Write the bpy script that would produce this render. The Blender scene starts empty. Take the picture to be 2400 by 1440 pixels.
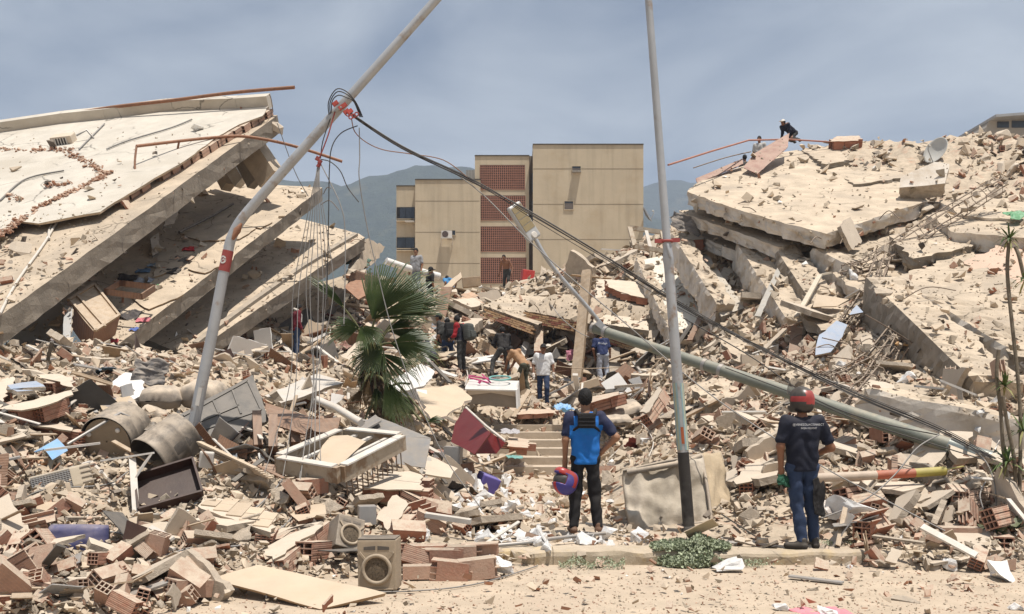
import bpy, bmesh, math, random
import numpy as np
from mathutils import Vector, Matrix, Euler, noise as mnoise
from mathutils.bvhtree import BVHTree
from mathutils.geometry import tessellate_polygon
R = random.Random(7)
rad = math.radians
SC = bpy.context.scene
COL = SC.collection

# ---------------------------------------------------------------- camera, sky, sun, exposure
CAMZ, FPX, HOR = 1.75, 2400 * 35 / 36, 940.0
cam_d = bpy.data.cameras.new('camera')
cam_d.lens = 35; cam_d.sensor_width = 36; cam_d.shift_y = (HOR - 720) / 2400
cam_d.clip_start = 0.1; cam_d.clip_end = 6000
cam = bpy.data.objects.new('camera', cam_d); COL.objects.link(cam)
cam.location = (0, 0, CAMZ); cam.rotation_euler = (rad(90), 0, 0)
SC.camera = cam

SUNV = Vector((0.17, -0.20, 1.0)).normalized()          # towards the sun
world = bpy.data.worlds.new('World'); SC.world = world; world.use_nodes = True
wn, wl = world.node_tree.nodes, world.node_tree.links
wn.clear()
w_out = wn.new('ShaderNodeOutputWorld'); w_bg = wn.new('ShaderNodeBackground')
w_sky = wn.new('ShaderNodeTexSky'); w_sky.sky_type = 'NISHITA'; w_sky.sun_disc = False
w_sky.sun_elevation = math.asin(SUNV.z); w_sky.sun_rotation = math.atan2(SUNV.x, SUNV.y)
w_sky.air_density = 1.2; w_sky.dust_density = 1.2; w_sky.ozone_density = 1.6
w_bg.inputs['Strength'].default_value = 0.052
w_tc = wn.new('ShaderNodeTexCoord'); w_map = wn.new('ShaderNodeMapping')
w_map.inputs['Scale'].default_value = (1.0, 1.0, 2.6); w_map.inputs['Rotation'].default_value = (0.0, rad(-28), 0.0); w_map.inputs['Location'].default_value = (0.35, 0.0, 0.2)
w_no = wn.new('ShaderNodeTexNoise'); w_no.inputs['Scale'].default_value = 2.6; w_no.inputs['Detail'].default_value = 8; w_no.inputs['Roughness'].default_value = 0.52
w_no.inputs['Distortion'].default_value = 0.5
w_cr = wn.new('ShaderNodeValToRGB'); w_cr.color_ramp.elements[0].position = 0.34; w_cr.color_ramp.elements[1].position = 0.78
w_cr.color_ramp.elements[0].color = (0.0, 0.0, 0.0, 1); w_cr.color_ramp.elements[1].color = (1, 1, 1, 1)
w_mix = wn.new('ShaderNodeMix'); w_mix.data_type = 'RGBA'
w_mix.inputs[7].default_value = (10.4, 11.3, 12.0, 1)       # thin high cloud veil
wl.new(w_tc.outputs['Generated'], w_map.inputs['Vector']); wl.new(w_map.outputs[0], w_no.inputs['Vector'])
wl.new(w_no.outputs['Fac'], w_cr.inputs[0]); wl.new(w_cr.outputs[0], w_mix.inputs[0])
wl.new(w_sky.outputs[0], w_mix.inputs[6]); wl.new(w_mix.outputs[2], w_bg.inputs['Color']); wl.new(w_bg.outputs[0], w_out.inputs['Surface'])

sun_d = bpy.data.lights.new('sun', 'SUN'); sun_d.energy = 5.0; sun_d.angle = rad(0.6); sun_d.color = (1.0, 0.955, 0.89)
sun = bpy.data.objects.new('sun', sun_d); COL.objects.link(sun)
sun.rotation_euler = (-SUNV).to_track_quat('-Z', 'Y').to_euler(); sun.location = (0, 0, 60)
SC.view_settings.view_transform = 'Standard'; SC.view_settings.look = 'None'
SC.view_settings.exposure = 0.40; SC.view_settings.gamma = 1.0; SC.view_settings.use_curve_mapping = False
SC.cycles.max_bounces = 6; SC.cycles.diffuse_bounces = 3; SC.cycles.glossy_bounces = 2; SC.cycles.transmission_bounces = 4
SC.cycles.transparent_max_bounces = 6; SC.cycles.volume_bounces = 0
# ---------------------------------------------------------------- helpers
def P(px, py, Y):
    return Vector(((px - 1200) / FPX * Y, Y, CAMZ - (py - HOR) / FPX * Y))
def ray(px, py):
    return Vector(((px - 1200) / FPX, 1.0, -(py - HOR) / FPX))
def pxm(Y):
    return FPX / Y
def tag(o, label=None, cat=None, group=None, kind=None):
    if label: o['label'] = label
    if cat: o['category'] = cat
    if group: o['group'] = group
    if kind: o['kind'] = kind
    return o
def link(name, data, parent=None):
    o = bpy.data.objects.new(name, data); COL.objects.link(o)
    if parent is not None: o.parent = parent
    return o
def empty(name, loc=(0, 0, 0), rot=(0, 0, 0)):
    o = link(name, None); o.location = loc; o.rotation_euler = rot; o.empty_display_size = 0.2
    return o
def copy_tree(o, parent=None):
    c = o.copy(); COL.objects.link(c); c.parent = parent
    for ch in list(o.children): copy_tree(ch, c)
    return c

class MB:
    def __init__(s): s.v = []; s.f = []; s.m = []; s.sm = []
    def add(s, vs, fs, m=0, smooth=False):
        b = len(s.v); s.v += [tuple(p) for p in vs]
        for f in fs: s.f.append(tuple(i + b for i in f)); s.m.append(m); s.sm.append(smooth)
    def box(s, c, d, rot=None, m=0, taper=1.0):
        x, y, z = d[0] / 2, d[1] / 2, d[2] / 2; t = taper
        vs = [Vector(p) for p in ((-x, -y, -z), (x, -y, -z), (x, y, -z), (-x, y, -z), (-x * t, -y * t, z), (x * t, -y * t, z), (x * t, y * t, z), (-x * t, y * t, z))]
        if rot is not None:
            M = Euler(rot).to_matrix() if not isinstance(rot, Matrix) else rot
            vs = [M @ v for v in vs]
        c = Vector(c)
        s.add([v + c for v in vs], [(0, 3, 2, 1), (4, 5, 6, 7), (0, 1, 5, 4), (1, 2, 6, 5), (2, 3, 7, 6), (3, 0, 4, 7)], m)
    def beam(s, a, b, w, h, m=0, up=(0, 0, 1)):
        a, b = Vector(a), Vector(b); d = (b - a).normalized(); u = Vector(up)
        x = d.cross(u)
        if x.length < 1e-4: x = d.cross(Vector((0, 1, 0)))
        x.normalize(); y = x.cross(d)
        vs = [p + x * sx * w / 2 + y * sy * h / 2 for p in (a, b) for sx, sy in ((-1, -1), (1, -1), (1, 1), (-1, 1))]
        s.add(vs, [(0, 1, 2, 3), (7, 6, 5, 4), (0, 4, 5, 1), (1, 5, 6, 2), (2, 6, 7, 3), (3, 7, 4, 0)], m)
    def tube(s, pts, r, n=8, m=0, caps=True, smooth=True):
        pts = [Vector(p) for p in pts]; k = len(pts)
        rs = r if isinstance(r, (list, tuple)) else [r] * k
        t0 = (pts[1] - pts[0]).normalized(); ref = Vector((0, 0, 1)) if abs(t0.z) < .9 else Vector((0, 1, 0))
        x = t0.cross(ref).normalized(); vs = []
        for i, p in enumerate(pts):
            t = (pts[min(i + 1, k - 1)] - pts[max(i - 1, 0)]).normalized()
            x = (x - t * x.dot(t)).normalized(); y = t.cross(x)
            vs += [p + (x * math.cos(2 * math.pi * j / n) + y * math.sin(2 * math.pi * j / n)) * rs[i] for j in range(n)]
        fs = [(i * n + j, i * n + (j + 1) % n, (i + 1) * n + (j + 1) % n, (i + 1) * n + j) for i in range(k - 1) for j in range(n)]
        s.add(vs, fs, m, smooth)
        if caps: s.add(vs[:n], [tuple(range(n))[::-1]], m); s.add(vs[-n:], [tuple(range(n))], m)
    def lathe(s, prof, n=24, M=None, m=0, smooth=True, cap0=True, cap1=True):
        vs = []
        for r, z in prof:
            vs += [Vector((r * math.cos(2 * math.pi * j / n), r * math.sin(2 * math.pi * j / n), z)) for j in range(n)]
        if M is not None: vs = [M @ v for v in vs]
        k = len(prof)
        fs = [(i * n + j, i * n + (j + 1) % n, (i + 1) * n + (j + 1) % n, (i + 1) * n + j) for i in range(k - 1) for j in range(n)]
        s.add(vs, fs, m, smooth)
        if cap0: s.add(vs[:n], [tuple(range(n))[::-1]], m)
        if cap1: s.add(vs[-n:], [tuple(range(n))], m)
    def mesh(s, name, mats):
        me = bpy.data.meshes.new(name); me.from_pydata(s.v, [], s.f)
        for mm in (mats if isinstance(mats, (list, tuple)) else [mats]): me.materials.append(mm)
        me.polygons.foreach_set('material_index', s.m); me.polygons.foreach_set('use_smooth', s.sm); me.update()
        return me
    def build(s, name, mats, parent=None): return link(name, s.mesh(name, mats), parent)

def spline(pts, n=8):
    pts = [Vector(p) for p in pts]; out = []
    for i in range(len(pts) - 1):
        p0, p1, p2, p3 = pts[max(i - 1, 0)], pts[i], pts[i + 1], pts[min(i + 2, len(pts) - 1)]
        for j in range(n):
            t = j / n
            out.append(0.5 * ((2 * p1) + (p2 - p0) * t + (2 * p0 - 5 * p1 + 4 * p2 - p3) * t * t + (3 * p1 - p0 - 3 * p2 + p3) * t ** 3))
    out.append(pts[-1]); return out

# ---------------------------------------------------------------- procedural materials
MATS = {}
DUST = (0.535, 0.435, 0.33)
def mat(name, col, rough=0.85, dust=0.0, var=0.25, scale=6.0, bump=0.2, bscale=30.0, metal=0.0, col2=None, island=False, spec=0.3, stripes=None, patch=None, alpha=None, dustcol=DUST, coords='obj', objvar=0.16, trans=0.0, crack=None, streak=0.0):
    if name in MATS: return MATS[name]
    m = bpy.data.materials.new(name); m.use_nodes = True; nt = m.node_tree; N, L = nt.nodes, nt.links
    b = N['Principled BSDF']; b.inputs['Roughness'].default_value = rough; b.inputs['Metallic'].default_value = metal
    b.inputs['Specular IOR Level'].default_value = spec
    geo = N.new('ShaderNodeNewGeometry'); tc = N.new('ShaderNodeTexCoord'); oi = N.new('ShaderNodeObjectInfo')
    rnd = geo.outputs['Random Per Island'] if island else oi.outputs['Random']
    if coords == 'world': vec = geo.outputs['Position']
    else:
        va = N.new('ShaderNodeVectorMath'); va.operation = 'ADD'; mu = N.new('ShaderNodeMath'); mu.operation = 'MULTIPLY'; mu.inputs[1].default_value = 37.0
        L.new(rnd, mu.inputs[0]); L.new(tc.outputs['Object'], va.inputs[0]); L.new(mu.outputs[0], va.inputs[1]); vec = va.outputs[0]
    def noise(sc, det=4, ro=.6):
        n = N.new('ShaderNodeTexNoise'); n.inputs['Scale'].default_value = sc; n.inputs['Detail'].default_value = det; n.inputs['Roughness'].default_value = ro
        L.new(vec, n.inputs['Vector']); return n.outputs['Fac']
    def ramp(fac, a, b_, ca=0.0, cb=1.0):
        mr = N.new('ShaderNodeMapRange'); mr.inputs[1].default_value = a; mr.inputs[2].default_value = b_; mr.inputs[3].default_value = ca; mr.inputs[4].default_value = cb
        L.new(fac, mr.inputs[0]); return mr.outputs[0]
    def mix(fac, a, b_, mode='MIX'):
        mx = N.new('ShaderNodeMix'); mx.data_type = 'RGBA'; mx.blend_type = mode
        for s, v in ((0, fac), (6, a), (7, b_)):
            if isinstance(v, bpy.types.NodeSocket): L.new(v, mx.inputs[s])
            else: mx.inputs[s].default_value = v if s == 0 else (v[0], v[1], v[2], 1)
        return mx.outputs[2]
    c2 = col2 or tuple(x * (1 - var) for x in col)
    c = mix(ramp(noise(scale, 6, .65), .32, .68), col, c2)
    if patch:                                                     # worn patches: (colour, scale, lo, hi)
        c = mix(ramp(noise(patch[1], 5, .6), patch[2], patch[3]), c, patch[0])
    if stripes:                                                   # wood grain / ribs : (axis, scale, strength)
        wv = N.new('ShaderNodeTexWave'); wv.wave_type = 'BANDS'; wv.bands_direction = stripes[0]; wv.inputs['Scale'].default_value = stripes[1]
        wv.inputs['Distortion'].default_value = stripes[3] if len(stripes) > 3 else 2.0; L.new(tc.outputs['Object'], wv.inputs['Vector'])
        c = mix(ramp(wv.outputs['Fac'], 0, 1, 0, stripes[2]), c, tuple(x * .45 for x in col))
    if streak:                                                    # old rain streaks running down
        vm = N.new('ShaderNodeVectorMath'); vm.operation = 'MULTIPLY'; vm.inputs[1].default_value = (2.4, 2.4, .16); L.new(vec, vm.inputs[0])
        ns = N.new('ShaderNodeTexNoise'); ns.inputs['Scale'].default_value = 1.0; ns.inputs['Detail'].default_value = 5; L.new(vm.outputs[0], ns.inputs['Vector'])
        c = mix(ramp(ns.outputs['Fac'], .50, .74, 0, streak), c, tuple(x * .42 for x in col))
    if crack:                                                     # fine branching cracks: (scale, width)
        ds = N.new('ShaderNodeVectorMath'); ds.operation = 'MULTIPLY_ADD'; nz = N.new('ShaderNodeTexNoise'); nz.inputs['Scale'].default_value = crack[0] * 2.2; nz.inputs['Detail'].default_value = 6; L.new(vec, nz.inputs['Vector'])
        L.new(nz.outputs['Color'], ds.inputs[0]); ds.inputs[1].default_value = (.9 / crack[0] * .6,) * 3; L.new(vec, ds.inputs[2])
        vo = N.new('ShaderNodeTexVoronoi'); vo.feature = 'DISTANCE_TO_EDGE'; vo.inputs['Scale'].default_value = crack[0]; L.new(ds.outputs[0], vo.inputs['Vector'])
        mk = N.new('ShaderNodeMath'); mk.operation = 'MULTIPLY'; L.new(ramp(vo.outputs['Distance'], 0, crack[1], 1, 0), mk.inputs[0]); L.new(ramp(noise(crack[0] * 1.4, 2), .46, .56), mk.inputs[1])
        c = mix(mk.outputs[0], c, tuple(x * .30 for x in col))
    # every piece a little lighter or darker than its neighbour
    hv = ramp(rnd, 0, 1, 1 - objvar, 1 + objvar * .7)
    cm = N.new('ShaderNodeCombineColor'); [L.new(hv, cm.inputs[i]) for i in range(3)]
    c = mix(1.0, c, cm.outputs[0], 'MULTIPLY')
    if dust > 0:                                                  # settled plaster dust on what faces up
        sx = N.new('ShaderNodeSeparateXYZ'); L.new(geo.outputs['Normal'], sx.inputs[0])
        up = ramp(sx.outputs['Z'], -0.2, 0.7, 0.17 * dust, dust)
        dn = ramp(noise(scale * .8 + 1.3, 5, .7), .30, .56, .35, 1.0)
        mm = N.new('ShaderNodeMath'); mm.operation = 'MULTIPLY'; mm.use_clamp = True; L.new(up, mm.inputs[0]); L.new(dn, mm.inputs[1])
        c = mix(mm.outputs[0], c, mix(ramp(noise(2.7, 3), .3, .7), dustcol, tuple(x * .84 for x in dustcol)))
    L.new(c, b.inputs['Base Color'])
    if bump > 0:
        bp = N.new('ShaderNodeBump'); bp.inputs['Strength'].default_value = bump; bp.inputs['Distance'].default_value = 0.02
        L.new(noise(bscale, 6, .7), bp.inputs['Height']); L.new(bp.outputs[0], b.inputs['Normal'])
        if stripes and stripes[2] > .01:
            bp2 = N.new('ShaderNodeBump'); bp2.inputs['Strength'].default_value = .35; bp2.inputs['Distance'].default_value = 0.006
            L.new(wv.outputs['Fac'], bp2.inputs['Height']); L.new(bp.outputs[0], bp2.inputs['Normal']); L.new(bp2.outputs[0], b.inputs['Normal'])
    if trans: b.inputs['Transmission Weight'].default_value = trans
    if alpha is not None: b.inputs['Alpha'].default_value = alpha
    MATS[name] = m; return m

m_road = mat('dusty_road', (0.54, 0.43, 0.315), .95, var=.24, scale=2.6, bump=.7, bscale=40, coords='world', patch=((0.46, .36, .265), .9, .48, .68), objvar=0)
m_mound = mat('rubble_dirt', (0.52, 0.42, 0.31), .95, var=.36, scale=5, bump=1.0, bscale=22, coords='world', patch=((0.42, .26, .18), 2.6, .55, .72), objvar=0)
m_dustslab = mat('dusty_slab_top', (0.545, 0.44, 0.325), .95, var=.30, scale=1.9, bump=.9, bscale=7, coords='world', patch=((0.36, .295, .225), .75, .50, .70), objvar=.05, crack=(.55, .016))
m_roof = mat('roof_screed', (0.56, 0.505, 0.425), .9, var=.20, scale=1.6, bump=.4, bscale=9, coords='world', patch=((0.43, .38, .31), .55, .50, .72), objvar=.02, crack=(.42, .014))
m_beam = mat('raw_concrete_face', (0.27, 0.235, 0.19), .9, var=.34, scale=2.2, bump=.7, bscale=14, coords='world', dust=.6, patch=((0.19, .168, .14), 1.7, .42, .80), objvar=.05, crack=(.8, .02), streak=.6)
m_white = mat('white_painted_face', (0.66, 0.61, 0.54), .85, var=.12, scale=3, bump=.5, bscale=12, dust=.6, patch=((0.40, .33, .25), 2.1, .47, .68), coords='world', objvar=.06, streak=.35)
m_conc = mat('broken_concrete', (0.45, 0.38, 0.30), .95, var=.32, scale=7, bump=.9, bscale=26, dust=.8)
m_plaster = mat('plaster_face', (0.57, 0.485, 0.385), .9, var=.14, scale=4, bump=.3, bscale=30, dust=.6)
m_brick = mat('terracotta', (0.40, 0.145, 0.085), .9, var=.28, scale=9, bump=.35, bscale=40, dust=1.0, stripes=('Z', 14, .22, .6))
m_brickdust = mat('dusted_terracotta', (0.47, 0.265, 0.185), .9, var=.25, scale=9, bump=.4, bscale=40, dust=1.0, stripes=('Z', 14, .16, .6))
m_foam = mat('white_foam', (0.80, 0.79, 0.77), .9, var=.10, scale=8, bump=.6, bscale=45, dust=.25)
m_wood = mat('dusty_wood', (0.40, 0.27, 0.155), .75, var=.3, scale=4, bump=.25, bscale=30, dust=.75, stripes=('Y', 5, .35, 4))
m_woodbrown = mat('brown_wood', (0.23, 0.11, 0.06), .6, var=.3, scale=4, bump=.2, dust=.28, stripes=('X', 4, .4, 4))
m_board = mat('tan_board', (0.52, 0.40, 0.275), .85, var=.18, scale=2, bump=.15, dust=.5)
m_paintwhite = mat('white_paint', (0.64, 0.62, 0.58), .6, var=.14, scale=5, bump=.1, dust=.6)
m_sheetwhite = mat('white_sheet_panel', (0.74, 0.73, 0.71), .6, var=.10, scale=3, bump=.15, dust=.40)
m_greymetal = mat('grey_sheet_metal', (0.36, 0.37, 0.38), .5, metal=.5, var=.2, scale=4, bump=.1, dust=.6)
m_rust = mat('rusty_iron', (0.30, 0.135, 0.075), .8, var=.4, scale=10, bump=.3, dust=.25, metal=.2)
m_rebar = mat('rebar_steel', (0.20, 0.145, 0.11), .8, var=.3, scale=15, bump=.3, dust=.45, metal=.2)
m_black = mat('black_plastic', (0.028, 0.028, 0.03), .5, var=.2, bump=.1, dust=.45)
m_darkpanel = mat('dark_grey_plastic', (0.075, 0.073, 0.07), .55, var=.2, scale=3, bump=.12, dust=.22)
m_darkbrown = mat('dark_brown_panel', (0.045, 0.02, 0.015), .5, var=.3, scale=3, bump=.1, dust=.06)
m_cushion = mat('dusty_cushion', (0.20, 0.18, 0.16), .95, var=.2, scale=4, bump=.3, bscale=50, dust=1.0)
m_blue = mat('blue_plastic', (0.035, 0.05, 0.19), .5, var=.2, scale=4, bump=.1, dust=.4)
m_lightblue = mat('light_blue_paint', (0.30, 0.40, 0.55), .8, var=.15, scale=4, bump=.2, dust=.35)
m_skyblue = mat('sky_blue_plastic', (0.16, 0.40, 0.68), .5, var=.2, scale=6, bump=.1, dust=.3)
m_red = mat('red_panel', (0.135, 0.006, 0.010), .4, var=.2, scale=3, bump=.08, dust=.05)
m_purple = mat('purple_plastic', (0.12, 0.10, 0.42), .5, var=.15, scale=5, bump=.08, dust=.25)
m_cablegrey = mat('grey_cable', (0.22, 0.22, 0.22), .6, var=.2, bump=0, dust=.3, objvar=.3)
m_cableblack = mat('black_cable', (0.03, 0.03, 0.032), .6, var=.2, bump=0, dust=.12)
m_pole = mat('galvanised_pole', (0.42, 0.43, 0.44), .5, var=.18, scale=3, bump=.12, metal=.35, dust=.15, patch=((0.27, .20, .15), 4, .58, .70), objvar=.03, streak=.5)
m_fabricgrey = mat('grey_rag', (0.16, 0.16, 0.17), .95, var=.3, scale=6, bump=.3, dust=.5)

# ---------------------------------------------------------------- where the rubble surface lies
CTRL = [  # (px, py, Y) read off the photograph
 (0,1400,8.3),(200,1340,9.2),(400,1365,9.0),(700,1320,9.9),(1000,1320,10.2),(1100,1310,10.5),
 (100,1250,10.3),(500,1250,10.6),(800,1240,11.3),(0,1150,11.3),(250,1150,11.6),(500,1130,12.2),(700,1150,12.6),(900,1160,13.8),(1050,1170,16),
 (0,1020,12.8),(250,1000,13.6),(450,1000,14.2),(650,1000,15.2),(850,1000,17),(1000,1050,19),(1080,1060,20.5),
 (0,900,14.6),(150,880,16),(300,850,18),(450,850,20),(600,850,23),(700,842,28),(610,790,28.5),(850,905,24),(950,890,26.5),(1050,885,28),(1090,875,29),
 (880,640,36),(960,700,37),(1008,690,38),(1060,685,40),(1190,684,45),(1300,650,44),(1380,622,42.5),(1450,592,41.5),(1530,562,40.5),(1600,540,40),
 (1100,760,34),(1150,700,40),(1000,800,31),(860,760,33),(1150,880,30),(1220,935,28.2),(1270,952,27),(1350,930,28),(1420,905,30.5),(1400,870,34),(1300,860,34),(1500,860,34),
 (1560,900,27),(1600,1000,21),(1500,960,24),(1500,1110,16),(1500,1050,19),(1450,1210,13),(1450,1246,12.3),(1600,1110,15),
 (1700,1235,12),(1750,1130,13.6),(1750,1000,16.8),(1750,900,21),(1750,800,24.5),(1700,745,27),
 (1900,1235,11.7),(2000,1262,11.2),(2000,1150,12.6),(2000,1050,14.2),(2000,960,16.8),(1950,860,20),(1900,775,23.5),(2050,800,21.5),
 (2200,1262,11),(2200,1180,11.9),(2200,1110,12.8),(2350,1250,10.9),(2350,1140,12),(2200,930,17),(2350,950,16),(2100,750,22),(2150,660,24),(2300,560,26),(2420,500,27),
 (2200,440,31),(2400,390,32),(2000,340,37),(2200,335,37.5),(2400,322,37.5),(1890,345,38),(1700,610,31.5),(1640,575,33.5),(1850,640,28)]
PTS = [tuple(P(*c)) for c in CTRL]
PTS += [(-5,8.0,.10),(-3.4,8.0,-.01),(-2.6,8.7,-.03),(-1.9,9.3,-.05),(-1.4,9.8,-.03),(-2.0,8.2,-.06),(-1.0,8.8,-.08),(1,9.4,-.10),(3,10.0,-.12),(5,9.8,-.12),(6,8,-.15),(0,7,-.12),(3,8.4,-.12),(-6,6,.05),(-3,6,-.06),(1,10.5,-.1),
 (0.2,12.5,.10),(0.5,14.5,.10),(0.2,17,.10),(1.2,19,.10),(1.0,21.5,.05),(0.8,23.5,.45),(0.8,25.5,.9),(2.0,14.5,.12),(1.6,16.5,.12),(-.5,19,.25),
 (3.6,11.0,.08),(6,10.85,.08),(2.0,11.3,.08),(5,11.15,.09),
 (-9,26,2.8),(-12,30,3),(-14,20,2.5),(-16,14,1.6),(-9,10,.8),(-20,24,2),(-20,34,2),(-11,36,5),(-18,12,1),(-8,33,4.2),(-5.5,30,3.6),
 (-8,42,4),(-3,50,3),(3,52,3),(9,46,8.5),(15,46,8.5),(22,40,9),(25,34,9),(22,28,7),(18,20,3.2),(16,15,1.4),(14,11.5,.4),(20,12,.6),
 (-14,60,0),(0,62,0),(14,60,1),(26,56,1),(-26,40,0),(6,38,7.6),(12,26,5.6)]
_A = np.array(PTS); _n = len(_A)
_D = np.sqrt(((_A[:, None, :2] - _A[None, :, :2]) ** 2).sum(-1))
_M = np.zeros((_n + 3, _n + 3)); _M[:_n, :_n] = _D - np.eye(_n) * 0.02; _M[:_n, _n] = 1; _M[:_n, _n + 1:] = _A[:, :2]; _M[_n, :_n] = 1; _M[_n + 1:, :_n] = _A[:, :2].T
_W = np.linalg.solve(_M, np.concatenate([_A[:, 2], np.zeros(3)]))
STEP_X0, STEP_X1, STEP_Y0, STEP_RUN, STEP_RISE = -0.45, 3.1, 21.6, 0.72, 0.165
def step_z(Y):
    return 0.15 + STEP_RISE * max(0, min(6, math.floor((Y - STEP_Y0) / STEP_RUN) + 1))
def terr(X, Y):
    X = np.asarray(X, float); Y = np.asarray(Y, float); sh = X.shape; x = X.ravel(); y = Y.ravel(); out = np.empty(len(x))
    for i in range(0, len(x), 4000):
        d = np.sqrt((x[i:i + 4000, None] - _A[None, :, 0]) ** 2 + (y[i:i + 4000, None] - _A[None, :, 1]) ** 2)
        out[i:i + 4000] = d @ _W[:_n] + _W[_n] + x[i:i + 4000] * _W[_n + 1] + y[i:i + 4000] * _W[_n + 2]
    # keep the stairs clear
    cz = 0.03 + STEP_RISE * np.clip((y - STEP_Y0) / STEP_RUN, 0, 6)
    inside = np.clip((x - STEP_X0 + .1) / .5, 0, 1) * np.clip((1.75 - x) / .5, 0, 1) * (y > 12) * np.clip((26.2 - y) / .6, 0, 1) * np.clip((y - 13) / 2, 0, 1)
    out = np.where(inside > 0, out * (1 - inside) + np.minimum(out, cz) * inside, out)
    return out.reshape(sh)
# ---------------------------------------------------------------- the setting
def smooth_noise(p, s, seed=0.0):
    return mnoise.noise(Vector((p[0] * s + seed, p[1] * s - seed, (p[2] if len(p) > 2 else 0) * s)))
mb = MB(); mb.add([(-1500, -60, 0), (1500, -60, 0), (1500, 2600, 0), (-1500, 2600, 0)], [(0, 1, 2, 3)])
tag(mb.build('ground', m_road), kind='structure')

# pavement with kerb
m_pave = mat('dusty_pavement', (0.53, 0.425, 0.315), .95, var=.22, scale=2.2, bump=.5, bscale=40, coords='world', objvar=0)
m_kerb = mat('worn_kerb', (0.42, 0.34, 0.235), .9, var=.25, scale=3, bump=.8, bscale=14, coords='world', patch=((0.54, .39, .16), 1.5, .55, .66), dust=.7, objvar=.08, crack=(1.6, .02))
mb = MB(); mb.add([(-14, 10.95, .135), (24, 10.95, .135), (24, 22.5, .135), (-14, 22.5, .135)], [(0, 1, 2, 3)])
pave = tag(mb.build('pavement', m_pave), kind='structure')
KY = 10.62
x = -1.2; rk = random.Random(3)
while x < 9:
    L_ = rk.uniform(1.4, 2.4); mb = MB(); nn = 22
    dz = rk.uniform(-.012, .012); prof = [(0.0, -.05), (0.0, .09), (.012, .13), (.045, .152), (.33, .158), (.34, -.05)]
    vs = []
    for i in range(nn + 1):
        for k, (py_, pz_) in enumerate(prof):
            j = smooth_noise((x + i * L_ / nn, py_, pz_) , 3.5, 3) * .05 if 0 < k < 4 else 0
            vs.append((x + .003 + i * (L_ - .006) / nn, KY + py_ + j, pz_ + dz * (k in (2, 3, 4)) + j * .6))
    q = len(prof)
    fs = [(i * q + k, (i + 1) * q + k, (i + 1) * q + k + 1, i * q + k + 1) for i in range(nn) for k in range(q - 1)]
    fs += [tuple(range(q))[::-1], tuple(nn * q + k for k in range(q))]
    mb.add(vs, fs, 0); mb.build('kerb_stone', m_kerb, pave); x += L_
# steps up to the collapsed block
m_step = mat('stair_concrete', (0.40, 0.33, 0.25), .9, var=.25, scale=3, bump=.4, bscale=20, coords='world', dust=.95, objvar=.08)
st = empty('steps', (0, 0, 0)); tag(st, kind='structure')
for i in range(6):
    mb = MB(); y0 = STEP_Y0 + i * STEP_RUN; z1 = 0.15 + STEP_RISE * (i + 1)
    mb.box(((STEP_X0 + STEP_X1) / 2, y0 + (STEP_RUN + .3) / 2, z1 - .3), (STEP_X1 - STEP_X0, STEP_RUN + .3, .6)); mb.build('step', m_step, st)

# rubble mound
NX, NY = 200, 230
xs = np.linspace(-24, 26, NX); ys = 6.5 + (np.linspace(0, 1, NY) ** 1.45) * 56
XX, YY = np.meshgrid(xs, ys); ZZ = terr(XX, YY)
for j in range(NY):
    for i in range(NX):
        a = min(.30, max(0.0, (ZZ[j, i] - .05)) * .35)
        if a > 0: ZZ[j, i] += a * smooth_noise((XX[j, i], YY[j, i]), .9, 5) + a * .6 * smooth_noise((XX[j, i], YY[j, i]), 2.3, 9)
mb = MB(); mb.add(list(zip(XX.ravel(), YY.ravel(), ZZ.ravel())), [(j * NX + i, j * NX + i + 1, (j + 1) * NX + i + 1, (j + 1) * NX + i) for j in range(NY - 1) for i in range(NX - 1)], 0, True)
mound = tag(mb.build('rubble_terrain', m_mound), kind='structure')
SOLID = []                                                       # what rubble can lie on
SOLID.append(([Vector(v) for v in mb.v], list(mb.f)))
SOLID.append(([Vector((-14, 10.95, .135)), Vector((24, 10.95, .135)), Vector((24, 22.5, .135)), Vector((-14, 22.5, .135))], [(0, 1, 2, 3)]))
SOLID.append(([Vector((-30, -5, 0)), Vector((30, -5, 0)), Vector((30, 10.7, 0)), Vector((-30, 10.7, 0))], [(0, 1, 2, 3)]))
for i in range(6):
    y0 = STEP_Y0 + i * STEP_RUN; z1 = 0.15 + STEP_RISE * (i + 1)
    SOLID.append(([Vector((STEP_X0, y0, z1)), Vector((STEP_X1, y0, z1)), Vector((STEP_X1, y0 + STEP_RUN, z1)), Vector((STEP_X0, y0 + STEP_RUN, z1))], [(0, 1, 2, 3)]))

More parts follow.
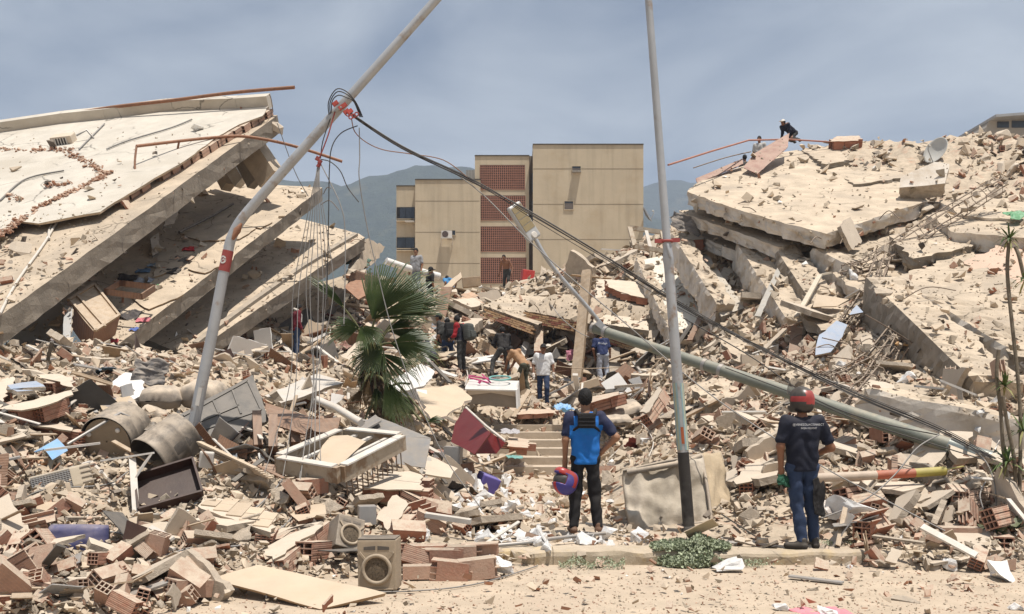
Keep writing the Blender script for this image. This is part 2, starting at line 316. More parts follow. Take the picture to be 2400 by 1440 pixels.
# hills far behind
def ridge(name, prof, Y, seed, col, depth=420, x0=-1500, x1=1500):
    nx, ny = 260, 22; vs = []
    pr = sorted(prof)
    def top(px):
        for (a, za), (b, zb) in zip(pr, pr[1:]):
            if a <= px <= b: t = (px - a) / (b - a); t = t * t * (3 - 2 * t); return za + (zb - za) * t
        return pr[0][1] if px < pr[0][0] else pr[-1][1]
    for j in range(ny):
        t = j / (ny - 1); yy = Y - depth * (1 - t)
        for i in range(nx):
            X = x0 + (x1 - x0) * i / (nx - 1); h = (HOR - top(1200 + X / Y * FPX)) / FPX * Y + CAMZ
            n = smooth_noise((X, yy), .006, seed) * .16 + smooth_noise((X, yy), .02, seed) * .07
            z = h * (t ** .8) * (1 + n * (1 - t) * 1.4) + (smooth_noise((X, yy), .05, seed) * 5 + smooth_noise((X, yy), .14, seed) * 3.0) * min(1, t * 4)
            vs.append((X, yy, z - 6 * (j == 0)))
    fs = [(j * nx + i, j * nx + i + 1, (j + 1) * nx + i + 1, (j + 1) * nx + i) for j in range(ny - 1) for i in range(nx - 1)]
    # far side
    b = len(vs); vs += [(x0 + (x1 - x0) * i / (nx - 1), Y + 250, -6) for i in range(nx)]
    fs += [((ny - 1) * nx + i, (ny - 1) * nx + i + 1, b + i + 1, b + i) for i in range(nx - 1)]
    mb = MB(); mb.add(vs, fs, 0, True)
    return tag(mb.build(name, col), kind='structure')
m_hill = mat('forested_slope', (0.052, 0.068, 0.042), .95, col2=(0.022, 0.034, 0.022), scale=.045, bump=1.0, bscale=.11, coords='world', patch=((0.13, .12, .065), .012, .60, .72), objvar=0)
m_hill.node_tree.nodes['Bump'].inputs['Distance'].default_value = 6.0
ridge('hills', [(-400, 400), (300, 430), (560, 428), (660, 420), (720, 428), (790, 432), (880, 412), (985, 386), (1060, 393), (1130, 400), (1250, 430), (1400, 470), (1480, 500), (1560, 520), (1800, 540), (2400, 520), (2900, 500)], 1250, 3.0, m_hill)
ridge('mountain', [(-400, 560), (900, 520), (1300, 470), (1450, 446), (1500, 437), (1545, 428), (1600, 422), (1640, 430), (1750, 420), (2000, 440), (2400, 430), (2900, 450)], 1750, 11.0, m_hill, 480, -2200, 2200)

# haze between here and the hills
hz = MB(); hz.box((0, 950, 215), (4600, 2500, 438)); haze = hz.build('haze', [])
m_haze = bpy.data.materials.new('haze_air'); m_haze.use_nodes = True; hn = m_haze.node_tree; hn.nodes.remove(hn.nodes['Principled BSDF'])
pv = hn.nodes.new('ShaderNodeVolumePrincipled'); pv.inputs['Color'].default_value = (0.70, 0.80, 1.0, 1); pv.inputs['Density'].default_value = 0.00042; pv.inputs['Anisotropy'].default_value = 0.1
hn.links.new(pv.outputs[0], hn.nodes['Material Output'].inputs['Volume']); haze.data.materials.append(m_haze)
tag(haze, 'pale blue haze lying over the valley', None, kind='stuff')

# ---------------------------------------------------------------- broken concrete slabs
def frame(pts):
    three = [P(*p) for p in pts if len(p) == 3][:3]
    n = (three[1] - three[0]).cross(three[2] - three[0]).normalized()
    cp = Vector((0, 0, CAMZ))
    if n.dot(cp - three[0]) < 0: n = -n
    def on(px, py):
        r = ray(px, py); t = n.dot(three[0] - cp) / n.dot(r); return cp + r * t
    return three[0], n, on
def outline(pts, jag, step, rnd, closed=True):
    out = []; k = len(pts)
    for i in range(k):
        a, b = pts[i], pts[(i + 1) % k]; d = b - a; n = max(1, int(d.length / step)); perp = Vector((-d.y, d.x)).normalized()
        for j in range(n):
            p = a + d * (j / n)
            amp = jag * (rnd.uniform(-1, .6) if j else rnd.uniform(-.4, .2))
            out.append(p + perp * amp + d.normalized() * (rnd.uniform(-.25, .25) * step if j else 0))
    return out
def slab(name, pts, thick, mats, jag=.06, step=.18, parent=None, layers=3, under=.02, seed=1, solid=True, rough=.05, flip=False):
    """Concrete plate: outline read in the picture, lying on a plane in space, with real thickness and a broken rim."""
    rnd = random.Random(seed); o3, n, on = frame(pts)
    if flip: n = -n
    w = [P(*p) if len(p) == 3 and i < 3 else on(p[0], p[1]) for i, p in enumerate(pts)]
    w = [on(p[0], p[1]) for p in pts]
    u = (w[1] - w[0]).normalized(); v = n.cross(u).normalized(); c = sum(w, Vector()) / len(w)
    q = [Vector(((p - c).dot(u), (p - c).dot(v))) for p in w]
    if sum(a.x * b.y - a.y * b.x for a, b in zip(q, q[1:] + q[:1])) < 0: q.reverse()
    ol = outline(q, jag, step, rnd); k = len(ol); rings = []
    for L_ in range(layers + 1):
        t = L_ / layers
        ring = []
        for i, p in enumerate(ol):
            j = rnd.uniform(-rough, rough * .6) if 0 < L_ else 0
            nx_ = (ol[(i + 1) % k] - ol[i - 1]); out = Vector((nx_.y, -nx_.x)).normalized()
            ring.append(Vector((p.x + out.x * (j - under * t), p.y + out.y * (j - under * t), -thick * t + (rnd.uniform(-.3, .3) * thick / layers * (0 < L_ < layers)))))
        rings.append(ring)
    vs = [p for r_ in rings for p in r_]
    tri = tessellate_polygon([[Vector((p.x, p.y, 0)) for p in ol]])
    def ccw(t):
        a, b, c_ = (ol[i] for i in t); return t if (b - a).x * (c_ - a).y - (b - a).y * (c_ - a).x > 0 else t[::-1]
    tri = [ccw(tuple(t)) for t in tri]
    mb = MB(); fs_top = tri; fs_bot = [tuple(i + layers * k for i in t[::-1]) for t in tri]
    mb.add(vs, fs_top, 0); b0 = 0
    for L_ in range(layers):
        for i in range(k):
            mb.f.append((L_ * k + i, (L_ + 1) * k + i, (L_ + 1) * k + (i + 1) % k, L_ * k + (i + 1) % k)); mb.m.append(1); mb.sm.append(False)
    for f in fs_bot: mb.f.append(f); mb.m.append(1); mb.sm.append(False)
    ob = mb.build(name, mats, parent)
    M = Matrix((u, v, n)).transposed().to_4x4(); M.translation = c
    ob.matrix_world = M if parent is None else parent.matrix_world.inverted() @ M
    if parent is not None: ob.matrix_parent_inverse.identity(); ob.matrix_basis = (Matrix.Translation(parent.location) @ parent.rotation_euler.to_matrix().to_4x4()).inverted() @ M
    if solid: SOLID.append(([M @ Vector(x_) for x_ in vs], list(mb.f)))
    ob['_n'] = 0; del ob['_n']
    return ob, M, ol
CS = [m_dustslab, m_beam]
CW = [m_dustslab, m_white]
# ---- collapsed block on the one side: floors that slid into each other, sloping down to the street
lb = empty('collapsed_block', P(300, 860, 19)); tag(lb, 'pancaked apartment block with three long floor slabs sloping down to the street', 'collapsed building')
def sub(name, pts, th, mats, **k): return slab(name, pts, th, mats, parent=lb, **k)
A1, B1, C1_ = (0, 741, 19), (650, 270, 30), (0, 300, 32.4)
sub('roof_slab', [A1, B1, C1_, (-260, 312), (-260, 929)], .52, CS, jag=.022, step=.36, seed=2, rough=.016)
# raised screed on hollow blocks on the roof
_, nS1, onS1 = frame([A1, B1, C1_])
up = nS1 * .24
def onroof(px, py, h=.24):
    cp = Vector((0, 0, CAMZ)); r = ray(px, py); p0 = P(*A1) + nS1 * h; return cp + r * (nS1.dot(p0 - cp) / nS1.dot(r))
def topx(v): return (1200 + v.x / v.y * FPX, HOR - (v.z - CAMZ) / v.y * FPX, v.y)
scr = [(615, 272), (560, 292), (510, 320), (431, 378), (350, 425), (268, 474), (235, 497), (170, 508), (90, 524), (45, 519), (30, 528), (-30, 560), (-260, 640), (-260, 296), (0, 284), (150, 272), (380, 250), (632, 244)]
scr3 = [topx(onroof(*p)) for p in scr]
sub('roof_screed', scr3, .06, [m_roof, m_dustslab], jag=.025, step=.25, seed=4, rough=.02, layers=2)
# the row of hollow blocks showing under the screed edge
def brick_mesh(name, L=.40, H=.20, W=.20, nh=3, nw=2, rnd=None, brk=0.0, mats=None, t=.014):
    """hollow clay block: thin walls round through-going cells, cells run along X; a broken end where brk > 0."""
    mb = MB(); rnd = rnd or random.Random(1)
    def end(s):
        return s * L / 2 - (s * rnd.uniform(0, brk) * L if rnd.random() < .8 else 0)
    for i in range(nh + 1):
        z = -H / 2 + t / 2 + (H - t) * i / nh
        if brk > .3 and i in (nh,) and rnd.random() < .6: continue
        a, b = end(-1) if brk and rnd.random() < .3 else -L / 2, end(1) if brk else L / 2
        mb.box(((a + b) / 2, 0, z), (b - a, W, t))
    for i in range(nw + 1):
        y = -W / 2 + t / 2 + (W - t) * i / nw
        a, b = -L / 2 + .002, (end(1) if brk else L / 2) - .002
        if i in (0, nw): mb.box(((a + b) / 2, y, 0), (b - a, t, H - .003))
        else: mb.box(((a + b) / 2, y, 0), (b - a, t * .8, H - t))
    return mb.mesh(name, mats or m_brick)
def rot_from(u, v, n): return Matrix((u, v, n)).transposed().to_4x4()
uS1 = (P(*B1) - P(*A1)).normalized(); vS1 = nS1.cross(uS1)
blk = brick_mesh('roof_block', .40, .20, .22, 2, 2, mats=m_brickdust)
rb = random.Random(5)
e0, e1 = onroof(285, 476, .10), onroof(645, 262, .10)
nb = int((e1 - e0).length / .425)
for i in range(nb):
    if rb.random() < .1: continue
    p = e0 + (e1 - e0) * ((i + .5) / nb) + vS1 * 0.0
    o = link('block', blk, None); o.parent = lb
    sgn = 1 if vS1.x < 0 else -1
    M = rot_from(uS1, vS1, nS1); M.translation = p + vS1 * (.16 * sgn + rb.uniform(-.02, .03))
    o.matrix_basis = Matrix.Translation(lb.location).inverted() @ M
# roof parapet
pp = [onroof(x_, y_, .34) for x_, y_ in ((632, 238), (560, 243), (470, 246), (385, 250), (250, 268), (150, 278), (0, 300), (-200, 318))]
mb = MB()
for a, b in zip(pp, pp[1:]): mb.beam(a, b + (b - a) * .01, .34, .40, 0, up=nS1)
mb.build('parapet', m_roof, lb).matrix_parent_inverse = Matrix.Translation(-lb.location)
# second and third floors
A2, B2, C2 = (277, 808, 21.6), (755, 440, 32), (545, 428, 32.6)
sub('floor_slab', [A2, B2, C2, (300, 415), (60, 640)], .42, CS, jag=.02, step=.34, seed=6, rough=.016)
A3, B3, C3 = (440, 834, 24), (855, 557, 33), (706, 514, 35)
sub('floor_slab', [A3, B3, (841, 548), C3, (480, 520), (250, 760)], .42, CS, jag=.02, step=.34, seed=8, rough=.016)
A4, B4, C4 = (668, 858, 30.5), (835, 640, 35), (640, 690, 35)
sub('floor_slab', [A4, B4, C4, (560, 800)], .40, CS, jag=.04, step=.3, seed=9, rough=.03)
sub('floor_slab', [(858, 560, 34), (902, 578, 36), (880, 615, 34.5), (830, 640)], .3, CS, jag=.06, step=.2, seed=10)
# lip along the third floor's edge, broken columns and inner walls
def wpart(name, mb, mats, par): o = mb.build(name, mats, par); o.matrix_parent_inverse = Matrix.Translation(-par.location); return o
def onplane(pl, px, py, h=0.0):
    o3, n, on = frame(pl); p0 = o3 + n * h; cp = Vector((0, 0, CAMZ)); r = ray(px, py); return cp + r * (n.dot(p0 - cp) / n.dot(r))
for pl, lst in (([A3, B3, C3], ((470, 812), (600, 716), (720, 632), (846, 556))),):
    q = [onplane(pl, x_ - 12, y_ - 6, .05) for x_, y_ in lst]
    mb = MB()
    for a, b in zip(q, q[1:]): mb.beam(a, b, .16, .10, 0, up=frame(pl)[1])
    wpart('edge_lip', mb, m_beam, lb)
mb = MB(); mb.beam(P(578, 330, 30.5), P(640, 424, 30), .55, .7); wpart('leaning_column', mb, m_dustslab, lb)
mb = MB(); mb.beam(P(556, 345, 30.8), P(600, 430, 30.4), .30, .5); wpart('leaning_column', mb, m_beam, lb)
mb = MB(); mb.beam(P(530, 370, 31.3), P(566, 430, 31), .28, .4); wpart('leaning_column', mb, m_white, lb)
mb = MB(); mb.beam(P(505, 380, 31.6), P(535, 440, 31.2), .35, .3); wpart('leaning_column', mb, m_dustslab, lb)
mb = MB(); mb.beam(P(430, 400, 31.8), P(470, 470, 31.4), .25, .6); wpart('leaning_column', mb, m_wood, lb)
m_inwall = mat('inner_wall_paint', (0.42, 0.43, 0.43), .8, var=.15, scale=2, bump=.15, dust=.3)
slab('inner_wall', [(120, 700, 23.2), (152, 720, 22.8), (150, 850, 21), (60, 860), (0, 760), (40, 690)], .15, [m_inwall, m_beam], parent=lb, seed=11, jag=.03)
slab('inner_wall', [(150, 715, 21.4), (170, 720, 21.2), (158, 860, 19.2), (146, 850)], .06, [m_inwall, m_beam], parent=lb, seed=12, jag=.01)
slab('inner_wall', [(352, 560, 27), (372, 545, 27.5), (374, 590, 26.6), (358, 600)], .12, [m_white, m_beam], parent=lb, seed=13, jag=.02)
slab('inner_wall', [(398, 500, 28), (420, 490, 28.6), (408, 525, 27.6), (382, 530)], .12, [m_white, m_beam], parent=lb, seed=14, jag=.03)

# ---- collapsed block on the other side
rbk = empty('collapsed_block', P(1900, 800, 24)); tag(rbk, 'heap of tilted tan floor slabs crowned by one big plate, right of the tall post', 'collapsed building')
def rs(name, pts, th, mats, **k): return slab(name, pts, th, mats, parent=rbk, **k)
RN, RL, RR = (1936, 548, 26), (1610, 449, 31), (2173, 470, 29)
rs('roof_slab', [RN, RR, RL, (1640, 428), (1745, 388), (1790, 360), (1868, 345), (1960, 372), (2010, 405), (2110, 432)][:3] and [RN, (2060, 508), RR, (2110, 432), (2010, 405), (1960, 372), (1868, 345), (1790, 360), (1745, 388), (1640, 428), RL, (1713, 484), (1830, 520)] if False else
   [(1936, 548, 26), (2173, 470, 29), (2120, 430), (2010, 405), (1960, 375), (1868, 352), (1790, 362), (1745, 388), (1640, 426), (1610, 449, 31), (1713, 486), (1828, 520)], .42, CW, jag=.06, step=.22, seed=21, rough=.08, layers=4)
def shift(pts, dx, dy, dY): return [(p[0] + dx, p[1] + dy) + ((p[2] + dY,) if len(p) == 3 else ()) for p in pts]
rs('floor_slab', [(1826, 580, 27.4), (1590, 494, 31.8), (1900, 480, 32.4), (2000, 530)], .34, CW, jag=.07, step=.22, seed=22, rough=.08, layers=4)
rs('floor_slab', [(1775, 612, 28.6), (1612, 540, 32.2), (1800, 535, 33.4), (1900, 575)], .34, CW, jag=.08, step=.25, seed=23, rough=.08, layers=4)
# slanting lower floors: long thick plates falling towards the open middle
def plank3(name, a, b, w, h, mats, seed, n=12, rough=.10, par=None, up=(0, 0, 1), solid=True):
    """thick broken beam from a to b with an uneven surface"""
    rnd = random.Random(seed); a, b = Vector(a), Vector(b); d = (b - a); dn = d.normalized(); x_ = dn.cross(Vector(up)).normalized(); y_ = x_.cross(dn)
    per = 6; n = max(n, int(d.length / .16)); ring = []
    for (x0, y0), (x1, y1) in (((-.5, -.5), (.5, -.5)), ((.5, -.5), (.5, .5)), ((.5, .5), (-.5, .5)), ((-.5, .5), (-.5, -.5))):
        ring += [(x0 + (x1 - x0) * t / per, y0 + (y1 - y0) * t / per) for t in range(per)]
    q = len(ring); vs = []; sv = Vector((seed * 1.7, seed * .3, 0))
    for i in range(n + 1):
        e = 1.0 if 0 < i < n else .9
        for k_, (rx, ry) in enumerate(ring):
            base = a + d * (i / n) + x_ * rx * w * e + y_ * ry * h * e; out = (x_ * rx + y_ * ry).normalized()
            f1 = mnoise.noise(base * 1.3 + sv); f2 = mnoise.noise(base * 4.2 + sv); f3 = mnoise.noise(base * 9 + sv)
            corner = 1.0 if k_ % per == 0 else .35
            vs.append(base + out * rough * (f1 * .8 + f2 * .8 + f3 * .5 - corner * max(0, f2) * 1.6 - corner * .25) + dn * rough * f3 * (1 if 0 < i < n else 3))
    mb = MB(); fs = [(i * q + k_, i * q + (k_ + 1) % q, (i + 1) * q + (k_ + 1) % q, (i + 1) * q + k_) for i in range(n) for k_ in range(q)]
    mb.add(vs, fs + [tuple(range(q))[::-1], tuple(n * q + k_ for k_ in range(q))], 0)
    for f_i in range(len(fs)): mb.m[f_i] = 0 if 2 * per <= (f_i % q) < 3 * per else 1
    o = mb.build(name, mats, par)
    if par is not None: o.matrix_parent_inverse = Matrix.Translation(-par.location)
    if solid: SOLID.append(([Vector(v_) for v_ in mb.v], list(mb.f)))
    return o
def rbeam(a, b, w, h, mats, seed, **k): return plank3('tilted_floor', P(*a), P(*b), w, h, mats, seed, par=rbk, **k)
rbeam((1588, 575, 32), (1695, 745, 26.6), .55, .9, [m_dustslab, m_white], 31)
rs('tilted_floor', [(1612, 590, 32), (1656, 596, 31.4), (1745, 722, 26.6), (1690, 742)], .25, [mat('bluish_slab', (0.44, .42, .37), .9, var=.2, scale=2, bump=.3, bscale=15, coords='world', dust=.6, objvar=0), m_beam], jag=.04, seed=32)
rbeam((1748, 595, 30), (1878, 790, 24), .8, .9, [m_dustslab, m_white], 33)
rbeam((1828, 600, 28.5), (1925, 745, 24.6), .75, 1.0, [m_dustslab, m_beam], 34)
rs('tilted_floor', [(1800, 640, 29), (1850, 640, 28.5), (1935, 765, 24), (1880, 780)], .2, CS, jag=.05, seed=35)
rbeam((1925, 618, 27), (2010, 660, 25.4), .8, .9, [m_dustslab, m_white], 36)
rs('tilted_floor', [(1940, 590, 26.8), (2130, 545, 28), (2180, 600, 26), (2000, 640)], .3, CS, jag=.08, seed=37)
rs('tilted_floor', [(2000, 660, 25), (2100, 620, 26), (2190, 690, 23), (2090, 705), (2050, 690)], .4, CW, jag=.10, seed=38, layers=4)
rs('tilted_floor', [(2080, 655, 23.5), (2260, 600, 25), (2440, 690, 21), (2440, 860), (2330, 800), (2220, 742), (2130, 715)], .55, CS, jag=.12, seed=39, layers=5, rough=.10)
m_pinkslab = mat('pinkish_render', (0.56, .40, .30), .95, var=.12, scale=1.5, bump=.4, bscale=16, coords='world', objvar=0)
rs('tilted_floor', [(2262, 612, 24.2), (2380, 560, 25.4), (2440, 560), (2440, 745, 20.6), (2330, 715), (2280, 690), (2290, 650)], .16, [m_pinkslab, m_dustslab], jag=.10, seed=40, rough=.05)
rbeam((2066, 700, 22.5), (2330, 960, 16.6), .9, 1.1, [m_dustslab, m_beam], 41, n=12)
rbeam((2200, 740, 21), (2450, 900, 17.5), 1.0, 1.0, [m_dustslab, m_white], 42, n=12, rough=.14)
rbeam((2040, 955, 14.8), (2470, 1050, 13.4), .75, .62, [m_dustslab, m_white], 43, n=12, rough=.08)
rs('roof_slab', [(2108, 440, 29), (2215, 430, 28.6), (2225, 385, 29), (2190, 380), (2112, 415)], .5, [m_white, m_conc], jag=.02, seed=44)
rs('tilted_floor', [(2200, 470, 29), (2330, 440, 30), (2440, 470, 28), (2440, 520), (2260, 505)], .4, CW, jag=.10, seed=45, layers=4)
rs('tilted_floor', [(2160, 350, 36), (2440, 330, 36), (2440, 385, 32), (2260, 378), (2215, 365)], .3, CS, jag=.08, seed=46)
rs('tilted_floor', [(1880, 352, 36.5), (1960, 345, 37), (1990, 375, 34), (1935, 385)], .2, CS, jag=.10, seed=47)
rs('tilted_floor', [(1975, 405, 33), (2090, 385, 34), (2120, 415, 31.5), (2040, 428), (2000, 432)], .25, CS, jag=.10, seed=48)
m_redsheet = mat('red_roof_sheet', (0.30, .14, .11), .7, var=.2, scale=3, bump=.15, dust=.45)
slab('roof_sheet', [(1742, 393, 33), (1768, 360, 34), (1850, 312, 35.5), (1846, 345), (1775, 408)], .04, [m_redsheet, m_redsheet], jag=.01, seed=49, parent=rbk)
slab('roof_sheet', [(1632, 418, 32.6), (1740, 372, 34), (1742, 384, 33.6), (1635, 430)], .05, [m_redsheet, m_redsheet], jag=.01, seed=50, parent=rbk)
for i, (pts, th, mm) in enumerate((
  ([(2170, 505, 28), (2335, 462, 29.5), (2430, 500, 27), (2430, 560), (2240, 545)], .45, CW), ([(2085, 552, 26.6), (2250, 525, 27.6), (2310, 570, 25.6), (2140, 606)], .3, CS),
  ([(1950, 640, 25.6), (2090, 610, 26), (2080, 660, 24.4), (2010, 680)], .35, CW), ([(2250, 395, 32.6), (2400, 375, 33.4), (2440, 420, 31), (2300, 432)], .28, CS), ([(2060, 345, 37), (2170, 335, 37.4), (2190, 362, 35.6), (2090, 372)], .22, CS),
  ([(2180, 600, 25.4), (2275, 578, 26), (2300, 612, 24.6), (2220, 640)], .25, CS), ([(1870, 725, 23.6), (1945, 700, 24.4), (1990, 745, 22.8), (1925, 775)], .25, CS), ([(2090, 880, 18.4), (2190, 850, 19.2), (2235, 905, 17.4), (2140, 930)], .22, CS),
  ([(1690, 800, 24.6), (1770, 760, 25.8), (1815, 815, 23.8), (1735, 850)], .2, CS), ([(1620, 905, 21.6), (1700, 880, 22.2), (1735, 925, 20.6), (1650, 950)], .2, CS), ([(1840, 880, 19.6), (1905, 855, 20.2), (1925, 900, 18.8), (1865, 925)], .16, CS))):
    rs('tilted_floor', pts, th, mm, jag=.10, seed=80 + i, layers=3, rough=.06)
# panels of the middle: sloping plates above the dark hole
mid = empty('collapsed_roof', P(1400, 800, 32)); tag(mid, 'low collapsed roof with brick-faced edge over a dark hollow behind the steps', 'collapsed roof')
def ms(name, pts, th, mats, **k): return slab(name, pts, th, mats, parent=mid, **k)
m_brickface = mat('brick_strip_face', (0.42, .22, .11), .9, var=.4, scale=4, bump=.3, dust=.35, coords='world', stripes=None, col2=(0.30, .10, .06), objvar=0)
ms('roof_edge', [(1134, 717, 33.5), (1262, 762, 32), (1330, 700, 37), (1190, 690)], .36, [m_dustslab, m_beam], jag=.05, seed=51)
ms('roof_edge', [(1228, 727, 33), (1362, 752, 32), (1512, 818, 30.5), (1660, 850, 30), (1640, 760, 34), (1430, 700, 38), (1300, 690)], .42, [m_dustslab, m_beam], jag=.05, seed=52)
# brick strip along that edge, brick by brick
bs = MB(); bs.box((0, 0, 0), (.23, .10, .055)); bsm = [bs.mesh('edge_brick', m_) for m_ in (mat('ochre_brick', (.46, .27, .13), .9, var=.3, dust=.3), mat('dark_red_brick', (.28, .09, .055), .9, var=.3, dust=.25), mat('tan_brick', (.50, .34, .19), .9, var=.3, dust=.4))]
def strip(a, b, rows, drop):
    a, b = P(*a), P(*b); d = b - a; n = int(d.length / .245); dn = d.normalized(); yv = Vector((0, 1, 0)); yv = (yv - dn * yv.dot(dn)).normalized(); zv = dn.cross(yv)
    if zv.z < 0: zv = -zv
    for r_ in range(rows):
        for i in range(n):
            o = link('brick', bsm[rb.choice((0, 0, 0, 1, 2, 0, 1))]); o.parent = mid
            M = rot_from(dn, yv, zv); M.translation = a + dn * ((i + .5 + .5 * (r_ % 2)) * .245) - zv * (drop + r_ * .066) - yv * (.03 + rb.uniform(0, .012))
            o.matrix_basis = Matrix.Translation(mid.location).inverted() @ M
strip((1140, 722, 33.4), (1258, 764, 32), 4, .08)
strip((1230, 730, 32.95), (1362, 755, 31.95), 5, .06)
strip((1430, 785, 31.2), (1640, 850, 30), 4, .06)
ms('wall_panel', [(1398, 655, 36), (1500, 660, 35.5), (1520, 775, 30.2), (1392, 756, 30.6)], .22, [m_plaster, m_beam], jag=.03, seed=53)
ms('wall_panel', [(1508, 608, 35), (1556, 600, 35), (1662, 756, 28.5), (1585, 775, 28.5)], .22, [mat('pale_panel', (.66, .60, .50), .9, var=.15, scale=2, bump=.25, coords='world', objvar=0), m_beam], jag=.02, seed=54)
plank3('tilted_floor', P(1500, 618, 35.4), P(1585, 800, 28.2), .45, .6, [m_dustslab, m_white], 55, par=mid)
ms('hollow_back', [(1200, 770, 36), (1680, 790, 35), (1680, 880), (1200, 890)][:2] + [(1680, 900, 35), (1200, 900)], .3, CS, jag=.05, seed=56)

# ---------------------------------------------------------------- block of flats still standing, far behind
m_beige = mat('beige_render', (0.50, 0.415, 0.295), .9, var=.12, scale=.5, bump=.12, bscale=6, coords='world', patch=((0.40, .31, .20), .35, .55, .80), objvar=.02, streak=.28)
m_beigedark = mat('beige_render_joint', (0.22, .175, .12), .9, bump=0, objvar=0)
m_lattice = mat('terracotta_lattice', (0.36, .175, .12), .9, var=.2, scale=2, bump=.1, objvar=0)
m_shadefill = mat('painted_recess_shade', (0.02, .017, .015), .9, bump=0, objvar=0)  # near-black colour stands in for the shade inside openings
m_glassdark = mat('dark_window_glass', (0.03, .035, .045), .12, bump=0, spec=.6, objvar=.2)
m_grime = mat('roof_grime', (0.10, .085, .065), .95, var=.4, scale=1, bump=.2, coords='world', objvar=0)
YB = 86.0
bb = empty('apartment_building', (0, YB, 0)); tag(bb, 'beige apartment block with terracotta lattice screens standing behind the rubble', 'building')
def bx(name, x0, x1, y0, y1, yn, yf, m, par=bb, lip=None):
    a, b = P(x0, y1, yn), P(x1, y0, yn); mb = MB()
    mb.box(((a.x + b.x) / 2, (yn + yf) / 2 - YB, (a.z + b.z) / 2), (b.x - a.x, yf - yn, b.z - a.z))
    return mb.build(name, m, par)
bx('wall', 973, 1126, 421, 940, YB, YB + 14, m_beige)
bx('wall', 929, 973.4, 436, 940, YB + .9, YB + 14.2, m_beige)
bx('stair_tower', 1113, 1240, 365, 940, YB + .35, YB + 13, m_beige)
bx('wall', 1249, 1508, 339, 940, YB - .4, YB + 16, m_beige)
for x0, x1, y, yn in ((972.5, 1126.5, 419.5, YB - .02), (928.5, 974, 434.5, YB + .88), (1112.5, 1241, 363.5, YB + .33), (1248.5, 1508.5, 337, YB - .42)):
    bx('coping', x0, x1, y, y + 2.6, yn - .05, yn + 1.2, m_grime)
for y in (471, 544, 617): bx('joint', 973.5, 1124, y, y + .9, YB - .012, YB + .05, m_beigedark)
for y in (395.5, 478.5, 561, 640): bx('joint', 1250, 1507.5, y, y + .9, YB - .412, YB - .3, m_beigedark)
for (x0, x1, y0, y1) in ((1125, 1230, 387, 443.5), (1125.5, 1231, 458.5, 515), (1126, 1232, 531, 588.5), (1126.5, 1233, 604, 663)):
    fr = bx('lattice_shade_panel', x0, x1, y0, y1, YB + .338, YB + .38, m_shadefill)  # flat dark panel, shade behind the screen holes put into its colour
    a, b = P(x0, y1, YB), P(x1, y0, YB); nc, nr = 23, 14; mb = MB(); w, h = b.x - a.x, b.z - a.z
    for i in range(nc + 1): mb.box((a.x + w * i / nc, .322, (a.z + b.z) / 2), (w / nc * .30, .024, h))
    for j in range(nr + 1): mb.box(((a.x + b.x) / 2, .324, a.z + h * j / nr), (w, .022, h / nr * .30))
    mb.build('lattice_screen', m_lattice, bb)
def window(x0, x1, y0, y1, yn, slats=0):
    w = bx('window', x0, x1, y0, y1, yn - .03, yn + .02, m_glassdark)
    for (a0, a1, b0, b1) in ((x0 - 1.2, x1 + 1.2, y0 - 1.3, y0), (x0 - 1.2, x1 + 1.2, y1, y1 + 1.3), (x0 - 1.2, x0, y0, y1), (x1, x1 + 1.2, y0, y1)):
        bx('frame', a0, a1, b0, b1, yn - .08, yn + .03, m_beige, w)
    if slats: bx('blind', x0 + .3, x1 - .3, y0 + 4 * slats, y1 - .3, yn - .04, yn - .03, mat('window_blind', (.17, .14, .12), .7, bump=0), w)
    return w
window(1341, 1361, 390, 400, YB - .4, 1); window(1323, 1343.5, 472, 491, YB - .4, 1); window(1051, 1067, 540.5, 551, YB, 0)
bx('awning_flap', 1342, 1362, 400.5, 402.5, YB - .95, YB - .4, mat('flap_metal', (.35, .33, .3), .6, metal=.3))
for (y0, y1) in ((486, 517), (557, 586)):
    bx('balcony_shade_panel', 930, 971.5, y0, y1, YB + .84, YB + .92, m_shadefill)  # flat panel coloured dark for the shade inside the balcony
    bx('window_pane', 937 if y0 < 500 else 931, 950, y0 + 1, y1 - 5, YB + .78, YB + .82, m_glassdark); bx('window_pane', 951, 971, y0 + 1, y1 - 5, YB + .76, YB + .80, m_glassdark)
    bx('railing', 929.5, 972, y1 - 4, y1 - 2.5, YB + .55, YB + .6, m_beige); bx('sill', 929, 972.5, y1, y1 + 2, YB + .45, YB + 1, m_beige)
bx('awning_flap', 949, 971, 517.5, 519.5, YB + .2, YB + .9, m_paintwhite)
bx('side_recess', 1239, 1249.5, 366, 940, YB + 1.4, YB + 6, mat('beige_painted_shade', (.30, .23, .16), .9, var=.3, scale=.6, bump=.2, coords='world', objvar=0))  # beige render darkened in colour, the shade of the gap painted in
bx('side_window', 1246.5, 1248.9, 405, 450, YB - .2, YB + 1.0, m_glassdark); bx('side_window', 1246.5, 1248.9, 470, 515, YB - .2, YB + 1.0, m_glassdark)
bx('water_tank_house', 1092, 1113, 399, 424, YB + 4, YB + 7, mat('corrugated_sheet', (.42, .40, .37), .6, metal=.3, stripes=('X', 1.2, .4, .2)))
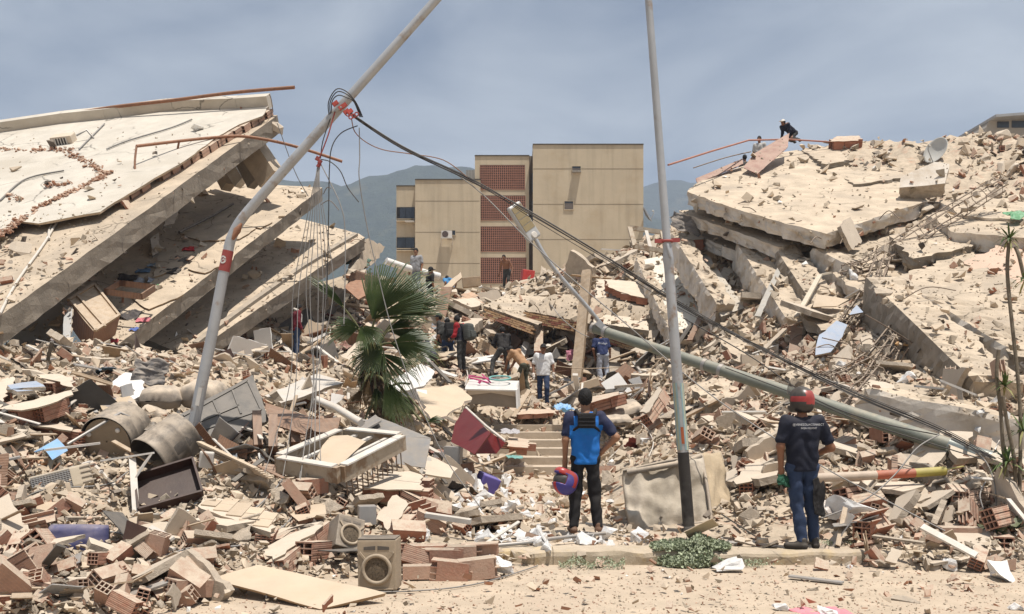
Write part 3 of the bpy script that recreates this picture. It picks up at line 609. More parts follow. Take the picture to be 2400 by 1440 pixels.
# air conditioner hung on the wall, and a dish on the corner
ac = empty('air_conditioner', P(1048, 562, YB)); tag(ac, 'white air conditioner on a bracket on the beige wall of the flats', 'air conditioner')
q = lambda *a: a
mb = MB(); mb.box((0, -.45, .36), (.90, .38, .62)); mb.build('case', m_paintwhite, ac)
mb = MB(); mb.lathe([(.02, 0), (.25, .0), (.27, .03)], 20, Matrix.Translation((-.13, -.66, .36)) @ Matrix.Rotation(rad(90), 4, 'X')); mb.build('fan', mat('fan_dark', (.10, .07, .06), .6, bump=0), ac)
mb = MB()
for sx in (-.48, .48): mb.beam((sx, -.7, .03), (sx, -.02, .03), .05, .05); mb.beam((sx, -.68, .03), (sx, -.02, -.5), .05, .05)
mb.beam((-.5, -.7, .03), (.5, -.7, .03), .06, .06); mb.build('bracket', m_paintwhite, ac)
def dish(loc, r, rot, label, mcol):
    d = empty('satellite_dish', loc, rot); tag(d, label, 'satellite dish')
    mb = MB(); prof = [(r * t, r * .28 * t * t) for t in (0.01, .3, .6, .85, 1.0)]; mb.lathe(prof + [(r * 1.01, r * .27), (r * .6, r * .07), (.01, -.02)], 28); mb.build('reflector', mcol, d)
    mb = MB(); mb.tube([(0, -r * .95, r * .2), (0, -r * .35, r * .95), (0, -.02, r * 1.05)], r * .035, 6); mb.build('arm', m_greymetal, d)
    mb = MB(); mb.tube([(0, -.02, r * 1.05), (0, 0, r * .9)], r * .09, 8); mb.build('receiver', m_paintwhite, d)
    return d
m_dish = mat('dish_paint', (.50, .50, .47), .5, var=.1, bump=.03, dust=.3, objvar=0)
dish(P(1513, 505, YB - 1), .75, (rad(60), rad(20), rad(60)), 'small dark satellite dish on the corner of the standing flats', mat('dish_dark', (.2, .2, .2), .5, bump=0))
dish(P(2198, 356, 33), .46, (rad(70), 0, rad(-62)), 'grey satellite dish stuck in the rubble on top of the heap', m_dish)
# house roof peeping over the rubble at the very edge
yb2 = 62.0
hb = empty('house', P(2360, 330, yb2)); tag(hb, 'distant grey house top with dark strip windows above the rubble crest', 'building')
def hp(name, pts, dY, m):
    a = [P(x_, y_, yb2) - hb.location for x_, y_ in pts]; n = len(a); mb = MB(); b_ = [v_ + Vector((0, dY, 0)) for v_ in a]
    mb.add(a + b_, [tuple(range(n)), tuple(range(2 * n - 1, n - 1, -1))] + [(i, i + n, (i + 1) % n + n, (i + 1) % n) for i in range(n)]); return mb.build(name, m, hb)
hp('wall', [(2310, 300), (2318, 284), (2470, 276), (2470, 400), (2310, 400)], 8, mat('house_grey', (.36, .33, .29), .9, var=.15, coords='world'))
mb = MB(); a, b = P(2316, 286, yb2) - hb.location, P(2480, 274, yb2) - hb.location; mb.beam(a + Vector((0, 3, .1)), b + Vector((0, 3, .1)), 8, .16); mb.build('roof', m_greymetal, hb)
hp('chimney', [(2317, 281), (2333, 275), (2334, 283), (2318, 285)], .6, m_darkpanel)
for x0, x1 in ((2337, 2364), (2371, 2404), (2410, 2440)):
    mb = MB(); a, b = P(x0, 300, yb2) - hb.location, P(x1, 287 - (x1 - 2337) * .05, yb2) - hb.location; mb.box(((a.x + b.x) / 2, -.02, (a.z + b.z) / 2), (b.x - a.x, .06, b.z - a.z)); mb.build('window', m_glassdark, hb)
# ---------------------------------------------------------------- loose rubble
_vs, _fs, _own = [], [], []
for k_, (v_, f_) in enumerate(SOLID):
    b_ = len(_vs); _vs += v_; _fs += [tuple(i + b_ for i in f) for f in f_]; _own += [k_] * len(f_)
BVH = BVHTree.FromPolygons(_vs, _fs)
CP = Vector((0, 0, CAMZ))
EXCL = [(200,960,485,1235),(640,1000,960,1145),(385,875,640,1045),(770,1205,945,1385),(490,1320,910,1435),(455,1145,655,1255),(600,1215,765,1330),(835,970,1015,1105),(1050,950,1190,1070),(325,890,530,995),(620,870,805,950),(108,1235,258,1298),(55,1100,215,1185),(0,870,185,985),(1085,880,1225,912),(1140,590,1250,690),(950,560,1085,690),(1300,1170,1430,1265),(1780,1150,1970,1300),(1450,1050,1735,1262),(935,1270,1155,1368),(985,895,1110,985),(885,1155,962,1245),(1905,1090,2225,1130),(1905,748,1990,838),(2090,300,2260,450),(1198,960,1345,1180),(1198,960,1345,1180)]
def keep_out(px, py): return any(a <= px <= c and b <= py <= d for a, b, c, d in EXCL)
def hit(px, py):
    loc, n, idx, d = BVH.ray_cast(CP, ray(px, py).normalized())
    if loc is None: return None
    if n.dot(CP - loc) < 0: n = -n
    return loc, n, _own[idx]
def hull_mesh(name, rnd, dims, npts, mats, rough=.0, sub=0, mi=0):
    bm = bmesh.new()
    for _ in range(npts):
        d = Vector((rnd.gauss(0, 1), rnd.gauss(0, 1), rnd.gauss(0, 1))).normalized()
        s = max(abs(d.x), abs(d.y), abs(d.z)); d = d * (1 - .45 * rnd.random()) if rnd.random() < .5 else d / s * .85
        bm.verts.new((d.x * dims[0] / 2, d.y * dims[1] / 2, d.z * dims[2] / 2))
    bmesh.ops.convex_hull(bm, input=bm.verts[:])
    bmesh.ops.delete(bm, geom=[v for v in bm.verts if not v.link_faces], context='VERTS')
    if sub:
        bmesh.ops.triangulate(bm, faces=bm.faces[:]); bmesh.ops.subdivide_edges(bm, edges=bm.edges[:], cuts=sub, use_grid_fill=True)
        for v in bm.verts:
            v.co += v.co.normalized() * rough * (mnoise.noise(v.co * 5 + Vector((rnd.random() * 0 + npts, 0, 0))) + .5 * mnoise.noise(v.co * 13))
    me = bpy.data.meshes.new(name); bm.to_mesh(me); bm.free()
    for m_ in (mats if isinstance(mats, list) else [mats]): me.materials.append(m_)
    return me
def plate_mesh(name, rnd, w, h, t, mats, n=None, jag=.04):
    q = [Vector((w / 2 * a, h / 2 * b)) for a, b in ((-1, -1), (1, -1), (1, 1), (-1, 1))]
    q = [p + Vector((rnd.uniform(-.14, .14) * w, rnd.uniform(-.14, .14) * h)) for p in q]
    if rnd.random() < .6: q.insert(rnd.randrange(1, 4), sum(q, Vector((0, 0))) / 4 + Vector((rnd.uniform(-.6, .6) * w, rnd.uniform(-.6, .6) * h)))
    c = sum(q, Vector((0, 0))) / len(q); q.sort(key=lambda p: math.atan2((p - c).y, (p - c).x))
    ol = outline(q, jag, .16, rnd); k = len(ol)
    tri = tessellate_polygon([[Vector((p.x, p.y, 0)) for p in ol]])
    tri = [t_ if (ol[t_[1]] - ol[t_[0]]).cross(ol[t_[2]] - ol[t_[0]]) > 0 else t_[::-1] for t_ in tri]
    vs = [(p.x, p.y, t / 2) for p in ol] + [(p.x * (1 + rnd.uniform(-.04, .02)), p.y * (1 + rnd.uniform(-.04, .02)), -t / 2) for p in ol]
    mb = MB(); mb.add(vs, tri, 0)
    for t_ in tri: mb.f.append(tuple(i + k for i in t_[::-1])); mb.m.append(1); mb.sm.append(False)
    for i in range(k): mb.f.append((i, i + k, (i + 1) % k + k, (i + 1) % k)); mb.m.append(1); mb.sm.append(False)
    return mb.mesh(name, mats)
rq = random.Random(11)
CHUNKS = [hull_mesh('chunk', rq, (1, rq.uniform(.6, .9), rq.uniform(.4, .7)), rq.randint(9, 15), m_conc, .05, 2) for _ in range(12)]
BLOCKS = [hull_mesh('block', rq, (1, rq.uniform(.45, .8), rq.uniform(.3, .5)), 18, m_plaster, .02, 1) for _ in range(8)]
PLATES = [plate_mesh('plate', rq, 1, rq.uniform(.45, .9), rq.uniform(.09, .22), [m_plaster, m_conc], jag=.05) for _ in range(12)]
BPLATES = [plate_mesh('shard', rq, 1, rq.uniform(.4, .8), rq.uniform(.10, .18), [m_brickdust, m_brick], jag=.03) for _ in range(8)]
BRICKS = [brick_mesh('hollow_brick', .40, .20, rq.choice((.15, .20)), 3, rq.choice((2, 3)), random.Random(i + 40), brk=(0, 0, .25, .5, .7)[i % 5], mats=(m_brick, m_brickdust)[i % 2]) for i in range(12)]
FOAMS = [hull_mesh('foam', rq, (1, rq.uniform(.6, .95), rq.uniform(.45, .8)), rq.randint(10, 16), m_foam, .10, 2) for _ in range(8)]
def plank_mesh(rnd, m): mb = MB(); mb.box((0, 0, 0), (1, rnd.uniform(.05, .12), rnd.uniform(.02, .05))); return mb.mesh('plank', m)
PLANKS = [plank_mesh(rq, m_) for m_ in (m_wood, m_wood, m_paintwhite, m_woodbrown, m_conc, m_wood)]
BOARDS = [plate_mesh('board', rq, 1, rq.uniform(.35, .7), .03, [m_, m_], jag=.012) for m_ in (m_board, m_wood, m_plaster, m_woodbrown, m_board, m_greymetal, m_plaster)]
def zone(px, loc):
    if loc.y < 10.6: return 'scattered on the dusty road'
    if loc.z < .32 and px > 900: return 'lying on the pavement before the steps'
    if px < 1130: return 'in the heap below the slanting floors' if loc.y < 24 else 'in the heap behind the palm'
    if px < 1580: return 'in the heap behind the steps' if loc.y > 24 else 'beside the steps'
    return 'in the heap right of the tall post'

MARKS = [(60,920,'the big tan wall slab'),(270,1040,'the round-lidded oil drum'),(395,1060,'the crumpled drum'),(396,1140,'the brown tray'),(184,1266,'the navy container'),(150,1138,'the cream grille box'),(120,1050,'the bright blue flap'),(510,960,'the dark moulded panel'),(450,1000,'the foot of the leaning post'),(555,1195,'the tile-covered floor piece'),(800,1060,'the barred window frame'),(680,980,'the reddish brown board'),(700,1375,'the large tan board'),(690,1260,'the tilted wall piece'),(890,1310,'the upright loudspeaker'),(805,1260,'the broken loudspeaker'),(860,1207,'the small grey box'),(920,1200,'the leaning tan wall piece'),(960,1060,'the grey metal cabinet'),(1120,1010,'the red cabinet'),(1141,1133,'the purple crate'),(1050,1330,'the fallen brick strip'),(1288,1285,'the biggest foam block'),(1155,920,'the white refrigerator'),(1040,940,'the torn tan wall sheet'),(710,910,'the cream ceiling sheet'),(900,960,'the palm trunk'),(1280,1050,'the steps'),(1372,1250,'the person in blue'),(1580,1160,'the mattress'),(1616,1290,'the creeper clump'),(1884,1288,'the person in navy'),(2060,1112,'the red-banded pipe'),(2248,1252,'the big ribbed brick'),(2372,1150,'the yucca stems'),(2200,1020,'the thick end of the fallen post'),(1700,860,'the middle of the fallen post'),(1450,965,'the grey mattress piece'),(1322,958,'the light blue bag'),(1273,880,'the person in white'),(1410,850,'the person with pale trousers'),(1180,840,'the person in black'),(1085,800,'the red-sleeved person'),(694,780,'the maroon jacket'),(1370,760,'the wooden prop'),(1450,720,'the tan sloping panel'),(1580,690,'the pale sloping panel'),(1640,650,'the first tilted floor'),(1810,690,'the second tilted floor'),(1947,790,'the light blue oval'),(2190,800,'the orange cot side'),(2030,860,'the lower rebar cage'),(2130,560,'the long rebar cage'),(1880,450,'the big top plate'),(2198,360,'the satellite dish'),(2300,650,'the pinkish slab'),(2250,1000,'the white-faced fallen beam'),(2180,850,'the long dark fallen beam'),(1520,565,'the white window frame'),(1200,650,'the shirtless person'),(1236,650,'the red tub'),(980,640,'the rolled carpet'),(860,660,'the rusty metal sheet'),(1300,740,'the brick-faced roof edge'),(220,720,'the tipped wardrobe'),(150,800,'the mouth of the slanting floors'),(600,860,'the foot of the third floor'),(1912,1358,'the grey metal strip'),(1925,1430,'the pink towel'),(2118,1408,'the long tan stone'),(2350,1352,'the foam slab at the corner'),(20,1400,'the lower left corner'),(300,1370,'the pale flat board'),(1050,1215,'the pale metal profile'),(1030,700,'the crest behind the palm'),(330,330,'the bent handrail')]
USED = set()
def beside(px, py, k=0):
    d, mx, my, t = sorted(((px - a) ** 2 + (py - b) ** 2, a, b, t_) for a, b, t_ in MARKS)[k]; dx, dy = px - mx, py - my
    if d < 400: return 'beside ' + t
    if abs(dx) > 1.6 * abs(dy): return ('right of ' if dx > 0 else 'left of ') + t
    if abs(dy) > 1.6 * abs(dx): return ('just below ' if dy > 0 else 'just above ') + t
    return ('below ' if dy > 0 else 'above ') + ('and right of ' if dx > 0 else 'and left of ') + t
def scatter(name, cat, label, meshes, count, smin, smax, pxlo, pxhi, accept, tilt=.5, sink=.15, lift=.0, seed=1, flat=False):
    rnd = random.Random(seed); n = 0; tries = 0
    while n < count and tries < count * 60:
        tries += 1
        px, py = rnd.uniform(-30, 2430), rnd.uniform(300, 1450)
        h = hit(px, py)
        if h is None: continue
        loc, nrm, own = h
        if rnd.random() > accept(px, py, loc, nrm, own) or (keep_out(px, py) and rnd.random() < .97): continue
        s = math.exp(rnd.uniform(math.log(pxlo), math.log(pxhi))) * loc.y / FPX
        s = max(smin, min(smax, s))
        me = rnd.choice(meshes); o = link(name, me)
        q = Vector((0, 0, 1)).rotation_difference((nrm * .7 + Vector((0, 0, .5))).normalized()).to_matrix().to_4x4()
        e = Euler((rnd.gauss(0, tilt), rnd.gauss(0, tilt), 0)).to_matrix().to_4x4() @ Matrix.Rotation(rnd.uniform(0, 6.28), 4, 'Z')
        if rnd.random() < .3 and not flat: e = e @ Matrix.Rotation(rnd.choice((0, 1.57, 1.57)), 4, 'X')
        o.matrix_world = Matrix.Translation(loc + nrm * (s * (-sink + .22) * .5 + rnd.uniform(0, lift))) @ q @ e @ Matrix.Diagonal((s, s * rnd.uniform(.8, 1.15), s * rnd.uniform(.8, 1.2), 1))
        z = zone(px, loc); sz = s * FPX / loc.y; pre = ('' if (pxhi + pxlo) / 2.9 < sz < pxhi * .72 else 'large ' if sz >= pxhi * .72 else 'small ') + label + ' '
        for k_ in range(14):
            lb_ = pre + beside(px, py, k_)
            if lb_ not in USED: break
        if lb_ in USED: lb_ = lb_.replace(label, 'tilted ' + label)
        USED.add(lb_); tag(o, lb_, cat, name.replace('_', ' ') + 's ' + z); n += 1
# where rubble lies: thick on the mound, thin on slabs, almost none on road and stairs
def acc(mound_=1.0, slab_=.12, road=.02, pav=.25, stair=.03, side=True):
    def f(px, py, loc, n, own):
        if own == 0:
            w = mound_ * (.30 if px > 1930 and py < 740 else 1)
            if loc.z < .3 and px > 1000: w *= .5
            return w if n.z > .1 else .2
        if own == 1: return pav * (1.0 if px > 1450 or loc.y > 12.5 or px < 900 else .35)
        if own == 2: return road if px > 400 + (1440 - py) * 3.8 else mound_ * .5
        if own < 9: return stair
        if px < 660 and py < 560: return slab_ * .03
        if 1600 < px < 2150 and py < 560: return slab_ * .18
        return slab_ * (0.28 if px > 1950 or 1180 < px < 1400 else .22 if px < 900 else .5) if n.z > .25 else 0
    return f
SC_ARGS = [
 ('hollow_brick', 'brick', 'broken hollow brick', BRICKS, 235, .6, 1.05, 30, 95, acc(1, .10, 0, .4), .6, .1, .12, 21),
 ('concrete_chunk', 'concrete chunk', 'rough concrete lump', CHUNKS, 290, .14, .8, 24, 90, acc(1, .12, .006, .3), .5, .2, .10, 22),
 ('plaster_plate', 'plaster fragment', 'broken plaster plate', PLATES, 165, .18, 1.3, 28, 100, acc(1, .10, 0, .3), .45, .1, .16, 23),
 ('brick_shard', 'brick shard', 'flat brick shard', BPLATES, 280, .10, .5, 18, 48, acc(1, .08, .035, .5), .5, .1, .10, 24),
 ('wall_block', 'rubble block', 'squarish masonry block', BLOCKS, 260, .2, .8, 26, 72, acc(1, .08, 0, .25), .5, .15, .12, 25),
 ('wood_plank', 'plank', 'splintered plank', PLANKS, 150, .5, 2.4, 50, 150, acc(1, .06, .0, .1), .25, .0, .2, 26, True),
 ('broken_board', 'board', 'broken board', BOARDS, 70, .35, 1.3, 34, 100, acc(1, .05, .0, .1), .5, .0, .2, 27)]
fore = lambda px, py, loc, n, own: (1 if px < 1150 and py > 1150 or px > 1650 and 880 < py < 1290 else 0) * (1 if own in (0, 1) else .4 if px < 400 + (1440 - py) * 3.8 else 0)
SC_ARGS += [('hollow_brick', 'brick', 'dusty hollow brick', BRICKS, 60, .95, 1.1, 80, 110, fore, .5, .0, .1, 61), ('plaster_plate', 'plaster fragment', 'broad plaster plate', PLATES, 42, .35, .9, 70, 140, fore, .3, .0, .12, 62), ('concrete_chunk', 'concrete chunk', 'heavy concrete lump', CHUNKS, 8, .3, .6, 60, 110, fore, .4, .1, .05, 63)]
for a in SC_ARGS: scatter(a[0], a[1], a[2], a[3], a[4], a[5], a[6], a[7], a[8], a[9], tilt=a[10], sink=a[11], lift=a[12], seed=a[13], flat=len(a) > 14)
def foam_acc(px, py, loc, n, own):
    near = 1.0 if (980 < px < 1440 and 1085 < py < 1300) else .05 if px > 1400 and py > 850 else .012
    return near * (1 if own < 9 else .15) * (0 if own == 2 and px < 1050 else 1) * (.1 if own == 2 else 1)
scatter('foam_lump', 'foam lump', 'white foam lump', FOAMS, 190, .15, .5, 25, 66, foam_acc, tilt=.6, sink=-.15, seed=28)

mid_left = lambda px, py, loc, n, own: (1 if px < 1180 and 790 < py < 1150 or 1180 < px < 1560 and 700 < py < 960 else .05) * (1 if own == 0 else 0)
DBOARDS = [plate_mesh('board', rq, 1, rq.uniform(.3, .7), .03, [m_, m_], jag=.012) for m_ in (m_woodbrown, m_darkpanel, m_darkbrown, m_wood, m_sheetwhite, m_woodbrown, m_greymetal)]
scatter('furniture_scrap', 'furniture scrap', 'furniture panel scrap', DBOARDS, 150, .4, 1.6, 34, 110, mid_left, tilt=.6, sink=.0, lift=.2, seed=64)
STRIPS = [plank_mesh(rq, m_) for m_ in (m_paintwhite, m_greymetal, m_darkpanel, m_wood, m_paintwhite)]
scatter('metal_strip', 'metal strip', 'thin bent strip', STRIPS, 110, .6, 2.0, 40, 130, mid_left, tilt=.35, sink=.0, lift=.25, seed=65, flat=True)
# crumbs too small to tell apart
def crumbs(name, label, mats, count, pxlo, pxhi, smin, smax, accept, seed, flat=.6, lift=.06):
    rnd = random.Random(seed); nr = np.random.RandomState(seed); tmpl = []
    for k_ in range(10):
        bm = bmesh.new()
        for _ in range(8):
            d = Vector((rnd.choice((-1, 1)) * rnd.uniform(.5, 1), rnd.choice((-1, 1)) * rnd.uniform(.35, .9), rnd.choice((-1, 1)) * rnd.uniform(.5, 1) * flat)); bm.verts.new(d * .5)
        bmesh.ops.convex_hull(bm, input=bm.verts[:]); bmesh.ops.delete(bm, geom=[v for v in bm.verts if not v.link_faces], context='VERTS')
        bmesh.ops.triangulate(bm, faces=bm.faces[:]); bm.verts.index_update()
        tmpl.append((np.array([v.co[:] for v in bm.verts]), np.array([[v.index for v in f.verts] for f in bm.faces]))); bm.free()
    V, F, base, n, tries = [], [], 0, 0, 0
    count = int(count * 1.2)
    while n < count and tries < count * 30:
        tries += 1; px, py = rnd.uniform(-320, 2720), rnd.uniform(300, 1450); h = hit(px, py)
        if h is None: continue
        loc, nrm, own = h
        if rnd.random() > accept(px, py, loc, nrm, own) or (keep_out(px, py) and rnd.random() < .55): continue
        s = max(smin, min(smax, math.exp(rnd.uniform(math.log(pxlo), math.log(pxhi))) * loc.y / FPX))
        tv, tf = tmpl[rnd.randrange(10)]
        q = Vector((0, 0, 1)).rotation_difference(nrm).to_matrix() @ Euler((rnd.gauss(0, .5), rnd.gauss(0, .5), rnd.uniform(0, 6.3))).to_matrix()
        V.append((tv * s * np.array([1, rnd.uniform(.6, 1.1), rnd.uniform(.6, 1.2)])) @ np.array(q).T + np.array(loc + nrm * (s * .1 + rnd.uniform(0, lift)))); F.append(tf + base); base += len(tv); n += 1
    V = np.concatenate(V); F = np.concatenate(F); me = bpy.data.meshes.new(name); me.from_pydata(V.tolist(), [], F.tolist()); me.materials.append(mats); me.update()
    o = link(name, me); tag(o, label, 'rubble', kind='stuff'); return o
mi_brick = mat('crumb_terracotta', (0.44, .21, .13), .95, var=.3, scale=9, bump=0, dust=.9, island=True, objvar=.3)
mi_plaster = mat('crumb_plaster', (0.54, .43, .31), .95, var=.2, scale=9, bump=0, dust=.5, island=True, objvar=.3)
mi_conc = mat('crumb_concrete', (0.40, .335, .25), .95, var=.3, scale=9, bump=0, dust=.8, island=True, objvar=.35)
mi_white = mat('crumb_white', (0.78, .76, .72), .95, var=.1, scale=9, bump=0, dust=.3, island=True, objvar=.1)
mi_dark = mat('crumb_dark', (0.09, .075, .065), .9, var=.3, scale=9, bump=0, dust=.45, island=True, objvar=.5)
crumbs('concrete_crumbs', 'tan concrete crumbs covering the rubble heaps', mi_conc, 12500, 5, 26, .03, .4, acc(1, .30, .03,   .6, .15), 51, lift=.10)
crumbs('plaster_crumbs', 'pale plaster crumbs covering the rubble heaps', mi_plaster, 8500, 6, 34, .03, .5, acc(1, .22, .02, .6, .12), 52, .5, lift=.10)
crumbs('brick_crumbs', 'reddish brick crumbs strewn over rubble, steps and road', mi_brick, 6500, 5, 26, .025, .35, acc(1, .22, .14, 1, .35), 53, .4, lift=.08)
crumbs('white_crumbs', 'small white plaster bits strewn over the rubble', mi_white, 1500, 4, 16, .02, .2, acc(1, .1, .05, 1, .4), 54, .6)
crumbs('dark_crumbs', 'dark scraps of wood and cloth in the rubble', mi_dark, 1100, 6, 34, .05, .5, lambda px, py, loc, n, own: (1 if own == 0 else .06 if own > 8 else 0) * (1 if px < 1150 or 1150 < px < 1700 and py < 900 else .4), 55, .3, lift=.1)

crumbs('road_grit', 'fine reddish grit scattered over the dusty road', mi_brick, 1500, 3, 8, .01, .06, lambda px, py, loc, n, own: 1 if own == 2 else .02, 56, .4, lift=0)
crumbs('road_pebbles', 'fine tan pebbles scattered over the dusty road', mi_conc, 1800, 3, 9, .01, .07, lambda px, py, loc, n, own: 1 if own in (1, 2) else .02, 57, .7, lift=0)

crumbs('slab_dirt', 'dirt and crumbs lying on the tilted floor slabs', mi_conc, 2800, 2.5, 8, .03, .12, lambda px, py, loc, n, own: (.12 if px < 660 and py < 500 else .22 if 1600 < px < 2170 and py < 560 else 1) if own > 8 and n.z > .3 else 0, 58, .6, lift=0)
# ---------------------------------------------------------------- recognisable things in the rubble
_sd = [500]
def fore_pts(pts, m=.05):
    """slide a piece towards the street until it lies on the rubble instead of in it"""
    o3, n, on = frame(pts); sh_ = 0.0
    for p in pts:
        h_ = hit(p[0], p[1])
        if h_ and h_[2] < 9: sh_ = min(sh_, h_[0].y - m - on(p[0], p[1]).y)
    sh_ = max(sh_, -1.2); return [(p[0], p[1], p[2] + sh_) if len(p) == 3 else p for p in pts]
def sheet(name, label, cat, pts, th, mats, jag=.012, group=None, step=.2, **k):
    _sd[0] += 1
    if pts[0][1] > 860: pts = fore_pts(pts)
    ob, M, ol = slab(name, pts, th, mats if isinstance(mats, list) else [mats, mats], jag=jag, step=step, seed=_sd[0], solid=False, rough=k.pop('rough', .008), layers=k.pop('layers', 2), **k)
    return tag(ob, label, cat, group)
def inpoly(p, poly):
    c = False; j = len(poly) - 1
    for i in range(len(poly)):
        a, b = poly[i], poly[j]
        if (a.y > p.y) != (b.y > p.y) and p.x < (b.x - a.x) * (p.y - a.y) / (b.y - a.y) + a.x: c = not c
        j = i
    return c
def wallfrag(label, pts, bw=.40, bh=.20, bd=.15, skin=.025, mats=None, ang=0.0, seed=1, tiles=None, jag=.05):
    """piece of plastered hollow-brick wall: a broken plaster skin with the bricks still stuck behind it"""
    if pts[0][1] > 860: pts = fore_pts(pts, bd * .6)
    root = empty('wall_fragment', (0, 0, 0)); tag(root, label, 'wall fragment')
    ob, M, ol = slab('plaster_skin', pts, skin, mats or [m_plaster, m_conc], jag=jag, step=.14, seed=seed, solid=False, rough=.01, layers=1)
    loc = M.translation.copy(); root.location = loc
    ob.parent = root; ob.matrix_parent_inverse.identity(); ob.matrix_basis = Matrix.Translation(-loc) @ M
    rnd = random.Random(seed); ca, sa = math.cos(ang), math.sin(ang)
    me = brick_mesh('brick', bw - .015, bd, bh - .015, 3, 3, rnd, 0, m_brick)
    xs_ = [p.x for p in ol]; ys_ = [p.y for p in ol]; ext = max(max(map(abs, xs_)), max(map(abs, ys_))) + .5
    ni, nj = int(ext / bw) + 1, int(ext / bh) + 1
    small = [p * .93 for p in ol]
    for j in range(-nj, nj + 1):
        for i in range(-ni, ni + 1):
            x0, y0 = (i + .5 * (j % 2)) * bw, j * bh; c = Vector((x0 * ca - y0 * sa, x0 * sa + y0 * ca))
            if not inpoly(c, small): continue
            Mb = M @ Matrix.Translation((c.x, c.y, -skin - bd / 2 + .002 - rnd.uniform(0, .004))) @ Matrix.Rotation(ang + rnd.uniform(-.02, .02), 4, 'Z')
            o = link('brick', me); o.parent = root; o.matrix_basis = Matrix.Translation(-loc) @ Mb
    if tiles:
        tw, th_, tm = tiles; mt = MB(); mt.box((0, 0, 0), (tw - .006, th_ - .006, .012)); mt = mt.mesh('tile', tm)
        for j in range(-30, 30):
            for i in range(-30, 30):
                x0, y0 = (i + .5 * (j % 2)) * tw, j * th_; c = Vector((x0 * ca - y0 * sa, x0 * sa + y0 * ca))
                if abs(c.x) < ext and abs(c.y) < ext and inpoly(c, small) and rnd.random() < .95:
                    o = link('tile', mt); o.parent = root; o.matrix_basis = Matrix.Translation(-loc) @ M @ Matrix.Translation((c.x, c.y, .006 + rnd.uniform(0, .004))) @ Matrix.Rotation(ang, 4, 'Z')
    return root
def rbox(d, b, seg=2):
    bm = bmesh.new(); bmesh.ops.create_cube(bm, size=1.0)
    for v in bm.verts: v.co = Vector((v.co.x * d[0], v.co.y * d[1], v.co.z * d[2]))
    bmesh.ops.bevel(bm, geom=bm.edges[:], offset=b, segments=seg, affect='EDGES', profile=.6); return bm
def bm_obj(name, bm, m, parent=None, smooth=False):
    me = bpy.data.meshes.new(name); bm.to_mesh(me); bm.free()
    for mm in (m if isinstance(m, list) else [m]): me.materials.append(mm)
    if smooth: me.polygons.foreach_set('use_smooth', [True] * len(me.polygons))
    return link(name, me, parent)
def boxat(name, label, cat, px, py, Y, d, rot, m, b=.01, group=None):
    o = bm_obj(name, rbox(d, b), m); o.location = P(px, py, Y); o.rotation_euler = rot; return tag(o, label, cat, group)
def rodat(name, label, cat, pts, r, m, group=None, n=8, sm=True):
    w = [P(*p) for p in pts]; w = spline(w, 6) if sm and len(w) > 2 else w
    mb = MB(); mb.tube(w, r, n); return tag(mb.build(name, m), label, cat, group)
def pillow(name, d, m, parent=None, seed=1, puff=.5, wr=.02):
    bm = bmesh.new(); bmesh.ops.create_grid(bm, x_segments=14, y_segments=14, size=.5)
    top = [v for v in bm.verts]; ret = bmesh.ops.duplicate(bm, geom=bm.verts[:] + bm.edges[:] + bm.faces[:])
    low = [v for v in ret['geom'] if isinstance(v, bmesh.types.BMVert)]
    for vs, s in ((top, 1), (low, -1)):
        for v in vs:
            x_, y_ = v.co.x * 2, v.co.y * 2; h = ((1 - x_ ** 4) * (1 - y_ ** 4)) ** puff
            v.co = Vector((v.co.x * d[0] * (1 - .04 * y_ * y_), v.co.y * d[1] * (1 - .04 * x_ * x_), s * h * d[2] / 2 + wr * mnoise.noise(Vector((x_ * 3 + seed, y_ * 3, s)))))
    for f in ret['geom']:
        if isinstance(f, bmesh.types.BMFace): f.normal_flip()
    bmesh.ops.remove_doubles(bm, verts=bm.verts[:], dist=.002)
    return bm_obj(name, bm, m, parent, True)
def rag(label, px, py, Y, size, m, seed, rot=(0, 0, 0), cat='cloth', name='crumpled_cloth', group=None, zs=.35):
    bm = bmesh.new(); bmesh.ops.create_grid(bm, x_segments=22, y_segments=22, size=.5)
    for v in bm.verts:
        a = v.co * 2; n1 = mnoise.noise(a * 1.1 + Vector((seed, 0, 0))); n2 = mnoise.noise(Vector((a.x * 1.3 + seed, a.y * 4.5 + n1 * 2, seed))); n3 = mnoise.noise(Vector((a.x * 7, a.y * 5, seed)))
        r_ = 1 + .35 * mnoise.noise(Vector((math.cos(math.atan2(a.y, a.x)) * 1.5, math.sin(math.atan2(a.y, a.x)) * 1.5, seed)))
        v.co = Vector((v.co.x * r_ + n2 * .05, v.co.y * r_ * .75 + n1 * .08, zs * (.55 * n1 + .45 * abs(n2) + .08 * n3) * (1.1 - .35 * a.length)))
    ret = bmesh.ops.solidify(bm, geom=bm.faces[:], thickness=.012)
    o = bm_obj(name, bm, m, None, True); o.scale = (size, size, size); o.location = P(px, py, Y); o.rotation_euler = rot
    return tag(o, label, cat, group)

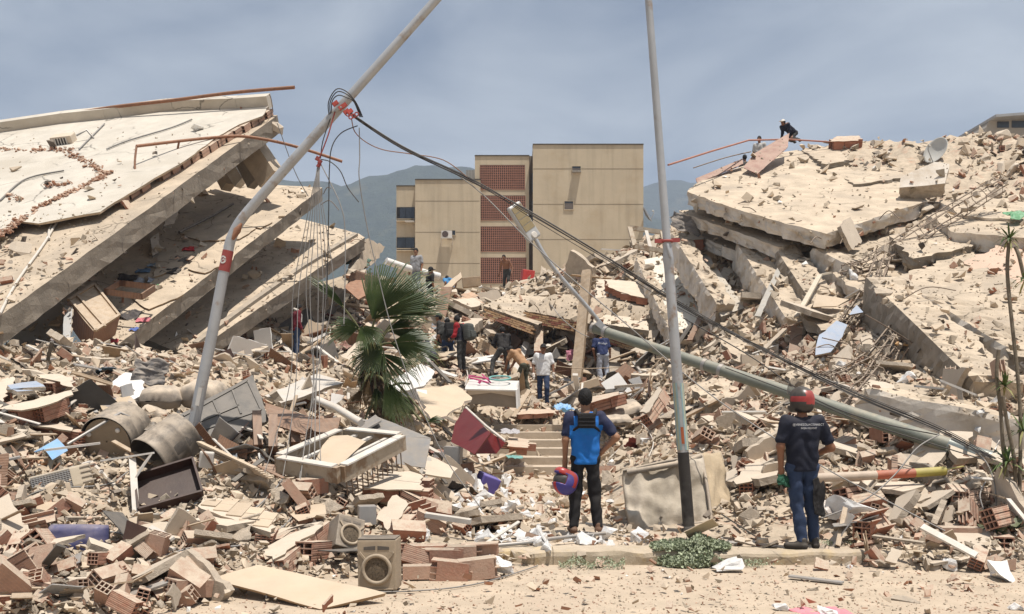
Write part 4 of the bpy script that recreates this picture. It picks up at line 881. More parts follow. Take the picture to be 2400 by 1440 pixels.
# ---- big plastered wall pieces
wallfrag('big tan wall slab with hollow brick edge and pale blue disc on top', [(0, 957, 13.0), (181, 912, 13.7), (87, 878, 14.8), (125, 877), (172, 885), (172, 925), (117, 947), (50, 962), (-60, 950), (-40, 900), (32, 883)], seed=601, bd=.20, ang=.3)
sheet('paint_flake', 'pale blue painted plaster oval lying on the big tan wall slab', 'plaster fragment', [(14, 912, 13.5), (106, 906, 13.6), (85, 893, 14.1), (50, 897), (18, 903), (40, 918), (80, 915)], .05, [m_lightblue, m_conc], jag=.02, under=-.02)
wallfrag('tan wall slab with ragged brick side at the left edge below the big slab', [(-20, 1040, 12.2), (62, 1022, 12.4), (40, 1000, 12.9), (-30, 1000), (68, 1008)], seed=602, bd=.20)
wallfrag('slab of red hollow bricks at the left edge above the rusty pipe', [(-20, 1075, 12.0), (62, 1070, 12.0), (55, 1050, 12.4), (-20, 1050)], seed=603, bd=.3, mats=[m_brickdust, m_brick])
wallfrag('long narrow plastered wall strip with brick end beside the oil drum', [(32, 990, 12.9), (165, 1010, 12.7), (168, 1000, 13.0), (110, 985), (45, 982)], seed=604, bd=.14)
wallfrag('tile-covered floor piece tilted below the brown tray', [(462, 1186, 11.3), (478, 1160, 11.9), (648, 1206, 11.4), (632, 1248), (560, 1222)], seed=605, bd=.10, skin=.06, tiles=(.34, .17, m_board), ang=-.1)
wallfrag('tilted wall piece with red ribbed brick side near the speaker box', [(607, 1288, 10.3), (755, 1222, 10.9), (660, 1238, 11.0), (628, 1262), (700, 1230), (757, 1232), (640, 1312)], seed=606, bd=.20, ang=.5)
wallfrag('plastered wall piece propped on bricks below the barred window frame', [(850, 1145, 12.6), (985, 1150, 12.4), (990, 1118, 13.2), (880, 1107, 13.6)][:3] + [(960, 1105), (885, 1108)], seed=607, bd=.16)
wallfrag('leaning piece of tan wall beside the small grey box', [(885, 1215, 11.6), (910, 1243, 11.2), (958, 1182, 11.8), (930, 1160), (922, 1162)], seed=608, bd=.14, ang=.7)
wallfrag('hollow-brick wall sheet with a stepped edge lying on the tan panel', [(1420, 655, 34.6), (1500, 662, 34.4), (1522, 700, 32.4), (1478, 692), (1425, 672)], seed=609, bd=.22, ang=-.2)
wallfrag('tan wall slab with crumbling brick edge left of the man in navy', [(1722, 1120, 13.4), (1790, 1060, 14.6), (1826, 1072, 14.2), (1822, 1100), (1770, 1125), (1725, 1135)], seed=610, bd=.16)
wallfrag('flat slab of red roof bricks on the pavement above the top step', [(1215, 972, 26.2), (1300, 968, 26.4), (1285, 955, 27.4), (1225, 957)], seed=611, bd=.10, mats=[m_brickdust, m_brick])
wallfrag('row of fallen hollow bricks leaning on the steps', [(1188, 1046, 21.0), (1238, 1050, 21.0), (1240, 1030, 22.2), (1195, 1024)], seed=612, bd=.16, mats=[m_brickdust, m_brick])
wallfrag('upright strip of hollow bricks standing right of the blue shirted man', [(1500, 965, 20.5), (1545, 905, 21.5), (1550, 915, 21.0), (1522, 965), (1515, 968)], seed=613, bd=.25)
wallfrag('hollow brick wall strip leaning above the steps', [(1382, 945, 22.6), (1452, 925, 22.8), (1450, 918, 23.4), (1385, 930)], seed=614, bd=.25, mats=[m_brickdust, m_brick])
wallfrag('orange tiled wall piece lying on the far crest left of the shirtless man', [(1080, 700, 38), (1120, 722, 35.6), (1130, 706, 36.4), (1095, 678)], seed=615, bd=.1, tiles=(.4, .2, mat('orange_tile', (.55, .33, .2), .8, var=.2, dust=.4)))
wallfrag('hollow brick lump sitting on the sloping floor beside the tall post', [(1604, 562, 31), (1650, 560, 31), (1645, 548, 32), (1610, 548)], seed=616, bd=.35)
wallfrag('brick wall lump lying on the ridge of the right heap', [(1945, 332, 36), (2012, 330, 36), (2015, 318, 37), (1960, 320)], seed=617, bd=.35, mats=[m_brickdust, m_brick])
wallfrag('grey wall slab with brick core standing under the fallen pole', [(2010, 935, 16.4), (2090, 940, 16.2), (2105, 905, 17.2), (2040, 888, 17.6)][:3] + [(2040, 890)], seed=618, bd=.14, jag=.08)
# single bricks one can point at
def brickat(label, px, py, Y, rot, k=0, s=1.0):
    o = link('hollow_brick', BRICKS[k]); o.location = P(px, py, Y); o.rotation_euler = rot; o.scale = (s, s, s); return tag(o, label, 'brick')
brickat('whole hollow brick showing its nine cells beside the tilted wall piece', 735, 1292, 10.1, (0, .1, 1.25), 0, 1.0)
brickat('ribbed terracotta brick lying on its side right of the speaker box', 985, 1340, 9.75, (1.57, 0, .1), 1, .85)
brickat('red terracotta brick in the front row right of the ribbed brick', 1058, 1338, 9.75, (1.57, .1, -.05), 2)
brickat('broken red brick at the end of the row right of the speaker', 1122, 1332, 9.8, (1.57, -.1, .15), 7)
for i, (px, py, Y) in enumerate(((1000, 1300, 10.3), (1072, 1296, 10.4), (1040, 1310, 10.1), (1125, 1290, 10.5), (975, 1308, 10.2))):
    tag(brickat('x', px, py, Y, (1.57, rb.uniform(-.1, .1), rb.uniform(-.2, .2)), i % 4), 'dusty brick in the back row of the fallen brick strip', 'brick', 'bricks of the fallen strip by the speaker')
brickat('large ribbed red brick lying at the kerb before the leafy plant', 2248, 1252, 11.0, (1.57, 0, -.12), 1, 1.05)
brickat('red hollow brick with nine open cells under the leafy plant', 2345, 1275, 10.85, (0, 0, 1.3), 0, 1.0)
brickat('red hollow brick with torn cells near the kerb right of the man in navy', 2035, 1240, 11.2, (0, 0, .9), 0, 1.05)
brickat('whole tan hollow brick with square cells under the striped pipe', 2000, 1140, 12.6, (0, .15, 1.4), 5, 1.0)
# ---- furniture and household things
def drum(label, c, axis, r, L, m, open_=False, dents=0.0, seed=1):
    ax = Vector(axis).normalized(); q = Vector((0, 0, 1)).rotation_difference(ax).to_matrix().to_4x4(); q.translation = c
    root = empty('oil_drum', c); tag(root, label, 'drum')
    prof = [(r, -L / 2), (r * 1.03, -L / 2 + .01), (r, -L / 2 + .04), (r, -L * .2), (r * 1.035, -L * .17), (r, -L * .14), (r, L * .14), (r * 1.035, L * .17), (r, L * .2), (r, L / 2 - .04), (r * 1.03, L / 2 - .01), (r, L / 2)]
    mb = MB(); mb.lathe(prof, 36, None, 0, True, True, False)
    if open_: mb.lathe([(r * .985, L / 2), (r * .97, -L / 2 + .02)], 36, None, 1, True, False, True)
    for i, v in enumerate(mb.v):
        n_ = mnoise.noise(Vector(v) * 2.5 + Vector((seed, 0, 0))); f = 1 - dents * max(0, n_); mb.v[i] = (v[0] * f, v[1] * f, v[2])
    o = mb.build('shell', [m, m_black], root); o.matrix_basis = Matrix.Translation(-root.location) @ q
    if not open_:
        mb = MB(); mb.lathe([(.01, L / 2 - .03), (r * .90, L / 2 - .033)], 36, None, 0, False, False, False); o = mb.build('lid', m, root); o.matrix_basis = Matrix.Translation(-root.location) @ q
        for a in (.6, 2.6): mb = MB(); mb.lathe([(.03, 0), (.03, .02), (.02, .025)], 12, Matrix.Translation((r * .7 * math.cos(a), r * .7 * math.sin(a), L / 2 - .024))); o = mb.build('bung', m_paintwhite, root); o.matrix_basis = Matrix.Translation(-root.location) @ q
    return root
m_drum = mat('dusty_black_drum', (0.045, .043, .041), .6, var=.2, bump=.15, dust=.72)
m_drumlid = mat('dusty_drum_lid', (0.34, .27, .19), .85, var=.2, scale=4, bump=.2)
d1 = drum('dusty black oil drum lying with its round lid facing the street', P(274, 1018, 13.1), (-.10, -.86, -.30), .345, .60, m_drum, False, .04, 3)
for ch in d1.children:
    if ch.name.startswith('lid'): ch.data.materials[0] = m_drumlid
drum('crumpled black drum with open end behind the brown tray', P(392, 1048, 12.7), (-.45, -.62, -.45), .31, .62, m_drum, True, .14, 8)
dp = sheet('moulded_headboard', 'big dark grey moulded panel leaning behind the leaning lamp post', 'panel', [(388, 990, 13.4), (592, 879, 14.6), (630, 985, 14.0), (600, 1000), (455, 1036)], .09, [m_darkpanel, m_black])
for (a, b) in (((430, 975), (580, 892)), ((470, 1010), (612, 960)), ((580, 892), (612, 960)), ((500, 940), (520, 985)), ((545, 915), (565, 970)), ((440, 1000), (560, 950))):
    pl = [(388, 990, 13.4), (592, 879, 14.6), (630, 985, 14.0)]; mb = MB(); mb.beam(onplane(pl, *a, .006), onplane(pl, *b, .006), .03, .02, 0, up=frame(pl)[1])
    o = mb.build('moulding', m_darkpanel, dp); o.matrix_parent_inverse = dp.matrix_world.inverted() if False else Matrix.Identity(4); bpy.context.view_layer.update(); o.matrix_parent_inverse = dp.matrix_world.inverted()
def pil(label, px, py, Y, d, rot, seed, m=None, cat='cushion'):
    o = pillow('cushion', d, m or m_cushion, None, seed, .45, .03); o.location = P(px, py, Y); o.rotation_euler = rot; return tag(o, label, cat)
pil('dusty bolster cushion left of the leaning lamp post', 380, 932, 14.4, (.62, .40, .30), (.3, 0, .1), 2)
pil('round dusty cushion half behind the leaning lamp post', 478, 925, 14.5, (.62, .5, .38), (.4, .1, -.3), 5)
pil('pleated dark cushion below the dusty bolster', 362, 976, 14.0, (.42, .3, .24), (.2, .4, .3), 7)
tr = empty('tray', P(396, 1140, 12.0)); tag(tr, 'dark brown shallow tray standing on edge before the drums', 'tray')
tpl = [(316, 1122, 11.45), (452, 1080, 11.75), (475, 1158, 11.4)]
ob, M, ol = slab('base', tpl + [(326, 1200)], .03, [m_darkbrown, m_darkbrown], jag=0, step=5, solid=False, rough=0, layers=1); ob.parent = tr; ob.matrix_basis = Matrix.Translation(-tr.location) @ M
cs_ = [onplane(tpl, *p, .05) for p in ((316, 1122), (452, 1080), (475, 1158), (326, 1200))]
for i in range(4):
    mb = MB(); mb.beam(cs_[i], cs_[(i + 1) % 4], .025, .13, 0, up=frame(tpl)[1]); o = mb.build('rim', m_darkbrown, tr); o.matrix_parent_inverse = Matrix.Translation(-tr.location)
def bars(name, label, cat, segs, w, h, m, group=None):
    root = empty(name, P(*segs[0][0])); tag(root, label, cat, group)
    for a, b in segs: mb = MB(); mb.beam(P(*a), P(*b), w, h); o = mb.build('bar', m, root); o.matrix_parent_inverse = Matrix.Translation(-root.location)
    return root
bars('bent_metalwork', 'bent white metal frame standing in front of the drums', 'frame', [((239, 1080, 11.5), (358, 1062, 11.4)), ((310, 1074, 11.44), (319, 1208, 11.0)), ((248, 1226, 10.9), (384, 1202, 11.05)), ((354, 1064, 11.4), (310, 1130, 11.3))], .075, .02, m_paintwhite)
bars('bent_metalwork', 'bent white strips hanging over the dusty grille box', 'frame', [((118, 1112, 11.5), (212, 1082, 11.9)), ((212, 1082, 11.9), (278, 1148, 11.6)), ((278, 1148, 11.6), (300, 1200, 11.3))], .05, .02, m_paintwhite)
sheet('plastic_flap', 'bright blue plastic flap on the brick heap at left', 'plastic sheet', [(100, 1048, 12.0), (134, 1028, 12.2), (159, 1056, 11.9), (122, 1078)], .012, m_skyblue)
sheet('plastic_flap', 'thin blue plastic strip left of the bright blue flap', 'plastic sheet', [(79, 1059, 12.0), (134, 1030, 12.2), (112, 1052, 12.02)], .012, m_skyblue)
rodat('rusty_pipe', 'rusty white pipe crossing the brick heap at the left edge', 'pipe', [(-20, 1124, 11.5), (60, 1098, 11.8), (150, 1070, 12.2)], .045, mat('rust_white_pipe', (.55, .42, .30), .7, var=.3, patch=((.34, .15, .06), 6, .5, .6), dust=.3))
rodat('iron_rod', 'thin rusty rod slanting over the rubble at the left edge', 'rod', [(-20, 1168, 11.0), (40, 1118, 11.3), (98, 1060, 11.9)], .010, m_rust, sm=False)
rodat('iron_rod', 'thin bent rod leaning on the dusty grille box', 'rod', [(40, 1190, 11.0), (98, 1130, 11.3), (140, 1086, 11.6)], .010, m_rust, sm=False)
rodat('iron_rod', 'grey bar sloping up to the first oil drum', 'rod', [(158, 1042, 12.3), (282, 968, 12.9), (305, 978, 13)], .02, m_greymetal, sm=False)
gb = empty('air_conditioner', P(150, 1138, 11.6), (rad(-20), rad(-14), rad(22))); tag(gb, 'dusty cream air conditioner case with dark grille lying on its side', 'air conditioner')
bm_obj('case', rbox((.66, .5, .26), .03), mat('cream_plastic', (.50, .42, .30), .6, var=.15, dust=.7), gb)
mb = MB(); mb.box((-.1, -.256, -.01), (.42, .02, .20)); mb.build('grille', m_black, gb)
mb = MB(); [mb.box((-.1, -.268, -.10 + i * .022), (.42, .012, .006)) for i in range(10)]; [mb.box((-.30 + i * .03, -.268, -.01), (.005, .010, .20)) for i in range(14)]; mb.build('grid', m_greymetal, gb)
mb = MB(); [mb.box((.29, -.257, -.09 + i * .06), (.14, .012, .015)) for i in range(4)]; mb.build('louvre', m_cushion, gb)
bt = pillow('plastic_tank', (.62, .30, .30), [m_blue], None, 4, .22, .012); bt.location = P(184, 1264, 10.0); bt.rotation_euler = (rad(80), 0, rad(-4)); tag(bt, 'navy blue dusty plastic container lying among bricks at left', 'container')
rk2 = random.Random(9)
cs2 = empty('corrugated_strips', P(545, 1075, 12.2)); tag(cs2, 'bundle of tan corrugated strips running down behind the tile floor', 'strips')
for i in range(7):
    mb = MB(); o_ = rk2.uniform(-8, 8); mb.beam(P(466 + i * 2, 1036 + i * 4 + o_ * .3, 12.6), P(600 + i * 6, 1098 + i * 4, 11.9), .07, .015); o = mb.build('strip', m_dustslab if i % 2 else m_board, cs2); o.matrix_parent_inverse = Matrix.Translation(-cs2.location)
boxat('plastic_box', 'small white plastic box right of the leaning lamp post', 'box', 484, 1078, 12.2, (.17, .10, .2), (.1, .1, .2), m_paintwhite, .02)
# window frame with its burglar bars
wf = empty('barred_window', P(800, 1060, 12.8)); tag(wf, 'heavy wooden window frame with iron bars lying tilted on the rubble', 'window frame')
wpl = [(645, 1073, 12.5), (796, 1098, 12.0), (947, 1021, 13.2)]
wc = [onplane(wpl, *p) for p in ((645, 1073), (796, 1098), (947, 1021), (803, 1007))]; wnn = frame(wpl)[1]
m_frame = mat('peeling_frame_paint', (.50, .42, .32), .8, var=.25, scale=5, bump=.3, dust=.4, patch=((.26, .17, .10), 4, .5, .6))
for i in range(4):
    a, b = wc[i], wc[(i + 1) % 4]; d_ = (b - a).normalized() * .04; mb = MB(); mb.beam(a + d_ - wnn * .09, b - d_ * .5 - wnn * .09, .075, .20, 0, up=wnn); o = mb.build('frame_side', m_frame, wf); o.matrix_parent_inverse = Matrix.Translation(-wf.location)
    mb = MB(); mb.beam(a + d_ * 2 + wnn * .02, b - d_ * 2 + wnn * .02, .12, .02, 0, up=wnn); o = mb.build('frame_lip', m_paintwhite, wf); o.matrix_parent_inverse = Matrix.Translation(-wf.location)
for t in [i / 13 for i in range(1, 13)]:
    a = wc[0] + (wc[1] - wc[0]) * t; b = wc[3] + (wc[2] - wc[3]) * t; c1 = wc[1] + (wc[2] - wc[1]) * t
    if t < .95: mb = MB(); mb.tube([c1 - wnn * .18, c1 - wnn * .42, c1 - wnn * .42 + (wc[0] - wc[1]).normalized() * .25], .009, 6); o = mb.build('bar', m_rebar, wf); o.matrix_parent_inverse = Matrix.Translation(-wf.location)
for t in (.25, .5, .75): mb = MB(); mb.beam(wc[0] + (wc[1] - wc[0]) * t - wnn * .05, wc[3] + (wc[2] - wc[3]) * t - wnn * .05, .05, .03, 0, up=wnn); o = mb.build('crossbar', m_paintwhite, wf); o.matrix_parent_inverse = Matrix.Translation(-wf.location)
sheet('cardboard', 'curled tan cardboard sheet lying inside the barred window frame', 'cardboard', [(740, 1078, 12.45), (796, 1090, 12.2), (858, 1035, 13.0), (815, 1020), (775, 1022), (755, 1045)], .02, m_board, jag=.01)
sheet('plywood', 'reddish brown wooden board left of the window frame', 'panel', [(622, 944, 14.4), (739, 982, 13.8), (714, 1018, 13.2), (632, 992)], .03, m_woodbrown)
wd = empty('wooden_cabinet', P(640, 1055, 13.4)); tag(wd, 'overturned dark wooden cabinet under the reddish brown board', 'cabinet')
for a, b in (((600, 990, 14.0), (604, 1070, 13.6)), ((640, 1000, 13.8), (640, 1075, 13.4)), ((690, 1010, 13.7), (692, 1060, 13.5))): mb = MB(); mb.beam(P(*a), P(*b), .12, .5); o = mb.build('side', m_woodbrown, wd); o.matrix_parent_inverse = Matrix.Translation(-wd.location)
mb = MB(); mb.beam(P(600, 1070, 13.7), P(692, 1066, 13.5), .5, .03); o = mb.build('shelf', m_woodbrown, wd); o.matrix_parent_inverse = Matrix.Translation(-wd.location)
sheet('plywood', 'dark patterned wooden door piece behind the window frame', 'panel', [(718, 985, 14.6), (800, 978, 14.8), (785, 1022, 14.0), (735, 1010)], .05, m_woodbrown)
rodat('aluminium_profile', 'white aluminium rail slanting towards the palm trunk', 'rail', [(742, 938, 16.5), (790, 958, 16.0), (846, 992, 15.2)], .07, m_paintwhite, n=4, sm=False)
gm = empty('metal_cabinet', P(955, 1090, 14.6)); tag(gm, 'grey dented metal cabinet lying right of the window frame', 'cabinet')
for nm, pts in (('front', [(948, 1024, 14.8), (1010, 1028, 14.6), (996, 1097, 14.2), (925, 1086)]), ('top', [(838, 1008, 15.6), (880, 975, 16.4), (1010, 1027, 14.7), (945, 1024)]), ('flap', [(830, 1005, 15.6), (880, 972, 16.4), (895, 985, 15.6), (850, 1010)])):
    ob, M, ol = slab(nm, pts, .03, [m_greymetal, m_greymetal], jag=.01, step=.3, solid=False, rough=.005, layers=1); ob.parent = gm; ob.matrix_basis = Matrix.Translation(-gm.location) @ M
rp = empty('red_cabinet', P(1120, 1060, 17.4)); tag(rp, 'deep red overturned cabinet beside the steps', 'cabinet')
for nm, pts in (('side', [(1057, 1036, 17.6), (1066, 994, 18.2), (1090, 956, 18.6), (1150, 1015, 17.6), (1112, 1065)]), ('end', [(1150, 1014, 17.6), (1185, 1038, 17.9), (1163, 1064, 17.5), (1112, 1064)])):
    ob, M, ol = slab(nm, pts, .04, [m_red, m_red], jag=.006, step=.3, solid=False, rough=.003, layers=1); ob.parent = rp; ob.matrix_basis = Matrix.Translation(-rp.location) @ M
rodat('aluminium_profile', 'teal edged white rail along the red cabinet', 'rail', [(1092, 956, 18.6), (1140, 1000, 17.9), (1184, 1034, 17.6)], .03, m_paintwhite, n=4, sm=False)
# pale sheets around the palm
sheet('plasterboard', 'cream ceiling sheet with torn corner left of the palm', 'panel', [(622, 927, 16.2), (745, 876, 18.5), (803, 897, 17.6), (658, 945)], .06, [m_paintwhite, m_conc], jag=.05)
sheet('plasterboard', 'bright white sheet lying right of the palm trunk', 'panel', [(905, 900, 20), (987, 852, 23), (1020, 872, 22), (992, 905), (930, 920)], .05, m_sheetwhite, jag=.05)
sheet('plasterboard', 'torn tan wall sheet with white ragged edge above the red cabinet', 'panel', [(980, 912, 19.6), (1065, 902, 20.6), (1106, 932, 20), (1080, 952), (1045, 975), (1010, 982)], .06, [m_board, m_sheetwhite], jag=.07)
sheet('plasterboard', 'white peeled strip hanging beside the torn tan wall sheet', 'panel', [(975, 912, 19.5), (1000, 915, 19.5), (1014, 985, 18.8), (1002, 975)], .05, m_sheetwhite, jag=.04)
sheet('plasterboard', 'pale sheet leaning among wires below the bright white sheet', 'panel', [(935, 880, 22.5), (975, 905, 21.5), (990, 940, 20.6), (940, 925)], .04, m_sheetwhite, jag=.04)
fr = empty('refrigerator', P(1155, 950, 25)); tag(fr, 'white refrigerator body lying on its back under the bicycle', 'refrigerator')
for nm, pts, mm in (('back', [(1090, 912, 24.6), (1212, 915, 24.4), (1216, 893, 25.6), (1100, 890, 25.8)], m_sheetwhite), ('side', [(1212, 915, 24.4), (1217, 893, 25.4), (1220, 950, 25.2), (1214, 958)], m_sheetwhite), ('base', [(1092, 912, 24.7), (1212, 914, 24.5), (1213, 957, 24.7), (1100, 946)], m_cushion), ('liner', [(1094, 913, 24.62), (1210, 916, 24.42), (1208, 930, 24.5), (1150, 921), (1098, 926)], m_plaster)):
    ob, M, ol = slab(nm, pts, .04, [mm, mm], jag=.02, step=.3, solid=False, rough=.005, layers=1); ob.parent = fr; ob.matrix_basis = Matrix.Translation(-fr.location) @ M

bk = empty('bicycle', P(1150, 892, 25.3)); tag(bk, 'pink bicycle with a teal tyre lying on the white refrigerator', 'bicycle')
def bpart(nm, mb, m): o = mb.build(nm, m, bk); o.matrix_parent_inverse = Matrix.Translation(-bk.location)
m_pink = mat('pink_paint', (.62, .06, .22), .4, bump=0, dust=.15); m_teal = mat('teal_rubber', (.12, .38, .36), .7, bump=0, dust=.2)
mb = MB(); mb.tube([P(1098, 881, 25.5), P(1160, 890, 25.3)], .025, 6); mb.tube([P(1098, 885, 25.2), P(1145, 897, 25.0)], .022, 6); mb.tube([P(1130, 878, 25.6), P(1150, 897, 25.1)], .02, 6); bpart('bicycle_frame', mb, m_pink)
for (px, py, Y, nm) in ((1172, 890, 25.2, 'wheel'),):
    c = P(px, py, Y); ring = [c + Vector((.27 * math.cos(t), .27 * math.sin(t), .06 * math.sin(t) + .04)) for t in np.linspace(0, 2 * math.pi, 25)]
    mb = MB(); mb.tube(ring, .022, 6, caps=False); bpart('wheel', mb, m_teal); mb = MB(); [mb.tube([c + Vector((0, 0, .04)), p], .004, 4) for p in ring[::3]]; bpart('spokes', mb, m_greymetal)
mb = MB(); mb.tube([P(1094, 868, 25.6), P(1097, 883, 25.5), P(1090, 905, 25.2)], .018, 6); bpart('handlebar', mb, m_greymetal)
mb = MB(); mb.tube([P(1122, 899, 25.0), P(1126, 893, 25.0)], .035, 8); bpart('pedal', mb, m_pink)
# the two loudspeakers
def speaker(label, loc, rot, d, broken=False):
    root = empty('loudspeaker', loc, rot); tag(root, label, 'loudspeaker'); w, dp_, h = d
    mc = mat('dusty_speaker_box', (.10, .085, .07), .7, var=.3, bump=.2, dust=.75); mf = mat('dusty_speaker_front', (.36, .285, .20), .85, var=.2, bump=.25, dust=.4)
    bm = rbox((w, dp_, h), .012); bm_obj('cabinet', bm, mf if not broken else mc, root).location = (0, 0, h / 2)
    if not broken:
        mb = MB(); mb.box((0, -.005, h + .004), (w * .97, dp_ * .95, .012)); mb.build('top_panel', m_black, root)
    Rm = Matrix.Translation((0, -dp_ / 2 - .002, h * .42)) @ Matrix.Rotation(rad(90), 4, 'X')
    mb = MB(); mb.lathe([(w * .33, .0), (w * .40, .0), (w * .40, .018), (w * .36, .030), (w * .31, .022), (w * .30, .0)], 32, Rm, 0, True, False, False); mb.build('ring', mf, root)
    mb = MB(); mb.lathe([(.005, .014), (w * .15, .012), (w * .31, .004)], 32, Rm); mb.build('cone', mat('speaker_mesh', (.20, .15, .10), .9, var=.7, scale=60, bump=.6, bscale=120), root)
    for s in (-1, 1):
        mb = MB(); mb.add([(s * .01, -dp_ / 2 - .004, h * .80), (s * w * .33, -dp_ / 2 - .004, h * .80), (s * w * .33, -dp_ / 2 - .004, h * .86), (s * .01, -dp_ / 2 - .004, h * .88)], [(0, 1, 2, 3) if s > 0 else (3, 2, 1, 0)]); mb.build('port', m_black, root)
        mb = MB(); mb.beam((s * w * .44, -dp_ / 2 - .008, h * .76), (s * w * .30, -dp_ / 2 - .008, h * .62), .018, .016, up=(0, 1, 0)); mb.build('trim', mf, root)
    if not broken:
        mb = MB(); mb.beam((-w * .42, -dp_ / 2 - .006, h * .03), (w * .42, -dp_ / 2 - .006, h * .03), .012, .02, up=(0, 1, 0)); mb.build('trim', mf, root)
    return root
speaker('upright dusty loudspeaker with round cone standing on the road edge', P(891, 1378, 9.18), (0, rad(-1), rad(-4)), (.355, .27, .46))
speaker('broken loudspeaker lying tilted behind the upright one', P(805, 1295, 10.35), (rad(-28), rad(18), rad(28)), (.30, .26, .36), True)
boxat('metal_box', 'small empty grey box standing on the rubble above the speakers', 'box', 860, 1207, 11.6, (.20, .20, .22), (0, 0, .25), m_greymetal, .008)
boxat('metal_box', 'grey wall box standing open beside the red cabinet', 'box', 1062, 1068, 17.4, (.30, .2, .32), (0, .05, -.2), m_greymetal, .01)
boxat('plastic_crate', 'purple blue plastic crate tipped over on the pavement', 'crate', 1141, 1133, 17.3, (.34, .30, .30), (.25, .35, .5), m_purple, .02)
boxat('wood_block', 'brown wooden block standing beside the purple crate', 'block', 1098, 1108, 17.2, (.20, .12, .34), (0, -.15, .3), m_woodbrown, .008)
sheet('board', 'large tan board lying flat on the road before the speaker', 'board', [(495, 1356, 9.14), (606, 1324, 9.42), (906, 1390, 8.76), (750, 1428), (640, 1395)], .035, [m_board, m_wood], jag=.012)
sheet('board', 'thin tan curled board right of the window bars', 'board', [(945, 1082, 13.8), (985, 1108, 13.4), (1048, 1172, 12.8), (1030, 1165), (975, 1120)], .02, m_board)
sheet('board', 'tan plaster sheet lying left of the grey wall box', 'board', [(990, 1110, 14.6), (1005, 1068, 15.6), (1072, 1098, 15.2), (1055, 1120)], .03, m_plaster, jag=.03)
sheet('board', 'small dark tray with tan sand right of the tile floor', 'board', [(670, 1195, 11.5), (760, 1178, 11.8), (765, 1205, 11.3), (700, 1222)], .05, [m_board, m_woodbrown])
sheet('board', 'pale board lying flat left of the tan board on the road', 'board', [(330, 1372, 9.7), (400, 1345, 10.0), (460, 1362, 9.7), (410, 1388)], .03, m_plaster)
sheet('plywood', 'tan timber sheet half buried at the left edge', 'panel', [(-10, 890, 14.4), (20, 895, 14.3), (24, 935, 13.8), (-10, 940)], .06, m_wood)
sheet('plasterboard', 'white ragged plaster sheet standing among bricks behind the drums', 'panel', [(258, 905, 15.2), (290, 872, 16.2), (328, 880, 15.8), (345, 920, 15.0), (310, 938), (275, 925)], .05, m_sheetwhite, jag=.05)
sheet('plasterboard', 'grey mirror-like board with tan stain behind the drums', 'panel', [(212, 918, 14.6), (280, 908, 15.0), (318, 940, 14.3), (245, 965)], .03, [mat('stained_grey_board', (.20, .20, .22), .6, var=.2, patch=((.5, .38, .25), 3, .48, .52), dust=.3), m_wood], jag=.02)
sheet('plasterboard', 'cream slab leaning between the drum and the stained board', 'panel', [(270, 962, 13.9), (308, 930, 14.2), (328, 958, 13.9), (300, 990)], .12, m_plaster, jag=.01)
# torn mattress by the tall post
mt = empty('mattress', P(1575, 1250, 12.35)); tag(mt, 'torn dirty beige mattress propped on edge behind the tall post', 'mattress')
m_matt = mat('dirty_ticking', (.47, .40, .31), .95, var=.3, scale=4, bump=.6, bscale=12, patch=((.64, .55, .44), 1.7, .46, .66))
def puff(name, c4, th, m, seed, amp=.05, nseg=18):
    a, b, c, d = c4; vs = []
    nn = (b - a).cross(d - a).normalized(); nn = nn if nn.y < 0 else -nn
    for j in range(nseg + 1):
        for i in range(nseg + 1):
            s, t = i / nseg, j / nseg; p = (a * (1 - s) + b * s) * (1 - t) + (d * (1 - s) + c * s) * t
            e = min(1, min(s, 1 - s) * 8) * min(1, min(t, 1 - t) * 8)
            vs.append(p + nn * (amp * (mnoise.noise(Vector((s * 3 + seed, t * 3, 0))) + .6 * mnoise.noise(Vector((s * 8, t * 5 + seed, 1)))) + th * .25 * e))
    n1 = len(vs); vs += [v - nn * (th * 1.0) for v in vs]
    q_ = nseg + 1; fs = [(j * q_ + i, j * q_ + i + 1, (j + 1) * q_ + i + 1, (j + 1) * q_ + i) for j in range(nseg) for i in range(nseg)]
    fs += [tuple(n1 + k for k in f[::-1]) for f in fs]
    rim = [i for i in range(q_)] + [j * q_ + nseg for j in range(1, q_)] + [nseg * q_ + i for i in range(nseg - 1, -1, -1)] + [j * q_ for j in range(nseg - 1, 0, -1)]
    fs += [(rim[k], rim[(k + 1) % len(rim)], rim[(k + 1) % len(rim)] + n1, rim[k] + n1) for k in range(len(rim))]
    mb = MB(); mb.add(vs, fs, 0, True); o = mb.build(name, m, mt); o.matrix_parent_inverse = Matrix.Translation(-mt.location); bm = bmesh.new(); bm.from_mesh(o.data); bmesh.ops.recalc_face_normals(bm, faces=bm.faces[:]); bm.to_mesh(o.data); bm.free(); return o
c4 = [P(1460, 1104, 12.75), P(1644, 1066, 12.85), P(1668, 1222, 12.3), P(1476, 1252, 12.35)]
puff('cover', c4, .16, m_matt, 3, .10, 30); puff('filling', [P(1644, 1062, 13.05), P(1690, 1062, 13.45), P(1722, 1205, 12.9), P(1668, 1222, 12.5)], .10, mat('old_foam', (.50, .39, .26), .95, var=.2, bump=.5), 9, .06)
for a, b in ((c4[0], c4[1]), (c4[1], c4[2]), (c4[2], c4[3])): mb = MB(); mb.tube(spline([a, (a + b) / 2 + Vector((0, -.04, .01)), b], 6), .022, 6); o = mb.build('piping', m_cushion, mt); o.matrix_parent_inverse = Matrix.Translation(-mt.location)
mb = MB(); mb.tube([P(1470, 1108, 12.7), P(1600, 1085, 12.65), P(1642, 1070, 12.8)], .04, 6); o = mb.build('torn_edge', m_cushion, mt); o.matrix_parent_inverse = Matrix.Translation(-mt.location)
